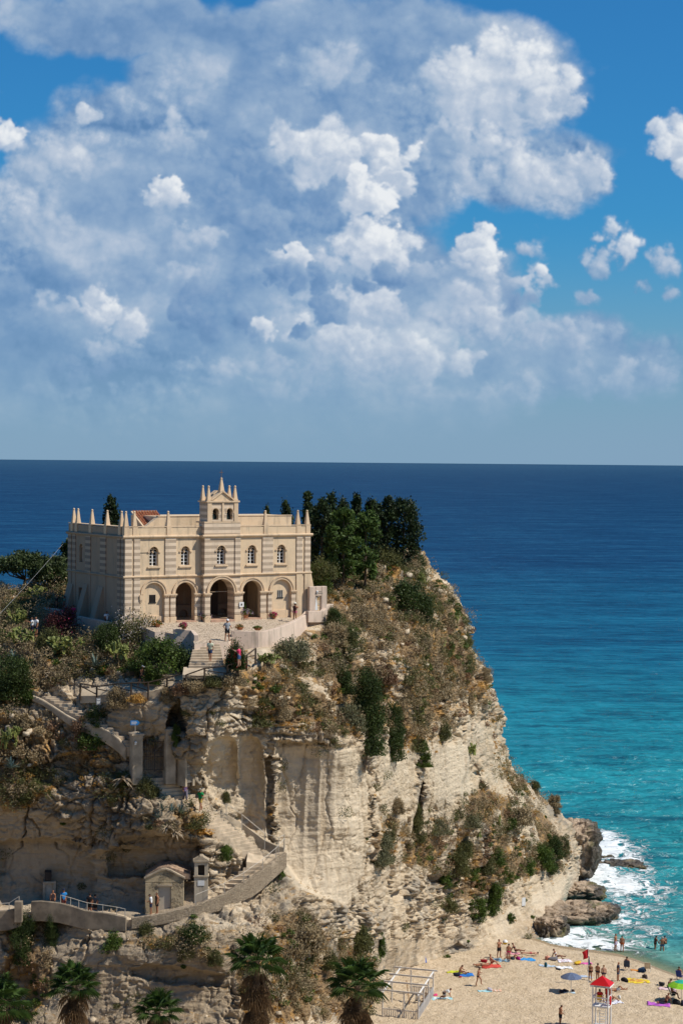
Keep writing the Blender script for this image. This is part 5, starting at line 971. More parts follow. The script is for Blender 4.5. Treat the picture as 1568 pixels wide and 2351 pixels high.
# ------------------------------------------------------------------ plants
def quads(c, size, elong=1.6, up=None, rs=RS, bias=.0):
    """one diamond leaf per centre; up: preferred leaf direction (n,3)"""
    c = np.asarray(c, float); n = len(c); a = rs.normal(size=(n, 3))
    if up is not None: a = a*(1-bias)+up*bias*1.6
    a /= np.linalg.norm(a, axis=1, keepdims=True)+1e-9; b = np.cross(a, rs.normal(size=(n, 3))); b /= np.linalg.norm(b, axis=1, keepdims=True)+1e-9
    s = (np.asarray(size)*rs.uniform(.65, 1.35, n))[:, None]; a = a*s*elong*.5; b = b*s*.5
    return np.stack([c-a, c+b, c+a, c-b], 1).reshape(-1, 3)
def qf(n, o=0): return (np.arange(4*n).reshape(-1, 4)+o)
def clumps(n, k, r, cl=.28, rs=RS, shell=.75, flat=.0):
    """leaf centres gathered in clumps over a lumpy dome"""
    d = rs.normal(size=(k, 3)); d /= np.linalg.norm(d, axis=1, keepdims=True); d[:, 2] = np.abs(d[:, 2])*1.1-.15
    rad = shell+(1-shell)*rs.rand(k)*1.0; rad[::3] *= .7; q = d*rad[:, None]; i = rs.randint(0, k, n); off = rs.normal(size=(n, 3))*cl*rs.uniform(.5, 1.1, k)[i][:, None]
    p = q[i]+off; p[:, 2] = np.maximum(p[:, 2]-flat, -.12); return p*np.array(r), d[i]
def stems(mb, k, r, rs=RS, w=.02, base=.12):
    for _ in range(k):
        d = rs.normal(size=3); d[2] = abs(d[2])+.5; d /= np.linalg.norm(d); e = d*np.array(r)*rs.uniform(.6, 1.0); s = rs.normal(size=3)*base; s[2] = -.25
        m_ = (s+e)*.5+rs.normal(size=3)*.06; mb.tube([s, m_, e], [w, w*.7, w*.3], 4)
LM = {'dry': leafmat('dry_scrub_leaf', (.275, .22, .135), .35, .15), 'rust': leafmat('rust_scrub_leaf', (.19, .115, .07), .35, .15), 'olive': leafmat('olive_leaf', (.105, .112, .042), .35), 'green': leafmat('bright_leaf', (.070, .115, .020), .4),
      'dark': leafmat('dark_leaf', (.042, .068, .018), .45), 'grass': leafmat('ochre_grass', (.46, .27, .075), .3, .2), 'sage': leafmat('sage_leaf', (.16, .165, .095), .3), 'cypress': leafmat('cypress_leaf', (.021, .038, .012), .6, .1),
      'pine': leafmat('pine_needle', (.040, .062, .020), .45, .15), 'light': leafmat('pepper_tree_leaf', (.060, .105, .022), .4), 'flower_w': leafmat('white_flower', (.68, .60, .54), .12, .3), 'flower_p': leafmat('pink_flower', (.55, .05, .16), .2, .3), 'flower_r': leafmat('red_flower', (.42, .03, .025), .2, .3), 'flower_m': leafmat('mauve_flower', (.40, .30, .42), .2, .3), 'boug': leafmat('bougainvillea_leaf', (.075, .025, .028), .4, .2), 'flower_o': leafmat('orange_flower', (.60, .22, .04), .2, .3)}
M_BARK = simple('bark', (.09, .065, .045), .95, .35, 4, .7); M_TWIG = simple('grey_twig', (.22, .17, .125), .95, .3, 4)
def bush_mesh(kind, seed, r=(1, 1, .85), n=1500, leaf=.10, k=26, cl=.22, fl=None, nf=0, twig=26, el=1.6):
    rs = np.random.RandomState(seed); p, d = clumps(n, k, r, cl, rs); up = d*.6+np.array([0, 0, .6]); V = quads(p, leaf, el, up, rs, .35); mi = np.zeros(n, int); mats = [LM[kind]]
    if fl: pf, df = clumps(nf, k, tuple(q*1.04 for q in r), cl*.9, rs, .92); V = np.concatenate([V, quads(pf, leaf*1.15, 1.1, df, rs, .2)]); mi = np.concatenate([mi, np.ones(nf, int)]); mats.append(LM[fl])
    me = npmesh('foliage', V, qf(len(mi)), mats, mi=mi).data; ob = bpy.data.objects[-1] if False else None
    return me
def _take(me):
    for o in list(COL.objects):
        if o.type == 'MESH' and o.data is me: bpy.data.objects.remove(o)
    return me
BM = {}
def bush_var(kind, v):
    key = (kind, v)
    if key not in BM:
        sp = dict(dry=dict(n=4200, leaf=.055, el=2.8, cl=.2, k=40), rust=dict(n=1900, leaf=.08, el=2.2), olive=dict(n=4200, leaf=.055, el=2.2, k=40), green=dict(n=3000, leaf=.075), dark=dict(n=5000, leaf=.055, k=46), grass=dict(n=1100, leaf=.07, el=5., r=(1, 1, .5)), sage=dict(n=4200, leaf=.05, el=2.6, k=40),
                  white_oleander=dict(kind='olive', fl='flower_w', nf=1700, n=6500, leaf=.042, k=50), red_oleander=dict(kind='dark', fl='flower_r', nf=420, n=6500, leaf=.05, el=2.4, k=46), boug=dict(kind='boug', fl='flower_p', nf=120, n=5500, leaf=.05, k=46), hedge=dict(kind='dark', fl='green', nf=3600, n=6000, leaf=.045, k=80, cl=.13), flowers=dict(kind='green', fl='flower_m', nf=340, n=500, leaf=.12), pinkpot=dict(kind='green', fl='flower_p', nf=420, n=420, leaf=.12), orangepot=dict(kind='green', fl='flower_o', nf=200, n=500, leaf=.12), greenpot=dict(kind='green', n=800, leaf=.12, el=2.6), hang=dict(kind='green', n=3200, leaf=.07, r=(.9, .6, 1.)), trail=dict(kind='dark', n=6000, leaf=.045, r=(1, .6, 1.), k=60))[kind]
        sp = dict(sp); kk = sp.pop('kind', kind); BM[key] = _take(bush_mesh(kk, 100+v*7+len(BM), **sp))
        t = MB(); stems(t, 9, (1, 1, .85), np.random.RandomState(v+5), .022); o = t.build('stem', M_TWIG); BM[key+('s',)] = _take(o.data)
    return BM[key], BM[key+('s',)]
def plant_name(kind): return {'dry': 'dry_shrub', 'rust': 'dry_shrub', 'grass': 'grass_tussock', 'white_oleander': 'oleander_bush', 'red_oleander': 'oleander_bush', 'boug': 'bougainvillea', 'hedge': 'hedge', 'hang': 'trailing_plant', 'trail': 'trailing_plant'}.get(kind, 'shrub')
def shrub(kind, x, y, w, h, label, group=None, v=0, loc=None, depth=None, sink=.12):
    """w, h: size in picture units of the bush; x, y: where its foot stands in the picture"""
    p = loc if loc is not None else hit(x, y)[0]; sc_ = p[1]/F; W = w*sc_/2; H = h*sc_
    e = empty(plant_name(kind), p-np.array([0, 0, sink*H]), random.uniform(0, 6.28), label, 'shrub' if kind not in ('grass',) else 'grass', group)
    f, s = bush_var(kind, v); o = bpy.data.objects.new('foliage', f); COL.objects.link(o); o.parent = e; dd = W*.9 if depth is None else depth
    o.scale = (W, dd, H)
    if H > 1.5*W:
        k = int(math.ceil(H/(1.15*W))); o.scale = (W, dd, 1.25*H/k)
        for i in range(1, k):
            oo = o.copy(); COL.objects.link(oo); t = i/k; oo.location = (random.uniform(-.15, .15)*W, random.uniform(-.1, .1)*W, H*t*.95); oo.rotation_euler = (0, 0, i*2.1); g = (1-.45*t*t); oo.scale = (W*g, dd*g, 1.25*H/k)
    o2 = bpy.data.objects.new('stem', s); COL.objects.link(o2); o2.parent = e; o2.scale = (W, dd, H); return e
S = shrub
S('white_oleander', 312, 1452, 122, 66, 'white-flowering oleander bush in front of the church wall corner', loc=T(312, 1455, 1.6))
S('hedge', 372, 1524, 140, 76, 'broad dark green hedge below the white oleander beside the church steps', loc=T(372, 1522, 1.6))
S('dark', 246, 1484, 66, 58, 'rounded dark bush against the foot of the retaining wall', loc=T(246, 1482, 1.2))
S('red_oleander', 541, 1518, 84, 62, 'dark oleander bush with red flowers under the terrace wall', loc=P(541, 1519, 159.5), v=1, depth=.75)
S('boug', 140, 1462, 84, 72, 'dark reddish bougainvillea tumbling over the low wall end', loc=T(140, 1460, 1.2))
S('olive', 112, 1482, 66, 46, 'rounded olive bush with a pale tip below the bougainvillea', v=1, loc=T(112, 1480, .8))
S('green', 352, 1563, 50, 36, 'bright green bush beside the short flight of pale steps', loc=T(352, 1562, .7))
S('dark', 30, 1590, 110, 90, 'big dark speckled bush at the edge of the hillside below the agave', v=2, loc=T(30, 1585, .5))
S('olive', 40, 1420, 90, 50, 'olive bush on the dark hillside near the umbrella pines')
S('grass', 316, 1604, 42, 26, 'tuft of ochre dry grass in front of the timber fence', loc=T(316, 1606, 1.1))
S('dry', 270, 1616, 50, 44, 'grey dry bush beside the information panel', v=1)
S('dark', 222, 1656, 66, 44, 'dark green shrub on the rock under the information panel', v=1)
S('dry', 390, 1607, 44, 40, 'brown dry scrub hanging over the rock below the fence end', v=2)
S('green', 211, 1710, 70, 40, 'green creeping shrub under the curving path wall', v=1)
S('rust', 185, 1690, 50, 50, 'rusty brown bush beside the curving path wall', v=1)
S('hang', 405, 1706, 26, 44, 'green leafy plant spilling over the gate pillar shoulder')
S('green', 60, 1612, 44, 36, 'fresh green bush at the top of the path bend', v=2)
S('dry', 55, 1660, 70, 44, 'grey brown bush on the slope left of the path bend' .replace('left of', 'below'), v=0)
S('olive', 285, 1800, 44, 34, 'olive shrub against the foot of the gate pillar', v=0)
S('olive', 337, 1820, 60, 44, 'golden olive shrub beside the wide steps below the gate', v=1)
S('grass', 460, 1904, 76, 34, 'orange dry grass patch beside the long narrow steps', v=1)
S('green', 520, 1970, 34, 34, 'small round green bush on the rock between the two flights of steps', v=0)
S('dry', 518, 1940, 30, 26, 'small rusty dry bush just above the round green bush', v=1)
S('olive', 518, 1838, 26, 24, 'small shrub growing on the rock ledge above the stair parapet', v=2)
S('green', 640, 2010, 30, 46, 'green tuft growing under the corner of the rubble stair wall', v=1)
S('dark', 447, 2150, 80, 36, 'dark green shrub on the rock under the rubble wall', v=0)
S('hang', 265, 2165, 70, 34, 'green hanging plant below the walkway wall beside the rubble wall', v=1)
S('trail', 52, 2190, 70, 110, 'dark ivy curtain hanging below the walkway', v=0); S('trail', 120, 2160, 50, 80, 'narrow dark creeper hanging under the smooth walkway wall', v=1)
S('olive', 335, 2142, 40, 28, 'olive tuft under the rubble wall beside the handrail end', v=1)
S('olive', 430, 2190, 44, 30, 'small olive bush on the soil shelf under the rubble wall', v=2); S('olive', 494, 2210, 40, 34, 'olive bush at the brink of the lower cliff', v=0)
S('dry', 690, 2170, 110, 76, 'large grey brown bush below the great pale cliff face', v=0); S('olive', 745, 2210, 70, 46, 'olive bush with green shoots beside the large grey bush', v=1)
S('olive', 820, 2170, 80, 60, 'wide olive brown bush under the foot of the pale cliff face', v=2); S('hang', 872, 2188, 34, 66, 'bright green creeper standing against the cliff foot', v=0)
S('green', 975, 2232, 46, 18, 'low green plant on the sand behind the white pergola', v=1); S('green', 1026, 2210, 22, 20, 'small green tuft at the foot of the cliff by the beach', v=2)
S('sage', 870, 1970, 80, 66, 'pale sage bush at the foot of the cliff crack', v=0); S('dry', 905, 1862, 46, 36, 'round dry bush above the pale sage bush', v=2); S('olive', 888, 1920, 40, 46, 'olive bush against the pale cliff beside the crack', v=0)
S('olive', 955, 1920, 40, 90, 'tall green brown bush filling the foot of the crack', v=1); S('hang', 970, 1750, 44, 60, 'green bush hanging in the top of the cliff crack', v=1)
S('dark', 842, 1700, 90, 190, 'tall dark green shrub leaning on the slope above the cliff face', v=1); S('dark', 900, 1725, 60, 130, 'dark narrow shrub beside the tall dark shrub', v=2); S('dark', 786, 1580, 60, 60, 'dark green bush at the upper end of the tall dark shrub', v=0)
S('sage', 800, 1660, 90, 60, 'pale olive broom bush in front of the tall dark shrub', v=1); S('sage', 672, 1498, 84, 50, 'grey green bush hugging the curved terrace wall', v=2, loc=T(672, 1503, .9)); S('olive', 592, 1650, 74, 80, 'olive bush on the shoulder of the rock spur', v=1); S('dry', 640, 1640, 60, 50, 'brown dry bush beside the olive bush on the rock spur', v=1)
S('dark', 930, 1380, 110, 60, 'dark green thicket on the upper slope under the cypress grove', v=0); S('dark', 975, 1420, 50, 60, 'dark green bush on the edge of the upper slope', v=1); S('green', 730, 1345, 60, 60, 'bright green bush behind the ruined doorway', v=0, loc=T(730, 1345, 2)); S('olive', 740, 1312, 70, 46, 'olive bush between the church corner and the cypress grove', v=0, loc=P(740, 1318, 184))
S('olive', 880, 1275, 90, 40, 'broad olive shrub under the wide dark cypress', v=2, loc=P(880, 1285, 199)); S('dark', 950, 1285, 60, 34, 'dark bush on the skyline at the brow of the headland', v=2, loc=P(948, 1290, 205)); S('green', 1090, 2105, 60, 50, 'green bush low on the cliff above the sea rocks', v=1) ; S('green', 1130, 2090, 44, 44, 'second green bush low on the cliff above the beach', v=0)
S('green', 1245, 1985, 60, 50, 'bright green thicket near the brown sea outcrop', v=0); S('dark', 1270, 1960, 50, 46, 'darker shrub beside the bright green thicket by the outcrop', v=0); S('olive', 1050, 2000, 60, 60, 'olive shrub between grey boulders on the lower slope', v=0); S('green', 1020, 2030, 34, 50, 'green clump under the olive shrub between grey boulders', v=1)
S('sage', 1075, 1890, 60, 34, 'pale green bush at the head of the scrubby lower slope', v=0); S('dry', 1180, 1880, 80, 44, 'dry brown bush on the shoulder facing the sea', v=0); S('dry', 1270, 1860, 34, 44, 'dry bush on the skyline above the sea outcrop', v=2); S('olive', 1225, 1815, 30, 26, 'small olive bush on the skyline halfway down the cliff', v=1)
for k_, x_, y_, w_, h_, lb_ in [('green', 1135, 1978, 52, 40, 'green shrub in the middle of the lower slope above a grey ledge'), ('olive', 1112, 1998, 50, 40, 'olive shrub just below the green one in the middle of the lower slope'), ('green', 1083, 2012, 40, 34, 'rounded green shrub between two grey boulders'), ('green', 1100, 2034, 36, 30, 'low green shrub above the undercut ledge'), ('green', 1140, 2050, 44, 32, 'wide green shrub hanging over the undercut cliff'),
 ('green', 1160, 2020, 34, 40, 'narrow green shrub beside the wide overhanging one'), ('green', 1212, 2000, 44, 34, 'green shrub near the pale slab by the outcrop'), ('dark', 1258, 1998, 50, 40, 'dark shrub at the lower rim of the bright thicket'), ('olive', 1292, 1958, 34, 40, 'olive shrub on the shoulder touching the outcrop'), ('green', 1168, 1896, 40, 30, 'green tuft on the upper rim of the lower slope'),
 ('green', 1172, 2115, 20, 22, 'tiny green tuft on the bare pale cliff above the sunbathers'), ('olive', 1028, 2084, 52, 30, 'olive shrub lining the ledge above the beach'), ('olive', 1060, 1962, 54, 44, 'olive shrub beside the orange earth of the lower slope'), ('sage', 1000, 1905, 60, 40, 'sage bush between the crack and the orange earth'), ('olive', 1066, 1478, 40, 26, 'olive shrub on the skyline of the upper slope'), ('green', 1030, 1500, 26, 50, 'green streak of shrub down the upper slope'),
 ('dark', 765, 1440, 40, 50, 'dark shrub below the low wall beside the ruined doorway'), ('olive', 800, 1480, 50, 44, 'olive shrub below the dark shrub on the upper slope'), ('dry', 770, 1475, 60, 50, 'tawny dry shrub below the terrace corner'), ('dry', 830, 1420, 64, 44, 'tawny dry shrub on the slope under the grove'), ('dry', 1000, 1590, 70, 50, 'large tawny dry shrub in the middle of the upper slope'), ('dry', 940, 1610, 60, 50, 'tawny dry shrub beside the tall dark shrub'),
 ('rust', 890, 1560, 50, 36, 'rusty shrub above the tall dark shrub'), ('olive', 1012, 1690, 50, 44, 'olive shrub at the lower rim of the upper slope'), ('dry', 1110, 1560, 44, 34, 'tawny shrub on the seaward edge of the upper slope'), ('green', 690, 2110, 24, 20, 'small green plant at the base of the pale cliff face')]:
    S(k_, x_, y_, w_, h_, lb_, v=len(lb_) % 3)
for k_, x_, y_, w_, h_, lb_ in [('dry', 446, 1578, 60, 30, 'dry grey shrub under the fence at the foot of the church steps'), ('olive', 492, 1568, 64, 26, 'olive shrub under the landing of the church steps'), ('dry', 536, 1566, 60, 34, 'dry brown shrub below the corner of the timber fence'), ('rust', 415, 1588, 44, 26, 'small rusty shrub hanging over the cave mouth')]:
    S(k_, x_, y_, w_, h_, lb_, v=len(lb_) % 3, loc=P(x_, y_, 158.6))
# ---------------- scrub that nobody could count: dry twigs, olive cushions, grass, scattered by the soil map
def scrub(name, mat, n, per, wfun, rad, hgt, leaf, el, seed, label, bias=.3):
    rs = np.random.RandomState(seed); area = np.linalg.norm(np.cross(VV[1:-1, 2:]-VV[1:-1, :-2], VV[2:, 1:-1]-VV[:-2, 1:-1]), axis=-1)
    w = np.zeros(D0.shape); w[1:-1, 1:-1] = np.minimum(area, np.percentile(area, 90)); w = w*np.maximum(wfun, 0); w[:, :2] = 0; w = w.ravel(); w /= w.sum(); i = rs.choice(len(w), n, p=w)
    c = VV.reshape(-1, 3)[i]; nn = NV_.reshape(-1, 3)[i]; big_ = rs.uniform(.5, 1.5, n)*np.where(rs.rand(n) < .12, 1.7, 1); g = .5*nn+np.array([0, 0, .6])
    t = np.repeat(np.arange(n), per); o = rs.normal(size=(n*per, 3)); o /= np.linalg.norm(o, axis=1, keepdims=True); o *= rs.rand(n*per, 1)**.35; up = o+np.array([0, 0, .35])
    q = c[t]+o*(rad*big_)[t][:, None]*np.array([1, 1, hgt])+g[t]*(rad*big_*.45)[t][:, None]
    q[:, 2] = np.maximum(q[:, 2], c[t][:, 2]-rad*.5)
    V = quads(q, leaf, el, up, rs, bias); return tag(npmesh(name, V, qf(len(q)), mat), label, 'scrub', None, 'stuff')
VN = fbm(V0*.42+11, 4, 131); VN2 = fbm(V0*.9+5, 4, 141); okv = calm**2*(GX > -90)*(GY < 2420)
dens = okv*(.03+.97*sstep(.42, .54, VN))
scrub('dry_scrub', LM['dry'], 1050, 220, veg**1.3*dens*sstep(.0, .25, NV_[..., 2]+.2), .62, .8, .065, 3.0, 1, 'grey brown dry scrub covering the slopes of the headland')
scrub('rusty_scrub', LM['rust'], 230, 170, veg*okv*sstep(.5, .6, VN2), .55, .7, .065, 2.6, 2, 'rust brown low scrub among the dry bushes')
scrub('olive_scrub', LM['olive'], 1050, 190, (veg**1.2*okv+.03*okv)*sstep(.48, .58, fbm(V0*.28+77, 4, 181)), .56, .75, .065, 2.2, 3, 'olive green scrub scattered over the slopes')
scrub('green_creepers', LM['green'], 620, 90, (veg*okv+.02*okv)*sstep(.55, .62, fbm(V0*.3+31, 4, 151)), .34, .6, .10, 1.6, 4, 'bright green creepers on the slopes and ledges')
scrub('dry_grass', LM['grass'], 1500, 34, (veg*okv+.03*okv*(NV_[..., 2] > .4))*sstep(.50, .60, fbm(V0*.35+51, 4, 161)), .24, .45, .05, 4.5, 5, 'ochre dry grass between the rocks', .55)
# ---------------- loose stones
_rs = np.random.RandomState(77); _w = (calm**2*np.clip(veg+.12, 0, 1)*sstep(.1, .5, NV_[..., 2])*(GX > -60)*(GY < 2400)).ravel(); _w[-NU:] = 0; _w /= _w.sum(); _i = _rs.choice(len(_w), 420, p=_w); _V = []; _F = []
_cube = np.array([[x, y, z] for z in (-1, 1) for y in (-1, 1) for x in (-1, 1)], float); _cf = np.array([[0, 2, 3, 1], [4, 5, 7, 6], [0, 1, 5, 4], [1, 3, 7, 5], [3, 2, 6, 7], [2, 0, 4, 6]])
for k, c in enumerate(VV.reshape(-1, 3)[_i]):
    r_ = .07+.30*_rs.rand()**3; q_ = _cube*(1+_rs.uniform(-.35, .35, (8, 3)))*np.array([1, .8, .6])*r_; a_ = _rs.rand()*6.28; m3 = np.array([[math.cos(a_), -math.sin(a_), 0], [math.sin(a_), math.cos(a_), .3], [0, -.3, 1]]); _V.append(q_@m3.T+c+np.array([0, 0, r_*.2])); _F.append(_cf+8*k)
tag(npmesh('loose_stones', np.concatenate(_V), np.concatenate(_F), M_ROCK), 'loose pale stones scattered over the slopes', 'stones', None, 'stuff')
# ---------------- trees
def crown_points(n, k, shape, rs, cl):
    """shape(t, ang) -> radius; t 0..1 over the height"""
    t = rs.rand(k)**.85; a = rs.rand(k)*6.283; r = np.array([shape(q) for q in t])*rs.uniform(.55, 1.02, k); c = np.stack([r*np.cos(a), r*np.sin(a), t], 1); i = rs.randint(0, k, n); return c[i], rs.normal(size=(n, 3))*cl*rs.uniform(.6, 1.2, k)[i][:, None]
def tree(name, base, H, R, shape, kind, label, seed, n=5200, k=90, cl=(.16, .16, .035), leaf=.15, el=1.8, trunk=.12, t0=.0, droop=0., group='trees of the grove on the headland'):
    rs = np.random.RandomState(seed); e = empty(name, base, 0, label, 'tree', group); c, o = crown_points(n, k, shape, rs, 1.); p = np.stack([c[:, 0]*R, c[:, 1]*R, c[:, 2]*H], 1)+o*np.array([R*cl[0], R*cl[1], H*cl[2]]); p[:, 2] = np.maximum(p[:, 2], t0*H)
    up = np.stack([c[:, 0], c[:, 1], np.full(n, .8-droop*1.8)], 1); V = quads(p, leaf, el, up, rs, .4); cr = npmesh('crown', V, qf(n), LM[kind], e)
    q = MB(); q.tube([(0, 0, -.6), (.03, 0, H*.35), (0, 0, H*.85)], [trunk, trunk*.8, trunk*.25], 8)
    for _ in range(9): z = rs.uniform(.2, .8); a = rs.rand()*6.283; r = shape(z)*R*.8; q.tube([(0, 0, z*H*.9), (r*.5*math.cos(a), r*.5*math.sin(a), z*H+.1), (r*math.cos(a), r*math.sin(a), z*H+.25)], [trunk*.4, trunk*.25, .015], 5)
    q.build('trunk', M_BARK, e); return e
col_ = lambda t: (min(1, .45+t*2.2) if t < .3 else (1-((t-.3)/.7)**3*.80))
wide = lambda t: min(1, .5+t*1.6)*(1 if t < .55 else max(.1, (1-((t-.55)/.45)**2)**.5))
def tbase(x, y, dep): return P(x, y, dep)
def htree(name, x, ytop, ybase, wpx, dep, shape, kind, label, seed, **kw):
    b = P(x, ybase, dep); return tree(name, b, (ybase-ytop)*dep/F, wpx*dep/F/2, shape, kind, label, seed, **kw)
htree('cypress_tree', 738, 1149, 1330, 46, 188, col_, 'cypress', 'slim dark cypress nearest to the church pinnacles', 1)
htree('cypress_tree', 760, 1142, 1325, 44, 193, col_, 'cypress', 'tall dark cypress behind the pale pepper tree', 2)
htree('cypress_tree', 785, 1150, 1325, 50, 194, col_, 'cypress', 'dark cypress in the middle of the grove', 3)
htree('cypress_tree', 818, 1141, 1320, 36, 197, col_, 'cypress', 'narrow cypress standing up between the two pepper trees', 4)
htree('cypress_tree', 850, 1151, 1312, 44, 198, col_, 'cypress', 'dark cypress behind the second pepper tree', 5)
htree('cypress_tree', 888, 1146, 1305, 52, 200, col_, 'cypress', 'broad dark cypress in the seaward half of the grove', 6)
htree('cypress_tree', 926, 1149, 1296, 78, 201, wide, 'cypress', 'widest dark cypress at the seaward end of the grove', 7, n=7000, k=130)
htree('cypress_tree', 869, 1162, 1308, 40, 203, col_, 'cypress', 'shorter cypress between the broad and the dark one', 8)
htree('cypress_tree', 720, 1168, 1335, 44, 192, col_, 'cypress', 'dark cypress rising just behind the church corner', 12)
htree('pepper_tree', 788, 1172, 1325, 74, 186, wide, 'light', 'light green drooping tree in the front of the grove', 9, n=5200, k=60, leaf=.15, el=2.6, droop=.8)
htree('pepper_tree', 838, 1172, 1330, 70, 188, wide, 'light', 'second light green drooping tree, nearer to the sea', 10, n=4800, k=55, leaf=.15, el=2.6, droop=.8)
htree('cypress_tree', 255, 1142, 1330, 40, 190, col_, 'cypress', 'lone dark cypress rising behind the church parapet', 11, group='trees behind the church')
htree('cypress_tree', 156, 1240, 1330, 30, 192, wide, 'cypress', 'dark tree top peeping out beside the church wall', 13, group='trees behind the church')
htree('conifer_tree', 655, 1158, 1330, 44, 200, col_, 'pine', 'small dark conifer showing over the church nave', 14, group='trees behind the church')
htree('conifer_tree', 611, 1170, 1330, 24, 204, col_, 'pine', 'little tree tip showing between the nave and a pinnacle', 15, group='trees behind the church')
def tiered(t):
    f = (t*9) % 1.; return max(.06, (1.02-t)*(.35+.65*(1-f)**.7)) if t > .12 else .2
htree('layered_conifer', 704, 1127, 1335, 66, 196, tiered, 'pine', 'tall layered conifer rising above the church corner', 16, n=6500, k=260, cl=(.12, .12, .008), leaf=.15)
def umbrella_pine(x, ytop, ybase, wpx, hpx, dep, label, seed):
    rs = np.random.RandomState(seed); b = P(x, ybase, dep); s = dep/F; H = (ybase-ytop)*s; W = wpx*s/2; h = hpx*s; e = empty('umbrella_pine', b, 0, label, 'tree', 'umbrella pines on the headland')
    k = 130; a = rs.rand(k)*6.283; r = rs.rand(k)**.5; c = np.stack([r*np.cos(a)*W, r*np.sin(a)*W, H-h*.25-h*.5*r**2+rs.normal(size=k)*h*.12], 1); n = 8500; i = rs.randint(0, k, n); p = c[i]+rs.normal(size=(n, 3))*np.array([W*.11, W*.11, h*.10])
    npmesh('crown', quads(p, .13, 2.2, np.tile([0, 0, 1.], (n, 1)), rs, .35), qf(n), LM['pine'], e)
    q = MB(); fk = np.array([W*.05, 0, H*.25]); q.tube([(0, 0, -.8), fk*.6, fk], [.17, .15, .13], 8)
    for j in range(9):
        t = c[rs.randint(k)]; m_ = fk+(t-fk)*.5+np.array([(t-fk)[0]*.12, 0, -h*.12]); q.tube([fk, m_, t], [.09, .06, .025], 6)
    q.build('trunk', M_BARK, e)
umbrella_pine(56, 1268, 1352, 118, 46, 186, 'umbrella pine with a forked trunk standing apart on the hillside', 21)
umbrella_pine(118, 1281, 1352, 92, 54, 184, 'umbrella pine with a dense crown next to the church', 22)
# ---------------- prickly pears and agaves
M_PAD = leafmat('cactus_pad', (.17, .20, .06), .35, .05); M_AGV = simple('agave_leaf', (.115, .165, .145), .6, .3, 3); M_AGD = simple('dry_agave_leaf', (.33, .26, .18), .9, .3, 3); M_AGY = simple('yellow_agave_leaf', (.33, .33, .13), .6, .3, 3)
def cactus_mesh(seed):
    rs = np.random.RandomState(seed); mb = MB(); lv = []
    for b in range(7):
        p = np.array([rs.uniform(-.8, .8), rs.uniform(-.5, .5), -.05]); up = np.array([rs.normal()*.25, rs.normal()*.25, 1.])
        st = [(p, up, 0)]
        while st:
            p_, u_, l = st.pop(); u_ = u_/np.linalg.norm(u_); L_ = rs.uniform(.26, .38)*(1-.07*l); w = L_*.36; sd = np.cross(u_, rs.normal(size=3)); sd /= np.linalg.norm(sd); nr = np.cross(u_, sd); c = p_+u_*L_*.5; v = []; m = 10
            for z in (-.025, .025):
                for k in range(m): t = 2*math.pi*k/m; v.append(c+u_*L_*.55*math.cos(t)+sd*w*math.sin(t)*(1+.15*math.cos(t))+nr*z)
            mb.add(v, [tuple(range(m-1, -1, -1)), tuple(range(m, 2*m))]+[(k, (k+1) % m, m+(k+1) % m, m+k) for k in range(m)])
            if l < 4:
                for _ in range(rs.choice([1, 2, 2, 3])): st.append((p_+u_*L_*.95, u_+rs.normal(size=3)*.55+np.array([0, 0, .15]), l+1+int(rs.rand() < .3)))
    return _take(mb.build('pads', M_PAD).data)
CACT = [cactus_mesh(s) for s in (1, 2, 3)]
def cactus(x, y, w, h, label, v=0, off=None):
    p = hit(x, y)[0] if off is None else T(x, y, off); s = p[1]/F; e = empty('prickly_pear', p, random.uniform(0, 6.28), label, 'cactus', 'prickly pears on the slopes'); o = bpy.data.objects.new('pads', CACT[v % 3]); COL.objects.link(o); o.parent = e; o.scale = (w*s/2.3, w*s/2.3, h*s/1.45)
for i, a in enumerate([(55, 1476, 76, 44, 'prickly pear clump beside the people in white', .9), (142, 1500, 90, 48, 'wide prickly pear thicket below the bougainvillea', .9), (284, 1512, 80, 62, 'tall prickly pear behind the grey agave', .8), (22, 1716, 60, 62, 'lone prickly pear low on the slope below the path bend', .3), (45, 1440, 60, 50, 'dark prickly pear on the shaded hillside', None), (80, 1370, 70, 36, 'prickly pear near the foot of the umbrella pines', None),
    (612, 1522, 60, 30, 'low prickly pear at the foot of the terrace wall', .5), (965, 1640, 36, 46, 'prickly pear in the middle of the brown slope', None), (680, 1640, 30, 36, 'small prickly pear on the rock shoulder', None), (1078, 1732, 44, 36, 'prickly pear on the edge of the upper cliff by the sea', None), (962, 1342, 44, 34, 'pale prickly pear on the brow under the grove', None), (1040, 1430, 34, 26, 'small prickly pear on the edge above the sea', None), (1010, 1482, 40, 26, 'prickly pear on the slope above the seaward rocks', None), (1140, 1895, 30, 34, 'prickly pear on the scrubby lower slope', None), (1096, 1925, 30, 40, 'tall prickly pear on the orange earth of the lower slope', None)]): cactus(*a[:5], v=i, off=a[5])
def agave_mesh(seed, n=26, dry=False):
    rs = np.random.RandomState(seed); mb = MB()
    for i in range(n):
        a = i*2.4; el = (.25+1.1*rs.rand()) if not dry else rs.uniform(-.2, .8); L_ = rs.uniform(.8, 1.1); d = np.array([math.cos(a)*math.cos(el), math.sin(a)*math.cos(el), math.sin(el)]); s = np.array([-math.sin(a), math.cos(a), 0]); ds = []; 
        for t, w in ((0, .055), (.4, .075), (.75, .05), (1., .004)):
            c = d*L_*t+np.array([0, 0, -.35*t*t*(1.2 if dry else .35)]); ds += [c-s*w+np.array([0, 0, .02]), c-np.array([0, 0, .025*(1-t)]), c+s*w+np.array([0, 0, .02])]
        mb.add(ds, [(3*k, 3*k+1, 3*k+4, 3*k+3) for k in range(3)]+[(3*k+1, 3*k+2, 3*k+5, 3*k+4) for k in range(3)])
    return mb
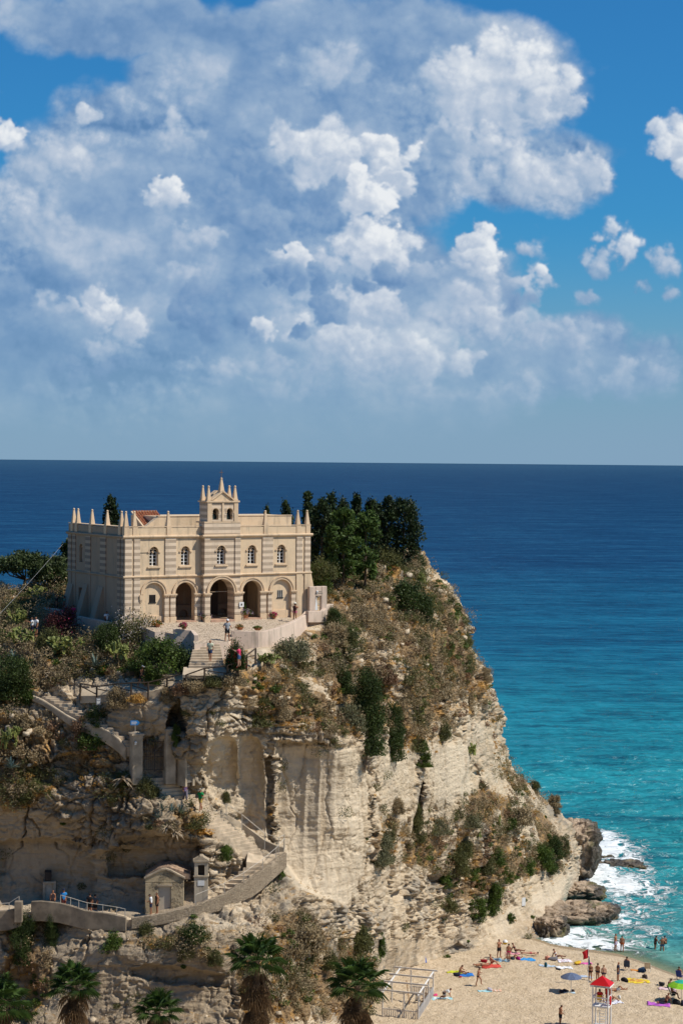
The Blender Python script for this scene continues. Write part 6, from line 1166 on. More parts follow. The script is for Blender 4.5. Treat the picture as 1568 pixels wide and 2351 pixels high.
AG = [_take(agave_mesh(1).build('leaves', M_AGV).data), _take(agave_mesh(2, 22).build('leaves', M_AGV).data), _take(agave_mesh(3, 34, True).build('leaves', M_AGD).data), _take(agave_mesh(4, 24).build('leaves', M_AGY).data)]
def agave(x, y, w, label, v=0, off=.35):
    p = T(x, y, off) if off is not None else hit(x, y)[0]; s = p[1]/F*w/2; e = empty('agave', p, random.uniform(0, 6), label, 'agave', 'agaves on the slopes'); o = bpy.data.objects.new('leaves', AG[v]); COL.objects.link(o); o.parent = e; o.scale = (s, s, s*1.25)
for a in [(372, 1862, 44, 'blue-green agave at the outer edge of the clump beside the steps', 0), (394, 1866, 48, 'largest blue-green agave in the clump beside the steps', 1), (416, 1868, 44, 'blue-green agave of the clump closest to the stair flight', 0), (378, 1836, 34, 'small agave between the olive shrub and the agave clump', 1), (362, 1878, 40, 'agave low in the clump with drooping blue leaves', 1), (402, 1910, 50, 'dry collapsed agave under the blue-green clump', 2), (384, 1900, 40, 'withered grey agave beside the collapsed one', 2), (219, 1530, 56, 'big grey agave among the dry scrub below the retaining wall', 0, .7), (32, 1512, 46, 'pale agave on the hillside below the prickly pears', 1, .5), (120, 1545, 54, 'dead agave with curled brown leaves on the upper slope', 2, .6), (26, 1764, 50, 'blue agave on the shaded ledge below the lone prickly pear', 0), (975, 1345, 46, 'yellowing agave on the brow under the grove', 3, None), (933, 1540, 34, 'grey agave in the middle of the scrub slope', 0, None), (905, 1552, 26, 'yellow-green agave beside the grey one on the scrub slope', 3, None), (283, 1790, 60, 'withered agave fanning out beside the gate pillar', 2, .8)]: agave(*a)
# ---------------- fan palms
M_PALM = leafmat('palm_leaf', (.040, .082, .015), .4, .2); M_PALMD = leafmat('dry_palm_leaf', (.165, .11, .062), .4, .2); M_TRUNK = simple('palm_trunk', (.16, .11, .07), .95, .35, 6, .8)
def fan(mb, o, d, L_, R_, rs, droop=0., seg=20):
    d = d/np.linalg.norm(d); s = np.cross(d, (0, 0, 1.)); s /= np.linalg.norm(s)+1e-9; u = np.cross(s, d); e = o+d*L_; mb.tube([o, o+d*L_*.5+np.array([0, 0, .04]), e], [.022, .018, .014], 4)
    for k in range(seg):
        a = (k/(seg-1)-.5)*math.pi*1.25; t = d*math.cos(a)+s*math.sin(a); r = R_*(1-.25*abs(a)/2)*rs.uniform(.88, 1.08); w = .045; p = np.cross(t, u); dr = np.array([0, 0, -1.])*r*(.06+droop)
        m1 = e+t*r*.55+u*.07*r+p*w+dr*.15; m2 = e+t*r*.55+u*.07*r-p*w+dr*.15; mb.add([e, m1, e+t*r+dr, m2, e+t*r*.55-u*.02*r+dr*.15], [(0, 1, 4), (0, 4, 3), (1, 2, 4), (4, 2, 3)])
def palm(x, y, dep, r, label, seed, skirt=1.0, ng=27, nd=30):
    rs = np.random.RandomState(seed); c = P(x, y, dep); base = np.array([c[0], c[1], 1.0]); H = c[2]-1.0; e = empty('fan_palm', base, 0, label, 'palm tree', 'fan palms below the cliff'); top = np.array([0, 0, H])
    g_ = MB()
    for i in range(ng): a = i*2.4+rs.rand()*.4; el = 1.35-1.7*(i/ng)**1.0; fan(g_, top, np.array([math.cos(a)*math.cos(el), math.sin(a)*math.cos(el), math.sin(el)]), r*rs.uniform(.5, .75), r*rs.uniform(.6, .8), rs, rs.uniform(.08, .35))
    g_.build('crown', M_PALM, e, fixn=False)
    d_ = MB()
    for i in range(nd): a = i*2.4+rs.rand(); el = -.55-.85*rs.rand(); fan(d_, top-np.array([0, 0, r*skirt*1.3*rs.rand()]), np.array([math.cos(a)*math.cos(el), math.sin(a)*math.cos(el), math.sin(el)]), r*.45, r*.55, rs, .55, 12)
    d_.build('dead_leaf_skirt', M_PALMD, e, fixn=False)
    q = MB(); m = 26; q.tube([(0, 0, -1+(H+1)*k/m) for k in range(m+1)], [.26+.03*(k % 2)-.05*k/m for k in range(m+1)], 10); q.build('trunk', M_TRUNK, e)
palm(0, 2305, 146, 2.1, 'fan palm cut by the edge of the view, low crown', 31, .6); palm(172, 2262, 147, 1.75, 'bushy fan palm with a brown skirt in front of the shaded lower cliff', 32, .8); palm(362, 2322, 145, 1.55, 'lowest fan palm, showing only its crown', 33, .4); palm(590, 2205, 150, 2.0, 'tall fan palm with a long brown skirt below the broad steps', 34, 1.9, nd=56); palm(820, 2262, 152, 2.15, 'dark fan palm beside the white pergola', 35, 1.5, nd=52)
# ------------------------------------------------------------------ people: one skinned body each, posed joint by joint; clothes and hair are their children
def skinmat(name, c): return simple(name, c, .55, .10, 3, spec=.3)
SKIN = [skinmat('fair_skin', (.50, .285, .19)), skinmat('tanned_skin', (.36, .165, .09)), skinmat('dark_tan_skin', (.235, .10, .055))]
CL = {}
def cloth(c):
    k = tuple(round(q, 3) for q in c)
    if k not in CL: CL[k] = simple('cloth', c, .85, .14, 6)
    return CL[k]
BLACK = (.012, .012, .014); NAVY = (.015, .022, .05); WHITE = (.74, .74, .74); REDC = (.55, .02, .02); GREYC = (.27, .29, .32)
HAIR = {'black': (.010, .008, .007), 'brown': (.045, .025, .014), 'blond': (.25, .15, .06), 'grey': (.30, .29, .27), 'bald': None}
def dirv(t, sp, sx):
    t = math.radians(t); s = math.radians(sp)*sx; return np.array([math.sin(s), -math.sin(t)*math.cos(s), -math.cos(t)*math.cos(s)])
POSES = dict(
 stand=dict(lean=0, legs=[(3, -2, 3), (-3, -4, 3)], arms=[(5, 14, 9), (-4, 8, 9)]),
 walk=dict(lean=4, legs=[(24, 6, 1), (-16, -34, 1)], arms=[(-20, 8, 8), (22, 40, 8)]),
 stride=dict(lean=5, head=25, legs=[(38, 2, 1), (-8, -16, 1)], arms=[(25, 95, 5), (18, 90, 5)]),
 phone=dict(lean=2, head=28, legs=[(4, 0, 5), (-3, -5, 4)], arms=[(18, 95, -4), (-6, 55, 22)]),
 hands_on_hips=dict(lean=0, legs=[(4, 0, 7), (-3, -4, 6)], arms=[(-22, 62, 34), (-22, 62, 34)]),
 throw=dict(lean=-3, legs=[(5, 0, 7), (-4, -5, 6)], arms=[(60, 105, 8), (55, 100, 8)]),
 photo=dict(lean=0, legs=[(3, 0, 3), (-4, -6, 3)], arms=[(62, 120, 6), (58, 110, 6)]),
 sit_knees=dict(lean=-14, pz=.14, legs=[(118, 28, 4), (124, 34, 6)], arms=[(38, 62, 6), (48, 70, 8)]),
 sit_read=dict(lean=18, head=25, pz=.14, legs=[(98, 70, 8), (100, 66, 8)], arms=[(35, 85, 4), (30, 80, 4)]),
 sit_back=dict(lean=-28, pz=.14, legs=[(98, 80, 5), (116, 32, 6)], arms=[(-38, -20, 12), (-36, -18, 12)]),
 chair=dict(lean=-16, pz=.42, legs=[(82, 8, 5), (86, 14, 6)], arms=[(28, 75, 12), (24, 80, 12)]),
 kneel=dict(lean=68, head=-35, pz=.40, legs=[(14, -88, 4), (10, -86, 5)], arms=[(8, 14, 6), (20, 24, 6)]),
 bend=dict(lean=58, head=-10, legs=[(10, -10, 5), (4, -6, 5)], arms=[(20, 40, 8), (28, 44, 8)]),
 lie=dict(lean=0, rot=-90, legs=[(4, 0, 6), (6, 0, 6)], arms=[(8, 10, 26), (6, 4, 18)]),
 lie_knee=dict(lean=0, rot=-90, legs=[(3, 0, 5), (62, -42, 5)], arms=[(5, 8, 20), (170, 90, 20)]),
 prone=dict(lean=0, rot=90, head=-10, legs=[(0, -6, 6), (0, -4, 6)], arms=[(8, 172, 60), (8, 172, 60)]),
 wade=dict(lean=10, legs=[(14, -6, 8), (-8, -18, 6)], arms=[(20, 30, 26), (12, 30, 30)]))
def person(loc, yaw, pose, label, skin=1, h=1.7, fem=False, wear=(), hair='brown', long=False, hat=None, group=None, holds=False, z_off=0.):
    ps = POSES[pose]; nodes = []; edges = []; bone = {}
    def node(nm, p, r, par=None): nodes.append((nm, np.array(p, float), r)); i = len(nodes)-1; edges.append((par, i)) if par is not None else None; return i
    ln = math.radians(ps.get('lean', 0)); up = np.array([0, -math.sin(ln), math.cos(ln)]); pz = ps.get('pz', .95); pel = np.array([0, 0, pz]); fw = np.array([0, -math.cos(ln), -math.sin(ln)])
    k = .9 if fem else 1.; a = node('pelvis', pel, .130 if not fem else .135); b = node('waist', pel+up*.18, .112*k, a); c = node('chest', pel+up*.34, .132*k, b); d = node('upper', pel+up*.45, .10*k, c); n_ = node('neck', pel+up*.53, .052, d)
    hp = math.radians(ps.get('head', 4))+ln; hu = np.array([0, -math.sin(hp), math.cos(hp)]); hf = np.array([0, -math.cos(hp), -math.sin(hp)])
    hb = node('headbase', pel+up*.53+hu*.07+hf*.01, .062, n_); hc = node('head', pel+up*.53+hu*.165+hf*.02, .098, hb); ht = node('crown', pel+up*.53+hu*.245+hf*.01, .068, hc); headc = pel+up*.53+hu*.17+hf*.015
    palms = []
    for i, sx in enumerate((1, -1)):
        t, s, sp = ps['legs'][i]; hip = pel+np.array([sx*.088, 0, 0])-up*.04; v1 = dirv(t, sp, sx); v2 = dirv(s, sp*.4, sx); kn = hip+v1*.43; an = kn+v2*.41
        q = node('hip', hip, .088, a); q = node('thigh', hip+v1*.2, .075, q); q = node('knee', kn, .054, q); q = node('calf', kn+v2*.14+np.array([0, .012, 0]), .054, q); q = node('ankle', an, .036, q)
        ft = dirv(s+82, sp*2, sx); node('heel', an-ft*.03+v2*.03, .036, q); q = node('ball', an+ft*.11+v2*.035, .036, q); node('toe', an+ft*.17+v2*.04, .026, q)
        t, s, sp = ps['arms'][i]; w = .168*k; sh = pel+up*.455+np.array([sx*w, 0, 0]); v1 = dirv(t, sp, sx); v2 = dirv(s, sp*.1-4, sx); el = sh+v1*.28; wr = el+v2*.24
        q = node('shoulder', sh, .056*k, d); q = node('upperarm', sh+v1*.13, .046*k, q); q = node('elbow', el, .038*k, q); q = node('forearm', el+v2*.08, .038*k, q); q = node('wrist', wr, .026, q); q = node('palm', wr+v2*.065, .033, q); palms.append((wr, v2, sx))
    P_ = np.array([q[1] for q in nodes]); Rr = np.array([q[2]*(1.12 if q[0] in ('head', 'crown', 'headbase', 'palm') else 1.24) for q in nodes]); own = np.array([q[0] not in ('shoulder', 'upperarm', 'elbow', 'forearm', 'wrist', 'palm') for q in nodes])
    def xf(p): return p
    rot = math.radians(ps.get('rot', 0)); RM = np.array([[1, 0, 0], [0, math.cos(rot), -math.sin(rot)], [0, math.sin(rot), math.cos(rot)]])
    Pw = P_@RM.T; zmin = (Pw[:, 2]-Rr*.92)[own if rot else slice(None)].min(); sc_ = h/1.72
    me = bpy.data.meshes.new('body'); me.from_pydata([tuple(q) for q in P_], edges, []); ob = bpy.data.objects.new('body', me); COL.objects.link(ob)
    sk = ob.modifiers.new('skin', 'SKIN'); sk.use_smooth_shade = True; sd = me.skin_vertices[0].data if me.skin_vertices else None
    if sd is None:
        bm = bmesh.new(); bm.from_mesh(me); bm.verts.layers.skin.verify(); bm.to_mesh(me); bm.free(); sd = me.skin_vertices[0].data
    for i, r in enumerate(Rr): sd[i].radius = (r, r); sd[i].use_root = (i == 0)
    sb = ob.modifiers.new('sub', 'SUBSURF'); sb.levels = 1; sb.render_levels = 1
    dg = bpy.context.evaluated_depsgraph_get(); dg.update(); ev = bpy.data.meshes.new_from_object(ob.evaluated_get(dg)); bpy.data.objects.remove(ob)
    V = np.array([v.co[:] for v in ev.vertices]); NO = np.array([v.normal[:] for v in ev.vertices]); FC = [tuple(p.vertices) for p in ev.polygons]; bpy.data.meshes.remove(ev)
    # broaden the trunk sideways, flatten it front to back
    rel = V-pel; al_ = rel@up; tr = sstep(-.12, 0., al_)*sstep(.50, .42, al_)*(np.abs(V[:, 0]) < .22); V[:, 0] *= 1+.22*tr; V = V-np.outer((rel@fw)*tr*.16, fw)
    seg = [(nodes[i][0], nodes[j][0], P_[i], P_[j]) for i, j in edges]
    dist = []; tt = []; dist_i = []
    for (_, _, p, q) in seg:
        u = q-p; t = np.clip(((V-p)@u)/(u@u+1e-9), 0, 1); rr_ = Rr[len(dist_i)*0+edges[len(dist)][0]]*(1-t)+Rr[edges[len(dist)][1]]*t; dist.append(np.linalg.norm(V-p-t[:, None]*u, axis=1)/rr_); tt.append(t)
    dist = np.array(dist); bi = dist.argmin(0); ti = np.array(tt)[bi, np.arange(len(V))]; nb = [seg[i][1] for i in bi]
    def sel(cond): return np.array([cond(nb[i], ti[i], V[i]) for i in range(len(V))])
    CON = {'shorts': lambda n, t, p: n == 'hip' or n == 'thigh' or (n == 'waist' and t < .45) or (n == 'knee' and t < .35), 'trunks': lambda n, t, p: n == 'hip' or (n == 'thigh' and t < .55) or (n == 'waist' and t < .5),
           'trousers': lambda n, t, p: n in ('hip', 'thigh', 'knee', 'calf') or (n == 'waist' and t < .45) or (n == 'ankle' and t < .75), 'shirt': lambda n, t, p: n in ('waist', 'chest', 'upper', 'shoulder', 'upperarm') or (n == 'elbow' and t < .3) or (n == 'neck' and t < .3),
           'tank': lambda n, t, p: n in ('waist', 'chest', 'upper') or (n == 'shoulder' and t < .7), 'bikini_top': lambda n, t, p: (n == 'chest' and t > .15) or (n == 'upper' and t < .55), 'skirt': lambda n, t, p: n in ('hip', 'thigh') or (n == 'knee' and t < .5) or (n == 'waist' and t < .3)}
    e = empty('person', np.array(loc)+np.array([0, 0, -zmin*sc_+z_off]), yaw, label, 'person', group)
    def put(nm, v, f, m):
        o = MB().add(((v@RM.T)*sc_), f).build(nm, m, e, smooth=True, fixn=False); return o
    # hands: four curled fingers and a thumb, face: nose, ears
    v = [tuple(q) for q in V]; f = list(FC); ex = MB()
    for wr, v2, sx in palms:
        sd_ = np.array([0, 1., 0])-v2*v2[1]; sd_ /= np.linalg.norm(sd_)+1e-9; pn = np.cross(v2, sd_)*(-sx)
        for j, fl in enumerate((.066, .076, .070, .054)):
            o0 = wr+v2*.085+sd_*(j-1.5)*.017; ex.tube([o0, o0+v2*fl*.5+pn*.006, o0+v2*fl*.85+pn*.026], [.009, .0085, .007], 5)
        o0 = wr+v2*.03-sd_*.028; ex.tube([o0, o0+v2*.032-sd_*.022, o0+v2*.06-sd_*.026+pn*.01], [.011, .010, .008], 5)
    rt = np.cross(hf, hu); ex.tube([headc+hf*.085+hu*.02, headc+hf*.118-hu*.018, headc+hf*.092-hu*.03], [.010, .016, .012], 5)
    for s in (-1, 1): ex.ball(headc+rt*s*.092, .026, 6, 4, (.5, .8, 1.2))
    n0 = len(v); v += ex.v; f += [tuple(i+n0 for i in q) for q in ex.f]
    put('body', np.array(v), f, SKIN[skin])
    fe = MB()
    for s in (-1, 1): fe.ball(headc+hf*.088+rt*s*.034+hu*.022, .013, 6, 4)
    fe.tube([headc+hf*.088-hu*.052-rt*.024, headc+hf*.094-hu*.053, headc+hf*.088-hu*.052+rt*.024], .007, 4); put('face', np.array([tuple(q) for q in fe.v]), fe.f, bpy.data.materials.get('eyes_and_mouth') or simple('eyes_and_mouth', (.05, .02, .015), .5))
    def part(nm, cond, m, off):
        s = sel(cond); fs = [q for q in FC if all(s[i] for i in q)]
        if not fs: return
        ids = sorted({i for q in fs for i in q}); mp = {i: j for j, i in enumerate(ids)}; put(nm, V[ids]+NO[ids]*off, [tuple(mp[i] for i in q) for q in fs], m)
    for typ, colr in wear: part(typ, CON[typ], cloth(colr), .016 if typ in ('bikini_top', 'trunks') else .022)
    if HAIR[hair] is not None:
        hc_ = HAIR[hair]; part('hair', lambda n, t, p: n in ('head', 'crown') and ((p-headc)@hf < .045-.5*max(0, .0-(p-headc)@hu) or (p-headc)@hu > .055) and (p-headc)@hu > -.06, cloth(hc_), .016)
        if long:
            q = MB(); q.tube([headc-hf*.075+hu*.05, headc-hf*.10-hu*.06, headc-hf*.085-hu*.20, headc-hf*.07-hu*.30], [.05, .075, .065, .02], 8); put('long_hair', np.array([tuple(z) for z in q.v]), q.f, cloth(hc_))
    if hat:
        q = MB(); kind, hcol = hat
        if kind == 'brim': prof = [(.19, .0), (.105, .02), (.10, .085), (.06, .11)]
        else: prof = [(.112, .0), (.112, .05), (.09, .09), (.04, .105)]
        q.lathe(prof, (0, 0, 0), 14)
        if kind == 'cap': q.add([(-.08, -.09, 0), (.08, -.09, 0), (.06, -.21, -.01), (-.06, -.21, -.01)], [(0, 1, 2, 3)])
        B_ = np.stack([np.cross(hf, hu)*-1, -hf, hu], 1); vv = np.array([tuple(z) for z in q.v])@B_.T+headc+hu*.045; put('hat', vv, q.f, cloth(hcol))
    return e
R_ = math.radians
def W(x, y, z=-.4): return G(x, y, z)
def onT(x, y, off=.3): return T(x, y, off)
# on the church hill
person(terr(677, 1429), R_(170), 'photo', 'person in wide white hat and dark top standing on the terrace by the last arch', 1, 1.66, True, [('tank', (.05, .02, .02)), ('trunks', (.45, .12, .18))], 'brown', hat=('brim', (.72, .68, .58)))
person(terr(522, 1472), R_(30), 'hands_on_hips', 'person in grey T-shirt and white cap at the top of the church steps', 1, 1.74, False, [('shirt', GREYC), ('shorts', BLACK)], 'grey', hat=('cap', WHITE))
def stp(x, y, base, dz=0.): q = np.array(base, float); return q
person(P(483, 1519, 160.05), R_(-5), 'walk', 'bald person in a pale shirt and blue shorts walking down the church steps', 1, 1.72, False, [('shirt', (.55, .58, .42)), ('shorts', (.03, .05, .11))], 'bald')
person(P(549, 1531, 157.9), R_(-110), 'photo', 'person in a bright pink top with a backpack photographing beside the timber handrail', 0, 1.6, True, [('shirt', (.62, .04, .12)), ('shorts', (.05, .10, .22))], 'brown')
person(T(326, 1577, .4), R_(60), 'walk', 'person with a white cap and black backpack behind the timber fence', 1, 1.68, False, [('tank', BLACK), ('shorts', BLACK)], 'brown', hat=('cap', WHITE))
person(T(426, 1841, .75), R_(10), 'walk', 'person in a lilac top and grey trousers coming down by the rock door', 1, 1.66, True, [('tank', (.52, .33, .62)), ('trousers', (.16, .14, .18))], 'grey')
person(T(461, 1862, .75), R_(-30), 'walk', 'person in a green shirt and yellow shorts descending the steps', 1, 1.75, False, [('shirt', (.01, .25, .07)), ('shorts', (.50, .34, .10))], 'brown', hat=('cap', (.30, .27, .22)))
person(P(347, 2101, 157.6), R_(-80), 'phone', 'person in a white T-shirt and navy shorts standing at the hut door', 1, 1.66, False, [('shirt', WHITE), ('shorts', (.02, .03, .07))], 'black')
person(P(361, 2099, 157.8), R_(-60), 'stand', 'person in a dark top with a black backpack beside the hut door', 1, 1.70, False, [('tank', BLACK), ('shorts', BLACK)], 'black')
person(P(147, 2092, 158.5), R_(20), 'stand', 'person in a bright blue shirt leaning over the walkway rail', 1, 1.72, False, [('shirt', (.02, .20, .50)), ('shorts', (.10, .02, .02))], 'black', hat=('cap', NAVY))
person(P(122, 2091, 158.9), R_(30), 'stand', 'person in a dark dress in front of the pale cliff door', 1, 1.62, True, [('tank', (.03, .02, .025)), ('skirt', (.02, .015, .018))], 'black')
person(P(207, 2103, 158.2), R_(170), 'stand', 'person all in black on the shaded walkway', 1, 1.78, False, [('shirt', BLACK), ('shorts', BLACK)], 'black')
person(P(219, 2103, 158.9), R_(175), 'stand', 'person in a dark grey shirt beside the one in black', 1, 1.70, False, [('shirt', (.05, .06, .075)), ('shorts', BLACK)], 'black')
person(T(75, 1462, 1.1), R_(-70), 'photo', 'person in white taking a photo above the prickly pears', 1, 1.62, False, [('shirt', WHITE), ('shorts', NAVY)], 'brown')
person(T(84, 1462, 1.0), R_(-40), 'stand', 'second person in white, dark haired, above the prickly pears', 1, 1.66, False, [('shirt', WHITE), ('shorts', NAVY)], 'black')
person(T(169, 1434, .3), R_(160), 'stand', 'person in a hot pink top behind the bougainvillea by the church buttress', 1, 1.68, False, [('shirt', (.62, .02, .12)), ('shorts', NAVY)], 'brown')
person(T(131, 1412, .3), R_(90), 'stand', 'person in dark clothes in the shade by the far buttress', 1, 1.7, False, [('shirt', BLACK), ('shorts', BLACK)], 'black')
person(T(149, 1412, .3), R_(-90), 'stand', 'person in a pale green top in the shade by the far buttress', 1, 1.66, True, [('shirt', (.12, .24, .18)), ('shorts', BLACK)], 'black')
person(c2w(-.6, 2.2, -.75), R_(40), 'stand', 'dark-haired person in white behind the white oleander', 2, 1.6, True, [('shirt', WHITE), ('shorts', NAVY)], 'black')
# on the beach
person(B(1285.5, 2353), R_(110), 'phone', 'shirtless person in dark shorts looking at a phone on open sand', 1, 1.76, False, [('shorts', (.01, .014, .025))], 'brown')
person(B(1145, 2200), R_(40), 'throw', 'shirtless person in black shorts holding up a beach ball', 1, 1.80, False, [('shorts', BLACK)], 'brown')
person(B(1167, 2206), R_(170), 'stand', 'person in pink bikini bottoms standing with back turned beside the ball player', 1, 1.62, True, [('trunks', (.65, .03, .14))], 'brown')
person(B(1097, 2264), R_(70), 'stride', 'slim person in dark trunks striding across the sand', 1, 1.66, False, [('trunks', BLACK)], 'black')
person(B(1055, 2235), R_(60), 'sit_read', 'person in a yellow bikini sitting on the lime green towel', 1, 1.66, True, [('trunks', (.40, .34, .03)), ('bikini_top', (.40, .34, .03))], 'brown')
person(B(1128, 2214), R_(80), 'sit_knees', 'person sitting with bent knees on the red towel', 1, 1.72, False, [('trunks', (.20, .03, .02))], 'black')
person(B(1126, 2221), R_(90), 'lie', 'sunbather lying flat along the front of the red towel', 1, 1.68, True, [('trunks', BLACK)], 'brown')
person(B(1020, 2295), R_(70), 'kneel', 'person in a loose white shirt kneeling over a towel', 1, 1.66, True, [('shirt', (.66, .68, .70)), ('skirt', (.60, .62, .64))], 'brown')
person(B(1183, 2189), R_(75), 'sit_back', 'person in dark swimwear leaning back on the pale pink towel', 2, 1.7, True, [('trunks', BLACK), ('bikini_top', BLACK)], 'black')
person(B(1197, 2192), R_(90), 'prone', 'sunbather lying face down behind the blue towel', 0, 1.66, True, [('trunks', (.45, .12, .12))], 'brown')
person(B(1199, 2202), R_(85), 'lie_knee', 'sunbather in a black bikini lying on the blue towel', 1, 1.66, True, [('trunks', BLACK), ('bikini_top', BLACK)], 'black')
person(B(1277, 2202), R_(75), 'sit_back', 'person in a white bikini sitting alone near the water', 2, 1.68, True, [('trunks', WHITE), ('bikini_top', WHITE)], 'black')
person(W(1412, 2184, -.12), R_(60), 'stand', 'wading person in pale lilac shorts', 1, 1.74, False, [('shorts', (.48, .42, .58))], 'brown')
person(W(1427, 2187, -.10), R_(170), 'stand', 'wading person in an orange bikini, back turned', 1, 1.68, True, [('trunks', (.55, .11, .02))], 'black')
person(W(1503, 2186, -.5), R_(120), 'wade', 'person in a dark swimsuit wading knee-deep towards the pair', 2, 1.62, True, [('trunks', BLACK), ('tank', (.10, .03, .02))], 'black')
person(W(1519, 2193, -.42), R_(165), 'hands_on_hips', 'tanned wader in blue trunks with hands on hips', 1, 1.84, False, [('trunks', (.02, .10, .22))], 'grey')
person(W(1526, 2186, -.75), R_(-160), 'wade', 'dark-haired wader half hidden behind the one in blue trunks', 2, 1.62, True, [('trunks', BLACK), ('bikini_top', BLACK)], 'black')
person(B(1418, 2253), R_(75), 'stand', 'bald person in a dark T-shirt and blue shorts standing on the sand', 1, 1.78, False, [('shirt', NAVY), ('shorts', (.03, .06, .11))], 'bald')
person(B(1354, 2250), R_(165), 'stand', 'person in a black bikini standing behind the red tower roof', 1, 1.66, True, [('trunks', BLACK), ('bikini_top', BLACK)], 'brown')
person(B(1371, 2254), R_(150), 'stand', 'dark-haired person whose head shows over the red tower roof', 1, 1.66, True, [('trunks', NAVY)], 'black')
person(B(1385, 2257), R_(175), 'stand', 'blond person whose head shows over the corner of the red tower roof', 0, 1.66, True, [('trunks', NAVY)], 'blond')
person(B(1402, 2299), R_(100), 'sit_knees', 'person sitting on the white patterned towel behind the tower', 1, 1.68, True, [('trunks', (.05, .05, .06))], 'black', long=True)
person(B(1440, 2277), R_(88), 'lie_knee', 'sunbather in striped grey shorts lying with one knee up', 1, 1.76, False, [('shorts', (.40, .42, .46))], 'bald')
person(B(1533, 2268), R_(70), 'sit_read', 'person in a dark bikini sitting on the pale pink mat', 2, 1.64, True, [('trunks', BLACK), ('bikini_top', (.10, .02, .03))], 'black')
person(B(1527, 2305), R_(-70), 'sit_back', 'person in dark trousers sitting on the purple towel', 1, 1.7, False, [('trousers', (.015, .012, .02))], 'black')
ball_at = P(1159, 2163, B(1160, 2203)[1]-.3)
e = empty('beach_ball', ball_at, 0, 'white and yellow beach ball held up between two players', 'ball'); q = MB(); q.ball((0, 0, 0), .24, 16, 12); o = q.build('ball', [cloth((.74, .74, .74)), cloth((.65, .42, .02))], e, smooth=True)
for i, p_ in enumerate(o.data.polygons): p_.material_index = 1 if p_.center.z < -.02 else 0
# ------------------------------------------------------------------ things on the sand
def towel(x, y, w, l, ang, cols, label, name='beach_towel', cat='towel', pattern=None, z=.03):
    c = B(x, y); e = None; n = 14; m = 10; V = []; ca, sa = math.cos(ang), math.sin(ang); sd = int(x*7+y*3) % 97
    for j in range(m+1):
        for i in range(n+1):
            u = (i/n-.5)*l*(1+.04*math.sin(j*1.3+sd)); v = (j/m-.5)*w*(1+.05*math.sin(i*.9+sd)); px_, py_ = c[0]+u*ca-v*sa, c[1]+u*sa+v*ca
            V.append((px_-c[0], py_-c[1], gz(px_, py_)-c[2]+z+.025*math.sin(i*1.7+sd)*math.sin(j*1.4)))
    Fq = [(j*(n+1)+i, j*(n+1)+i+1, (j+1)*(n+1)+i+1, (j+1)*(n+1)+i) for j in range(m) for i in range(n)]
    q = MB(); q.add(V, Fq); o = q.build(name, [cloth(k) for k in cols], smooth=True); o.location = tuple(c)
    if len(cols) > 1:
        for k, p_ in enumerate(o.data.polygons):
            i, j = k % n, k//n; p_.material_index = {'half': 1 if i >= n//2 else 0, 'stripe': (i//2) % len(cols), 'border': 0 if i in (0, 1, n-1, n-2) or j in (0, 1, m-1, m-2) else 1 if (i*j+i) % 5 else (2 % len(cols)), 'spots': 1 if (i*7+j*5+sd) % 6 == 0 else 0}[pattern or 'half']
    s = o.modifiers.new('thick', 'SOLIDIFY'); s.thickness = .012; s.offset = 1; return tag(o, label, cat)
def bag(x, y, w, h, colr, label, name='beach_bag', cat='bag', c2=None, handle=True):
    c = B(x, y); e = empty(name, c, random.uniform(0, 6), label, cat); q = MB(); n = 12
    prof = [(.40, 0), (.50, .08), (.52, .40), (.47, .68), (.36, .80), (.12, .84)]; q.lathe([(r*w, z*h) for r, z in prof], (0, 0, 0), n); q.v = [(math.copysign(abs(x_/w)**.72*w, x_)*(1+.14*math.sin(5*z_/h+x))*1.12+.08*w*math.sin(7*y_/w+y), math.copysign(abs(y_/w)**.72*w, y_)*.62, z_*(1+.14*math.sin(4*x_/w+x))) for x_, y_, z_ in q.v]; q.build('bag', cloth(colr), e, smooth=True)
    if handle: q = MB(); q.tube([(-w*.25, 0, h*.75), (-w*.12, .03, h*1.0), (w*.12, .03, h*1.0), (w*.25, 0, h*.75)], .018, 5); q.build('handle', cloth(c2 or colr), e)
    return e
towel(1043, 2232, .9, 1.5, .15, [(.50, .52, .02)], 'lime green towel beside the blue one'); towel(1070, 2239, 1.0, 1.4, .1, [(.02, .16, .50)], 'deep blue towel in front of the sitting person in yellow')
bag(1048, 2240, .45, .40, (.02, .02, .04), 'dark navy bag on the edge of the blue towel'); bag(1057, 2244, .22, .14, (.45, .02, .04), 'small red pouch beside the navy bag', handle=False)
towel(1127, 2219, 1.7, 1.9, .1, [(.55, .07, .05)], 'coral red towel shared by two people'); bag(1110, 2209, .5, .38, (.30, .012, .02), 'dark red backpack at the head of the red towel')
towel(1148, 2205, 1.2, 1.9, -.15, [(.10, .14, .19), (.25, .40, .50)], 'grey and pale blue striped mat behind the red towel', pattern='stripe')
towel(1112, 2276, .8, 1.25, .1, [(.33, .60, .66)], 'aqua blue towel lying alone on the sand'); towel(1136, 2274, .8, 1.1, .05, [(.62, .36, .24), (.62, .50, .42)], 'orange and cream towel beside the aqua one', pattern='stripe'); bag(1124, 2275, .5, .22, (.42, .38, .42), 'crumpled pale clothes between the aqua and orange towels', 'clothes_pile', 'clothes', handle=False)
towel(1013, 2293, .8, 1.9, .15, [(.30, .52, .56), (.60, .66, .68)], 'pale teal striped towel under the kneeling person', pattern='stripe'); bag(999, 2287, .35, .2, (.60, .04, .16), 'pink cloth by the fence of the pergola', 'clothes_pile', 'clothes', handle=False)
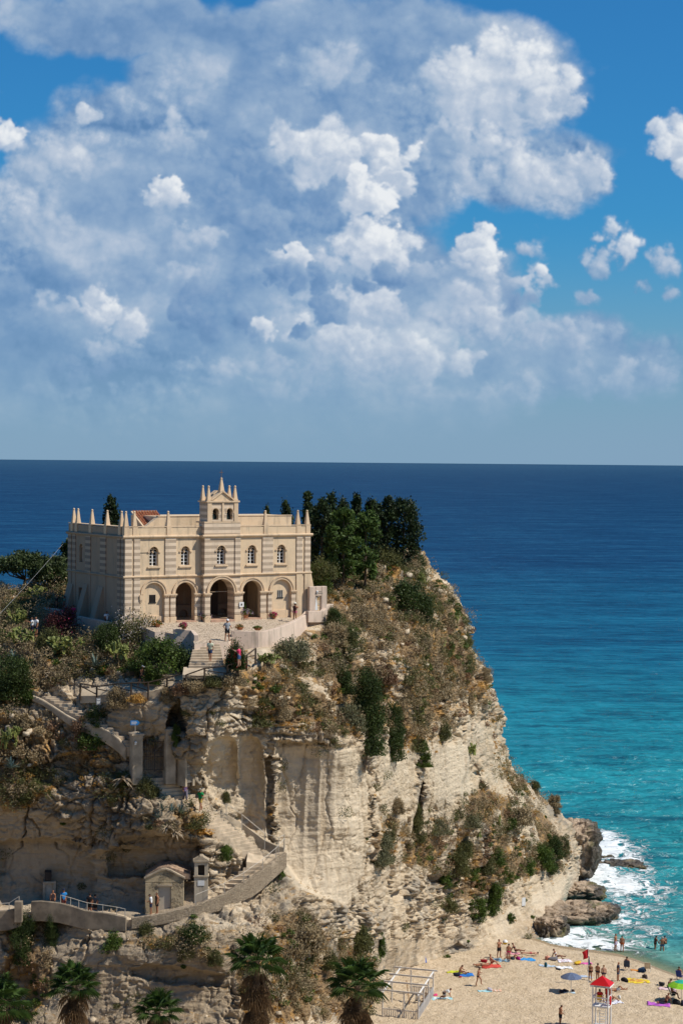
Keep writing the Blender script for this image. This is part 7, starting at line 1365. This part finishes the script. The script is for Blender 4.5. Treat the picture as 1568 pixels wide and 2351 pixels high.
towel(1177, 2190, .9, 1.4, .1, [(.62, .28, .32)], 'pale pink towel near the cliff'); towel(1208, 2203, .9, 1.7, .1, [(.03, .26, .60)], 'bright blue towel under the reclining person in black'); bag(1189, 2204, .4, .28, (.35, .01, .16), 'magenta bag beside the bright blue towel'); bag(1176, 2203, .5, .25, (.02, .03, .035), 'dark clothes heap beside the magenta bag', 'clothes_pile', 'clothes', handle=False)
bag(1256, 2204, .50, .50, (.60, .25, .18), 'salmon pink shopper bag near the water'); bag(1268, 2206, .62, .42, (.15, .14, .15), 'grey patterned tote beside the salmon bag'); towel(1295, 2207, 1.0, 1.4, .1, [(.68, .66, .70), (.55, .28, .34)], 'white towel with pink spots near the water', pattern='spots')
towel(1256, 2218, .9, 1.7, .1, [(.40, .50, .60)], 'pale blue towel with a teal bag on it'); bag(1252, 2219, .38, .45, (.01, .06, .075), 'dark teal rucksack standing on the pale blue towel'); towel(1293, 2223, 1.1, 1.6, .2, [(.72, .73, .75)], 'plain white towel laid out on the sand'); bag(1281, 2226, .5, .12, (.015, .015, .018), 'flat black cloth on the corner of the plain white towel', 'clothes_pile', 'clothes', handle=False)
bag(1325, 2213, .55, .30, (.62, .40, .03), 'yellow cloth bundle beside the pink towel', 'clothes_pile', 'clothes', handle=False); towel(1342, 2213, 1.0, 1.3, .1, [(.65, .12, .36)], 'hot pink towel below the flag')
towel(1307, 2280, .5, 1.0, .1, [(.42, .55, .64)], 'pale blue towel edge under the grey umbrella'); bag(1298, 2277, .45, .26, (.02, .018, .03), 'black bag in the shade of the grey umbrella', handle=False); bag(1289, 2277, .5, .22, (.035, .025, .03), 'dark clothes in the shade of the grey umbrella', 'clothes_pile', 'clothes', handle=False); bag(1314, 2277, .3, .2, (.05, .03, .03), 'small dark bag at the edge of the umbrella shade', handle=False)
towel(1345, 2244, .7, 1.2, .1, [(.36, .42, .52)], 'grey blue towel behind the tower roof')
towel(1408, 2302, 1.1, 1.5, .3, [(.70, .70, .74), (.20, .20, .34)], 'white towel with dark blue spots behind the tower', pattern='spots'); bag(1421, 2292, .3, .3, (.62, .60, .55), 'cream bag at the corner of the spotted towel')
towel(1462, 2252, 1.6, 2.2, .1, [(.68, .50, .03), (.55, .26, .05), (.62, .42, .05)], 'large yellow beach cloth with an orange centre', pattern='border'); bag(1433, 2254, .55, .35, (.012, .012, .014), 'black bag on the edge of the yellow cloth', handle=False); bag(1479, 2245, .45, .40, (.06, .045, .04), 'brown bag at the far corner of the yellow cloth')
bag(1456, 2230, .55, .20, (.62, .22, .03), 'orange cloth lying beside the blue bag', 'clothes_pile', 'clothes', handle=False); bag(1473, 2231, .7, .42, (.02, .05, .10), 'blue holdall beside the empty beach chair')
towel(1511, 2307, 1.3, 2.0, -.15, [(.42, .10, .46)], 'purple towel beside the lime umbrella'); towel(1530, 2272, .9, 1.6, .05, [(.62, .44, .46)], 'pale pink mat behind the lime umbrella'); bag(1518, 2264, .5, .35, (.03, .03, .035), 'black and white bag on the pale pink mat', handle=False); bag(1552, 2306, .45, .50, (.014, .016, .02), 'black rucksack in front of the green beach chair'); bag(1566, 2307, .4, .45, (.015, .02, .04), 'dark blue cooler bag at the edge of the view')
# umbrellas
def umbrella(x, y, colr, label, r=1.05, H=1.75, top=None, tilt=.0, rot=.0, cap=None):
    c = B(x, y); e = empty('beach_umbrella', c, rot, label, 'umbrella'); q = MB(); q.tube([(0, 0, -.3), (0, 0, H+.12)], .022, 7); q.build('pole', M_WHITE, e)
    q = MB(); n = 8; rows = 6; sub = 3; N_ = n*sub; V = [(0, 0, H+.10)]
    for j in range(1, rows+1):
        t = j/rows
        for i in range(N_):
            a = 2*math.pi*i/N_; ph = (i % sub)/sub; dip = math.sin(math.pi*ph); rr = r*t*(1-.05*dip*t); V.append((rr*math.cos(a), rr*math.sin(a), H+.10-.42*t**1.7*r-.03*dip*t+.0))
    Fq = [(0, 1+i, 1+(i+1) % N_) for i in range(N_)]+[(1+(j-1)*N_+i, 1+j*N_+i, 1+j*N_+(i+1) % N_, 1+(j-1)*N_+(i+1) % N_) for j in range(1, rows) for i in range(N_)]
    q.add(V, Fq); o = q.build('canopy', [cloth(colr), cloth(cap or colr)], e); 
    if cap:
        for p_ in o.data.polygons: p_.material_index = 1 if math.hypot(p_.center.x, p_.center.y) < r*.42 else 0
    q = MB()
    for i in range(n): a = 2*math.pi*i/n; q.tube([(0, 0, H+.06), (r*.55*math.cos(a), r*.55*math.sin(a), H-.08*r), (r*.98*math.cos(a), r*.98*math.sin(a), H-.33*r)], .009, 4)
    q.build('rib', M_RAIL, e); q = MB(); q.tube([(0, 0, H+.10), (0, 0, H+.2)], .012, 5); q.build('tip', M_WHITE, e); return e
umbrella(1310, 2278, (.10, .13, .21), 'grey blue beach umbrella over a dark bag', 1.0, 1.72, rot=.3)
umbrella(1563, 2302, (.22, .48, .02), 'lime green beach umbrella with a teal cap', 1.25, 2.0, rot=.2, cap=(.02, .36, .26))
# beach chairs
def chair(x, y, yaw, colr, label, frame=None):
    c = B(x, y); e = empty('beach_chair', c, yaw, label, 'chair'); fm = frame or M_RAIL; q = MB()
    for s in (-1, 1):
        q.tube([(s*.28, -.25, .0), (s*.28, .10, .42), (s*.28, .38, .95)], .018, 5); q.tube([(s*.28, .28, .0), (s*.28, -.24, .40)], .018, 5); q.tube([(s*.30, -.26, .58), (s*.30, .18, .58)], .022, 5)
    q.build('frame', fm, e); q = MB(); q.add([(-.27, -.24, .40), (.27, -.24, .40), (.27, .12, .34), (-.27, .12, .34), (-.27, -.24, .38), (.27, -.24, .38), (.27, .12, .32), (-.27, .12, .32)], [(0, 1, 2, 3), (7, 6, 5, 4), (0, 4, 5, 1), (1, 5, 6, 2), (2, 6, 7, 3), (3, 7, 4, 0)]); q.build('seat', cloth(colr), e)
    q = MB(); q.hexa([(-.27, .12, .35), (.27, .12, .35), (.27, .15, .34), (-.27, .15, .34)], [(-.27, .38, .98), (.27, .38, .98), (.27, .41, .97), (-.27, .41, .97)]); q.build('backrest', cloth(colr), e); return e
chair(1438, 2228, R_(170), (.03, .05, .09), 'dark blue beach chair with a person seated facing the sea'); cp_ = B(1438, 2228); person(cp_, R_(170), 'chair', 'person sitting in the dark blue beach chair facing the sea', 1, 1.7, False, [('trunks', NAVY)], 'brown')
chair(1486, 2233, R_(165), (.55, .46, .34), 'empty beige beach chair facing the sea'); chair(1543, 2295, R_(80), (.02, .16, .13), 'green beach chair under the lime umbrella'); person(B(1543, 2295), R_(80), 'chair', 'person reading in the green chair under the lime umbrella', 1, 1.74, False, [('shorts', (.05, .04, .04))], 'black')
chair(1559, 2250, R_(150), (.02, .04, .22), 'royal blue chair behind the lime umbrella'); person(B(1559, 2250), R_(150), 'chair', 'person lounging in the royal blue chair', 1, 1.7, False, [('trunks', NAVY)], 'brown')
# flag
fp_ = B(1349, 2262); e = empty('warning_flag', fp_, 0, 'red beach flag hanging limp on a thin pole beside the tower', 'flag'); q = MB(); q.tube([(0, 0, -.3), (0, 0, 3.4)], .018, 6); q.build('pole', M_WHITE, e)
def drape(nm, z0, z1, x1, colr):
    q = MB(); V = []; 
    for j in range(9):
        for i in range(6):
            t = i/5; s = j/8; V.append((x1*t*(1-.25*s)+.03*math.sin(j*.8+i), .09*math.sin(t*7+s*2)*t, z0+(z1-z0)*s-.35*t*(1-s*.4)))
    q.add(V, [(j*6+i, j*6+i+1, (j+1)*6+i+1, (j+1)*6+i) for j in range(8) for i in range(5)]); q.build(nm, cloth(colr), e, smooth=True, fixn=False)
drape('red_flag', 3.35, 2.5, -.55, (.55, .02, .03)); drape('blue_flag', 2.7, 1.85, .16, (.02, .06, .16))
# lifeguard tower
tb = B(1380, 2362); s_ = tb[1]/F; e = empty('lifeguard_tower', tb, R_(-22), 'white lifeguard tower with a red pyramid roof', 'tower'); wx, wy = .66, .52; HT = 3.9
M_TW = simple('tower_paint', (.74, .74, .73), .45, .05); M_RED = simple('roof_red', (.52, .008, .010), .5, .08, 2)
for sx in (-1, 1):
    for sy in (-1, 1): q = MB(); q.box(sx*wx-.05, sx*wx+.05, sy*wy-.05, sy*wy+.05, -.5, HT); q.build('leg', M_TW, e, bev=.01)
for z, nm in ((.25, 'lower_deck'), (2.02, 'platform')): q = MB(); q.box(-wx-.06, wx+.06, -wy-.06, wy+.06, z, z+.12); q.build(nm, M_TW, e, bev=.01)
q = MB(); q.hexa([(-wx-.22, -wy-.22, HT+.02), (wx+.22, -wy-.22, HT+.02), (wx+.22, wy+.22, HT+.02), (-wx-.22, wy+.22, HT+.02)], [(-.02, -.02, HT+.72), (.02, -.02, HT+.72), (.02, .02, HT+.72), (-.02, .02, HT+.72)]); q.build('roof', M_RED, e)
q = MB(); a, b = wx+.2, wy+.2
q.box(-a, a, -b, -b+.03, HT-.14, HT+.015); q.box(-a, a, b-.03, b, HT-.14, HT+.015); q.box(-a, -a+.03, -b+.03, b-.03, HT-.14, HT+.015); q.box(a-.03, a, -b+.03, b-.03, HT-.14, HT+.015); fa = q.build('fascia', M_TW, e)
def text(body, size, m, parent, loc, rot, name='lettering', depth=.004):
    cu = bpy.data.curves.new('t', 'FONT'); cu.body = body; cu.size = size; cu.extrude = depth; cu.align_x = 'CENTER'; cu.align_y = 'CENTER'; o = bpy.data.objects.new('t', cu); COL.objects.link(o); dg = bpy.context.evaluated_depsgraph_get(); dg.update(); me = bpy.data.meshes.new_from_object(o.evaluated_get(dg)); bpy.data.objects.remove(o)
    me.materials.clear(); me.materials.append(m); r = bpy.data.objects.new(name, me); COL.objects.link(r); r.parent = parent; r.location = loc; r.rotation_euler = rot; return r
text('SALVATAGGIO', .15, simple('dark_letters', (.03, .03, .05), .6), fa, (0, -b-.006, HT-.065), (math.pi/2, 0, 0))
q = MB(); q.box(-wx, wx, -wy-.02, -wy+.02, 2.78, 2.88); q.box(wx-.02, wx+.02, -wy, wy, 2.78, 2.95); q.box(-wx-.02, -wx+.02, -wy, wy, 2.78, 2.95); q.build('railing', M_TW, e)
q = MB()
for s in (-.28, .28): q.bar((s, wy-.1, .36), (s, wy-.42, 2.04), .05, .05)
for i in range(6): z = .55+i*.25; y_ = wy-.1-.32*(z-.36)/1.68; q.box(-.28, .28, y_-.025, y_+.025, z-.02, z+.02)
q.build('ladder', M_TW, e)
def tw(x, y, z): c_, s2 = math.cos(R_(-22)), math.sin(R_(-22)); return np.array([tb[0]+x*c_-y*s2, tb[1]+x*s2+y*c_, tb[2]+z])
o = empty('rescue_board', tw(wx+.10, -.05, 2.16), R_(-22), 'red rescue float hanging on the side of the tower', 'rescue float'); q = MB(); q.ball((0, 0, .42), .42, 12, 10, (.2, .62, 1.)); q.build('float', M_RED, o, smooth=True); q = MB(); q.tube([(.1, -.12, .2), (.13, -.1, .42), (.1, -.12, .62)], .015, 5); q.build('handle', M_TW, o)
o = empty('plastic_chair', tw(-.15, .0, 2.141), R_(158), 'yellow and white plastic chair on the tower platform', 'chair'); q = MB(); q.box(-.24, .24, -.22, .22, .40, .44); q.build('seat', M_TW, o); q = MB(); q.hexa([(-.22, .2, .44), (.22, .2, .44), (.22, .24, .44), (-.22, .24, .44)], [(-.2, .30, .86), (.2, .30, .86), (.2, .33, .86), (-.2, .33, .86)]); q.build('backrest', cloth((.62, .36, .02)), o)
for sx in (-1, 1):
    for sy in (-1, 1): q = MB(); q.tube([(sx*.2, sy*.18, .41), (sx*.24, sy*.22, 0)], .018, 5); q.build('leg', M_TW, o)
person(tw(-.15, .0, 2.15), R_(158), 'chair', 'lifeguard in a red shirt seated on the tower platform', 2, 1.72, False, [('shirt', REDC), ('shorts', REDC)], 'black'); person(tw(.42, .25, 2.15), R_(150), 'stand', 'lifeguard in a red swimsuit standing on the tower platform', 1, 1.60, True, [('tank', REDC), ('trunks', REDC)], 'brown')
# white pergola
Z9 = lambda x, y: ((1060+x/8.711)/1.22449, (2680+y/8.711)/1.22449)
def onz(px_, z): return G(px_[0], px_[1], z)
g0 = .85; fl_ = G(*Z9(130, 1590), g0); fr_ = G(*Z9(1000, 1680), g0); dep_ = 3.6; ax = (fr_-fl_)[:2]; Wd = float(np.linalg.norm(ax)); ax = ax/Wd; ya = math.atan2(ax[1], ax[0])
bkr = G(*Z9(1365, 1090), g0); vb = (bkr-fr_)[:2]; bd = np.array([-ax[1], ax[0]]); dep_ = float(np.clip(vb@bd, 2.5, 9)); shx = float(vb@ax)/dep_
e = empty('pergola', fl_, ya, 'white wooden pergola frame with picket fence on the sand', 'pergola'); M_PW = simple('weathered_white_paint', (.66, .61, .55), .65, .14, 2.5); M_PW2 = simple('bright_white_paint', (.74, .73, .71), .6, .06)
pp = lambda u, v: (u*Wd+shx*v*dep_, v*dep_)
hp_ = 2.3
for u, v in ((0, 0), (.60, 0), (1, 0), (1, .36), (1, .68), (1, 1), (.35, 1), (.0, .55)): x, y = pp(u, v); q = MB(); q.box(x-.05, x+.05, y-.05, y+.05, -.6, hp_); q.build('post', M_PW, e)
for v in (.0, .36, .68, 1.): a, b = pp(-.14, v), pp(1.12, v); q = MB(); q.bar((a[0], a[1], hp_+.16), (b[0], b[1], hp_+.16), .08, .13); q.build('rafter', M_PW, e)
for u in (.02, 1.): a, b = pp(u, -.03), pp(u, 1.08); q = MB(); q.bar((a[0], a[1], hp_+.04), (b[0], b[1], hp_+.04), .09, .11); q.build('beam', M_PW2, e)
def pickets(u0, v0, u1, v1, n, h, m, z0=.08, dense=False):
    a, b = np.array(pp(u0, v0)), np.array(pp(u1, v1)); q = MB(); t_ = (b-a)/np.linalg.norm(b-a)
    for i in range(n+1):
        c_ = a+(b-a)*i/n; q.bar((c_[0], c_[1], z0), (c_[0], c_[1], h), .08 if not dense else .13, .025)
    for z in (z0+.06, h-.1): q.bar((a[0], a[1]-.035, z), (b[0], b[1]-.035, z), .03, .08)
    return q.build('picket_fence', m, e)
pickets(.0, 0, .98, 0, 16, .95, M_PW); pickets(1, .02, 1, .98, 34, 1.0, M_PW2, .0, True); pickets(.4, 1, 1, 1, 12, .95, M_PW)
q = MB(); a = pp(.45, 0); q.box(a[0]-.12, a[0]+.22, a[1]-.09, a[1]-.06, .72, .90); sg = q.build('sign', simple('sign_navy', (.02, .03, .10), .5), e); q = MB(); q.box(a[0]-.08, a[0]+.18, a[1]-.094, a[1]-.0905, .83, .86); q.box(a[0]-.06, a[0]+.16, a[1]-.094, a[1]-.0905, .76, .79); q.build('lettering', M_WHITE, sg)
q = MB(); a, b = pp(.33, .75), pp(.52, .55); q.bar((a[0], a[1], 1.9), (b[0], b[1], .15), .05, .16); q.build('plank', simple('raw_plank', (.36, .20, .09), .8), e)
q = MB(); a = pp(0, .02); b = pp(1, .02); c_ = pp(1, 1); d_ = pp(0, 1); q.hexa([(a[0], a[1], -.5), (b[0], b[1], -.5), (c_[0], c_[1], -.5), (d_[0], d_[1], -.5)], [(a[0], a[1], .05), (b[0], b[1], .05), (c_[0], c_[1], .05), (d_[0], d_[1], .05)]); q.build('floor', simple('sandy_boards', (.56, .45, .31), .95, .2, 3), e)
def pw(u, v, z=.05): x, y = pp(u, v); c_, s2 = math.cos(ya), math.sin(ya); return np.array([fl_[0]+x*c_-y*s2, fl_[1]+x*s2+y*c_, g0+z])
def plain_chair(loc, yaw, m1, m2, label):
    o = empty('cafe_chair', loc, yaw, label, 'chair'); q = MB(); q.box(-.22, .22, -.22, .22, .43, .47); q.build('seat', m1, o); q = MB()
    for k in range(4): q.box(-.21, .21, .19, .22, .52+.11*k, .58+.11*k)
    q.build('backrest', m1, o)
    for sx in (-1, 1):
        for sy in (-1, 1): q = MB(); q.box(sx*.2-.018, sx*.2+.018, sy*.2-.018, sy*.2+.018, 0, .95 if sy > 0 else .43); q.build('leg', m2, o)
plain_chair(pw(.72, .62), ya+.4, simple('black_plastic', (.012, .012, .013), .5), M_PW2, 'black and white chair inside the pergola'); plain_chair(pw(.88, .72), ya-.3, simple('red_brown_wood', (.16, .055, .03), .6), bpy.data.materials['red_brown_wood'], 'red brown wooden chair inside the pergola')
tp = B(968, 2212); o = empty('beach_cart', tp, .3, 'folded blue sunbed leaning behind the pergola', 'sunbed'); q = MB(); q.hexa([(-.5, 0, .05), (.5, 0, .05), (.5, .06, .05), (-.5, .06, .05)], [(-.5, .35, .62), (.5, .35, .62), (.5, .41, .60), (-.5, .41, .60)]); q.build('fabric', cloth((.02, .09, .42)), o); q = MB(); q.tube([(-.52, .02, 0), (-.52, .40, .66)], .02, 5); q.tube([(.52, .02, 0), (.52, .40, .66)], .02, 5); q.tube([(-.52, .40, .66), (.52, .40, .66)], .02, 5); q.build('frame', M_RAIL, o)
# flower pots on the terrace
def pot(loc, r, h, kind, w, hh, label, bowl=False, cone=False):
    e = empty('flower_pot', loc, 0, label, 'flower pot', 'flower pots on the terrace'); q = MB(); q.lathe([(r*.62, 0), (r*.8, h*.5), (r*.95, h*.86), (r*1.05, h*.86), (r*1.05, h), (r*.9, h), (r*.85, h*.85)], (0, 0, 0), 18); q.build('pot', M_TERRA, e, smooth=False)
    f, s = bush_var(kind, 0); o = bpy.data.objects.new('flowers', f); COL.objects.link(o); o.parent = e; o.location = (0, 0, h*.8); o.scale = (w, w, hh)
    if cone:
        rs = np.random.RandomState(3); n = 700; t = rs.rand(n); a = rs.rand(n)*6.28; rr = .16*(1-t)*rs.rand(n)**.5; pts_ = np.stack([rr*np.cos(a), rr*np.sin(a), h+.1+t*.85], 1); npmesh('conifer', quads(pts_, .07, 2, np.tile([0, 0, 1.], (n, 1)), rs, .6), qf(n), LM['green'], e)
for (x, y), r, h, k, w, hh, lb, cn, hz in (((469, 1424.5), .40, .40, 'flowers', .62, .50, 'large pot of white and mauve flowers with a small conifer before the main arch', True, 0), ((571*.985, 1420), .40, .55, 'flowers', .66, .45, 'large terracotta pot of mauve flowers with a small conifer by the third arch', True, 0), ((629, 1419.5), .25, .26, 'pinkpot', .48, .38, 'magenta flowers in a pot beside the blind arch', False, 0),
    ((551, 1446), .32, .22, 'orangepot', .38, .34, 'terracotta bowl with green and orange plants on the wall', False, .0), ((592, 1447), .36, .22, 'greenpot', .40, .24, 'terracotta bowl of succulents at the wall corner', False, .0), ((423, 1444), .26, .25, 'pinkpot', .42, .40, 'pot of pink flowers on the short wall end', False, .0), ((362, 1439), .30, .25, 'orangepot', .48, .42, 'orange flowers between the oleander and the terrace', False, 0)):
    pot(terr(x, y, .56 if hz == 0. and y > 1443 and x > 400 else 0.), r, h, k, w, hh, lb, cone=cn)
plain = None
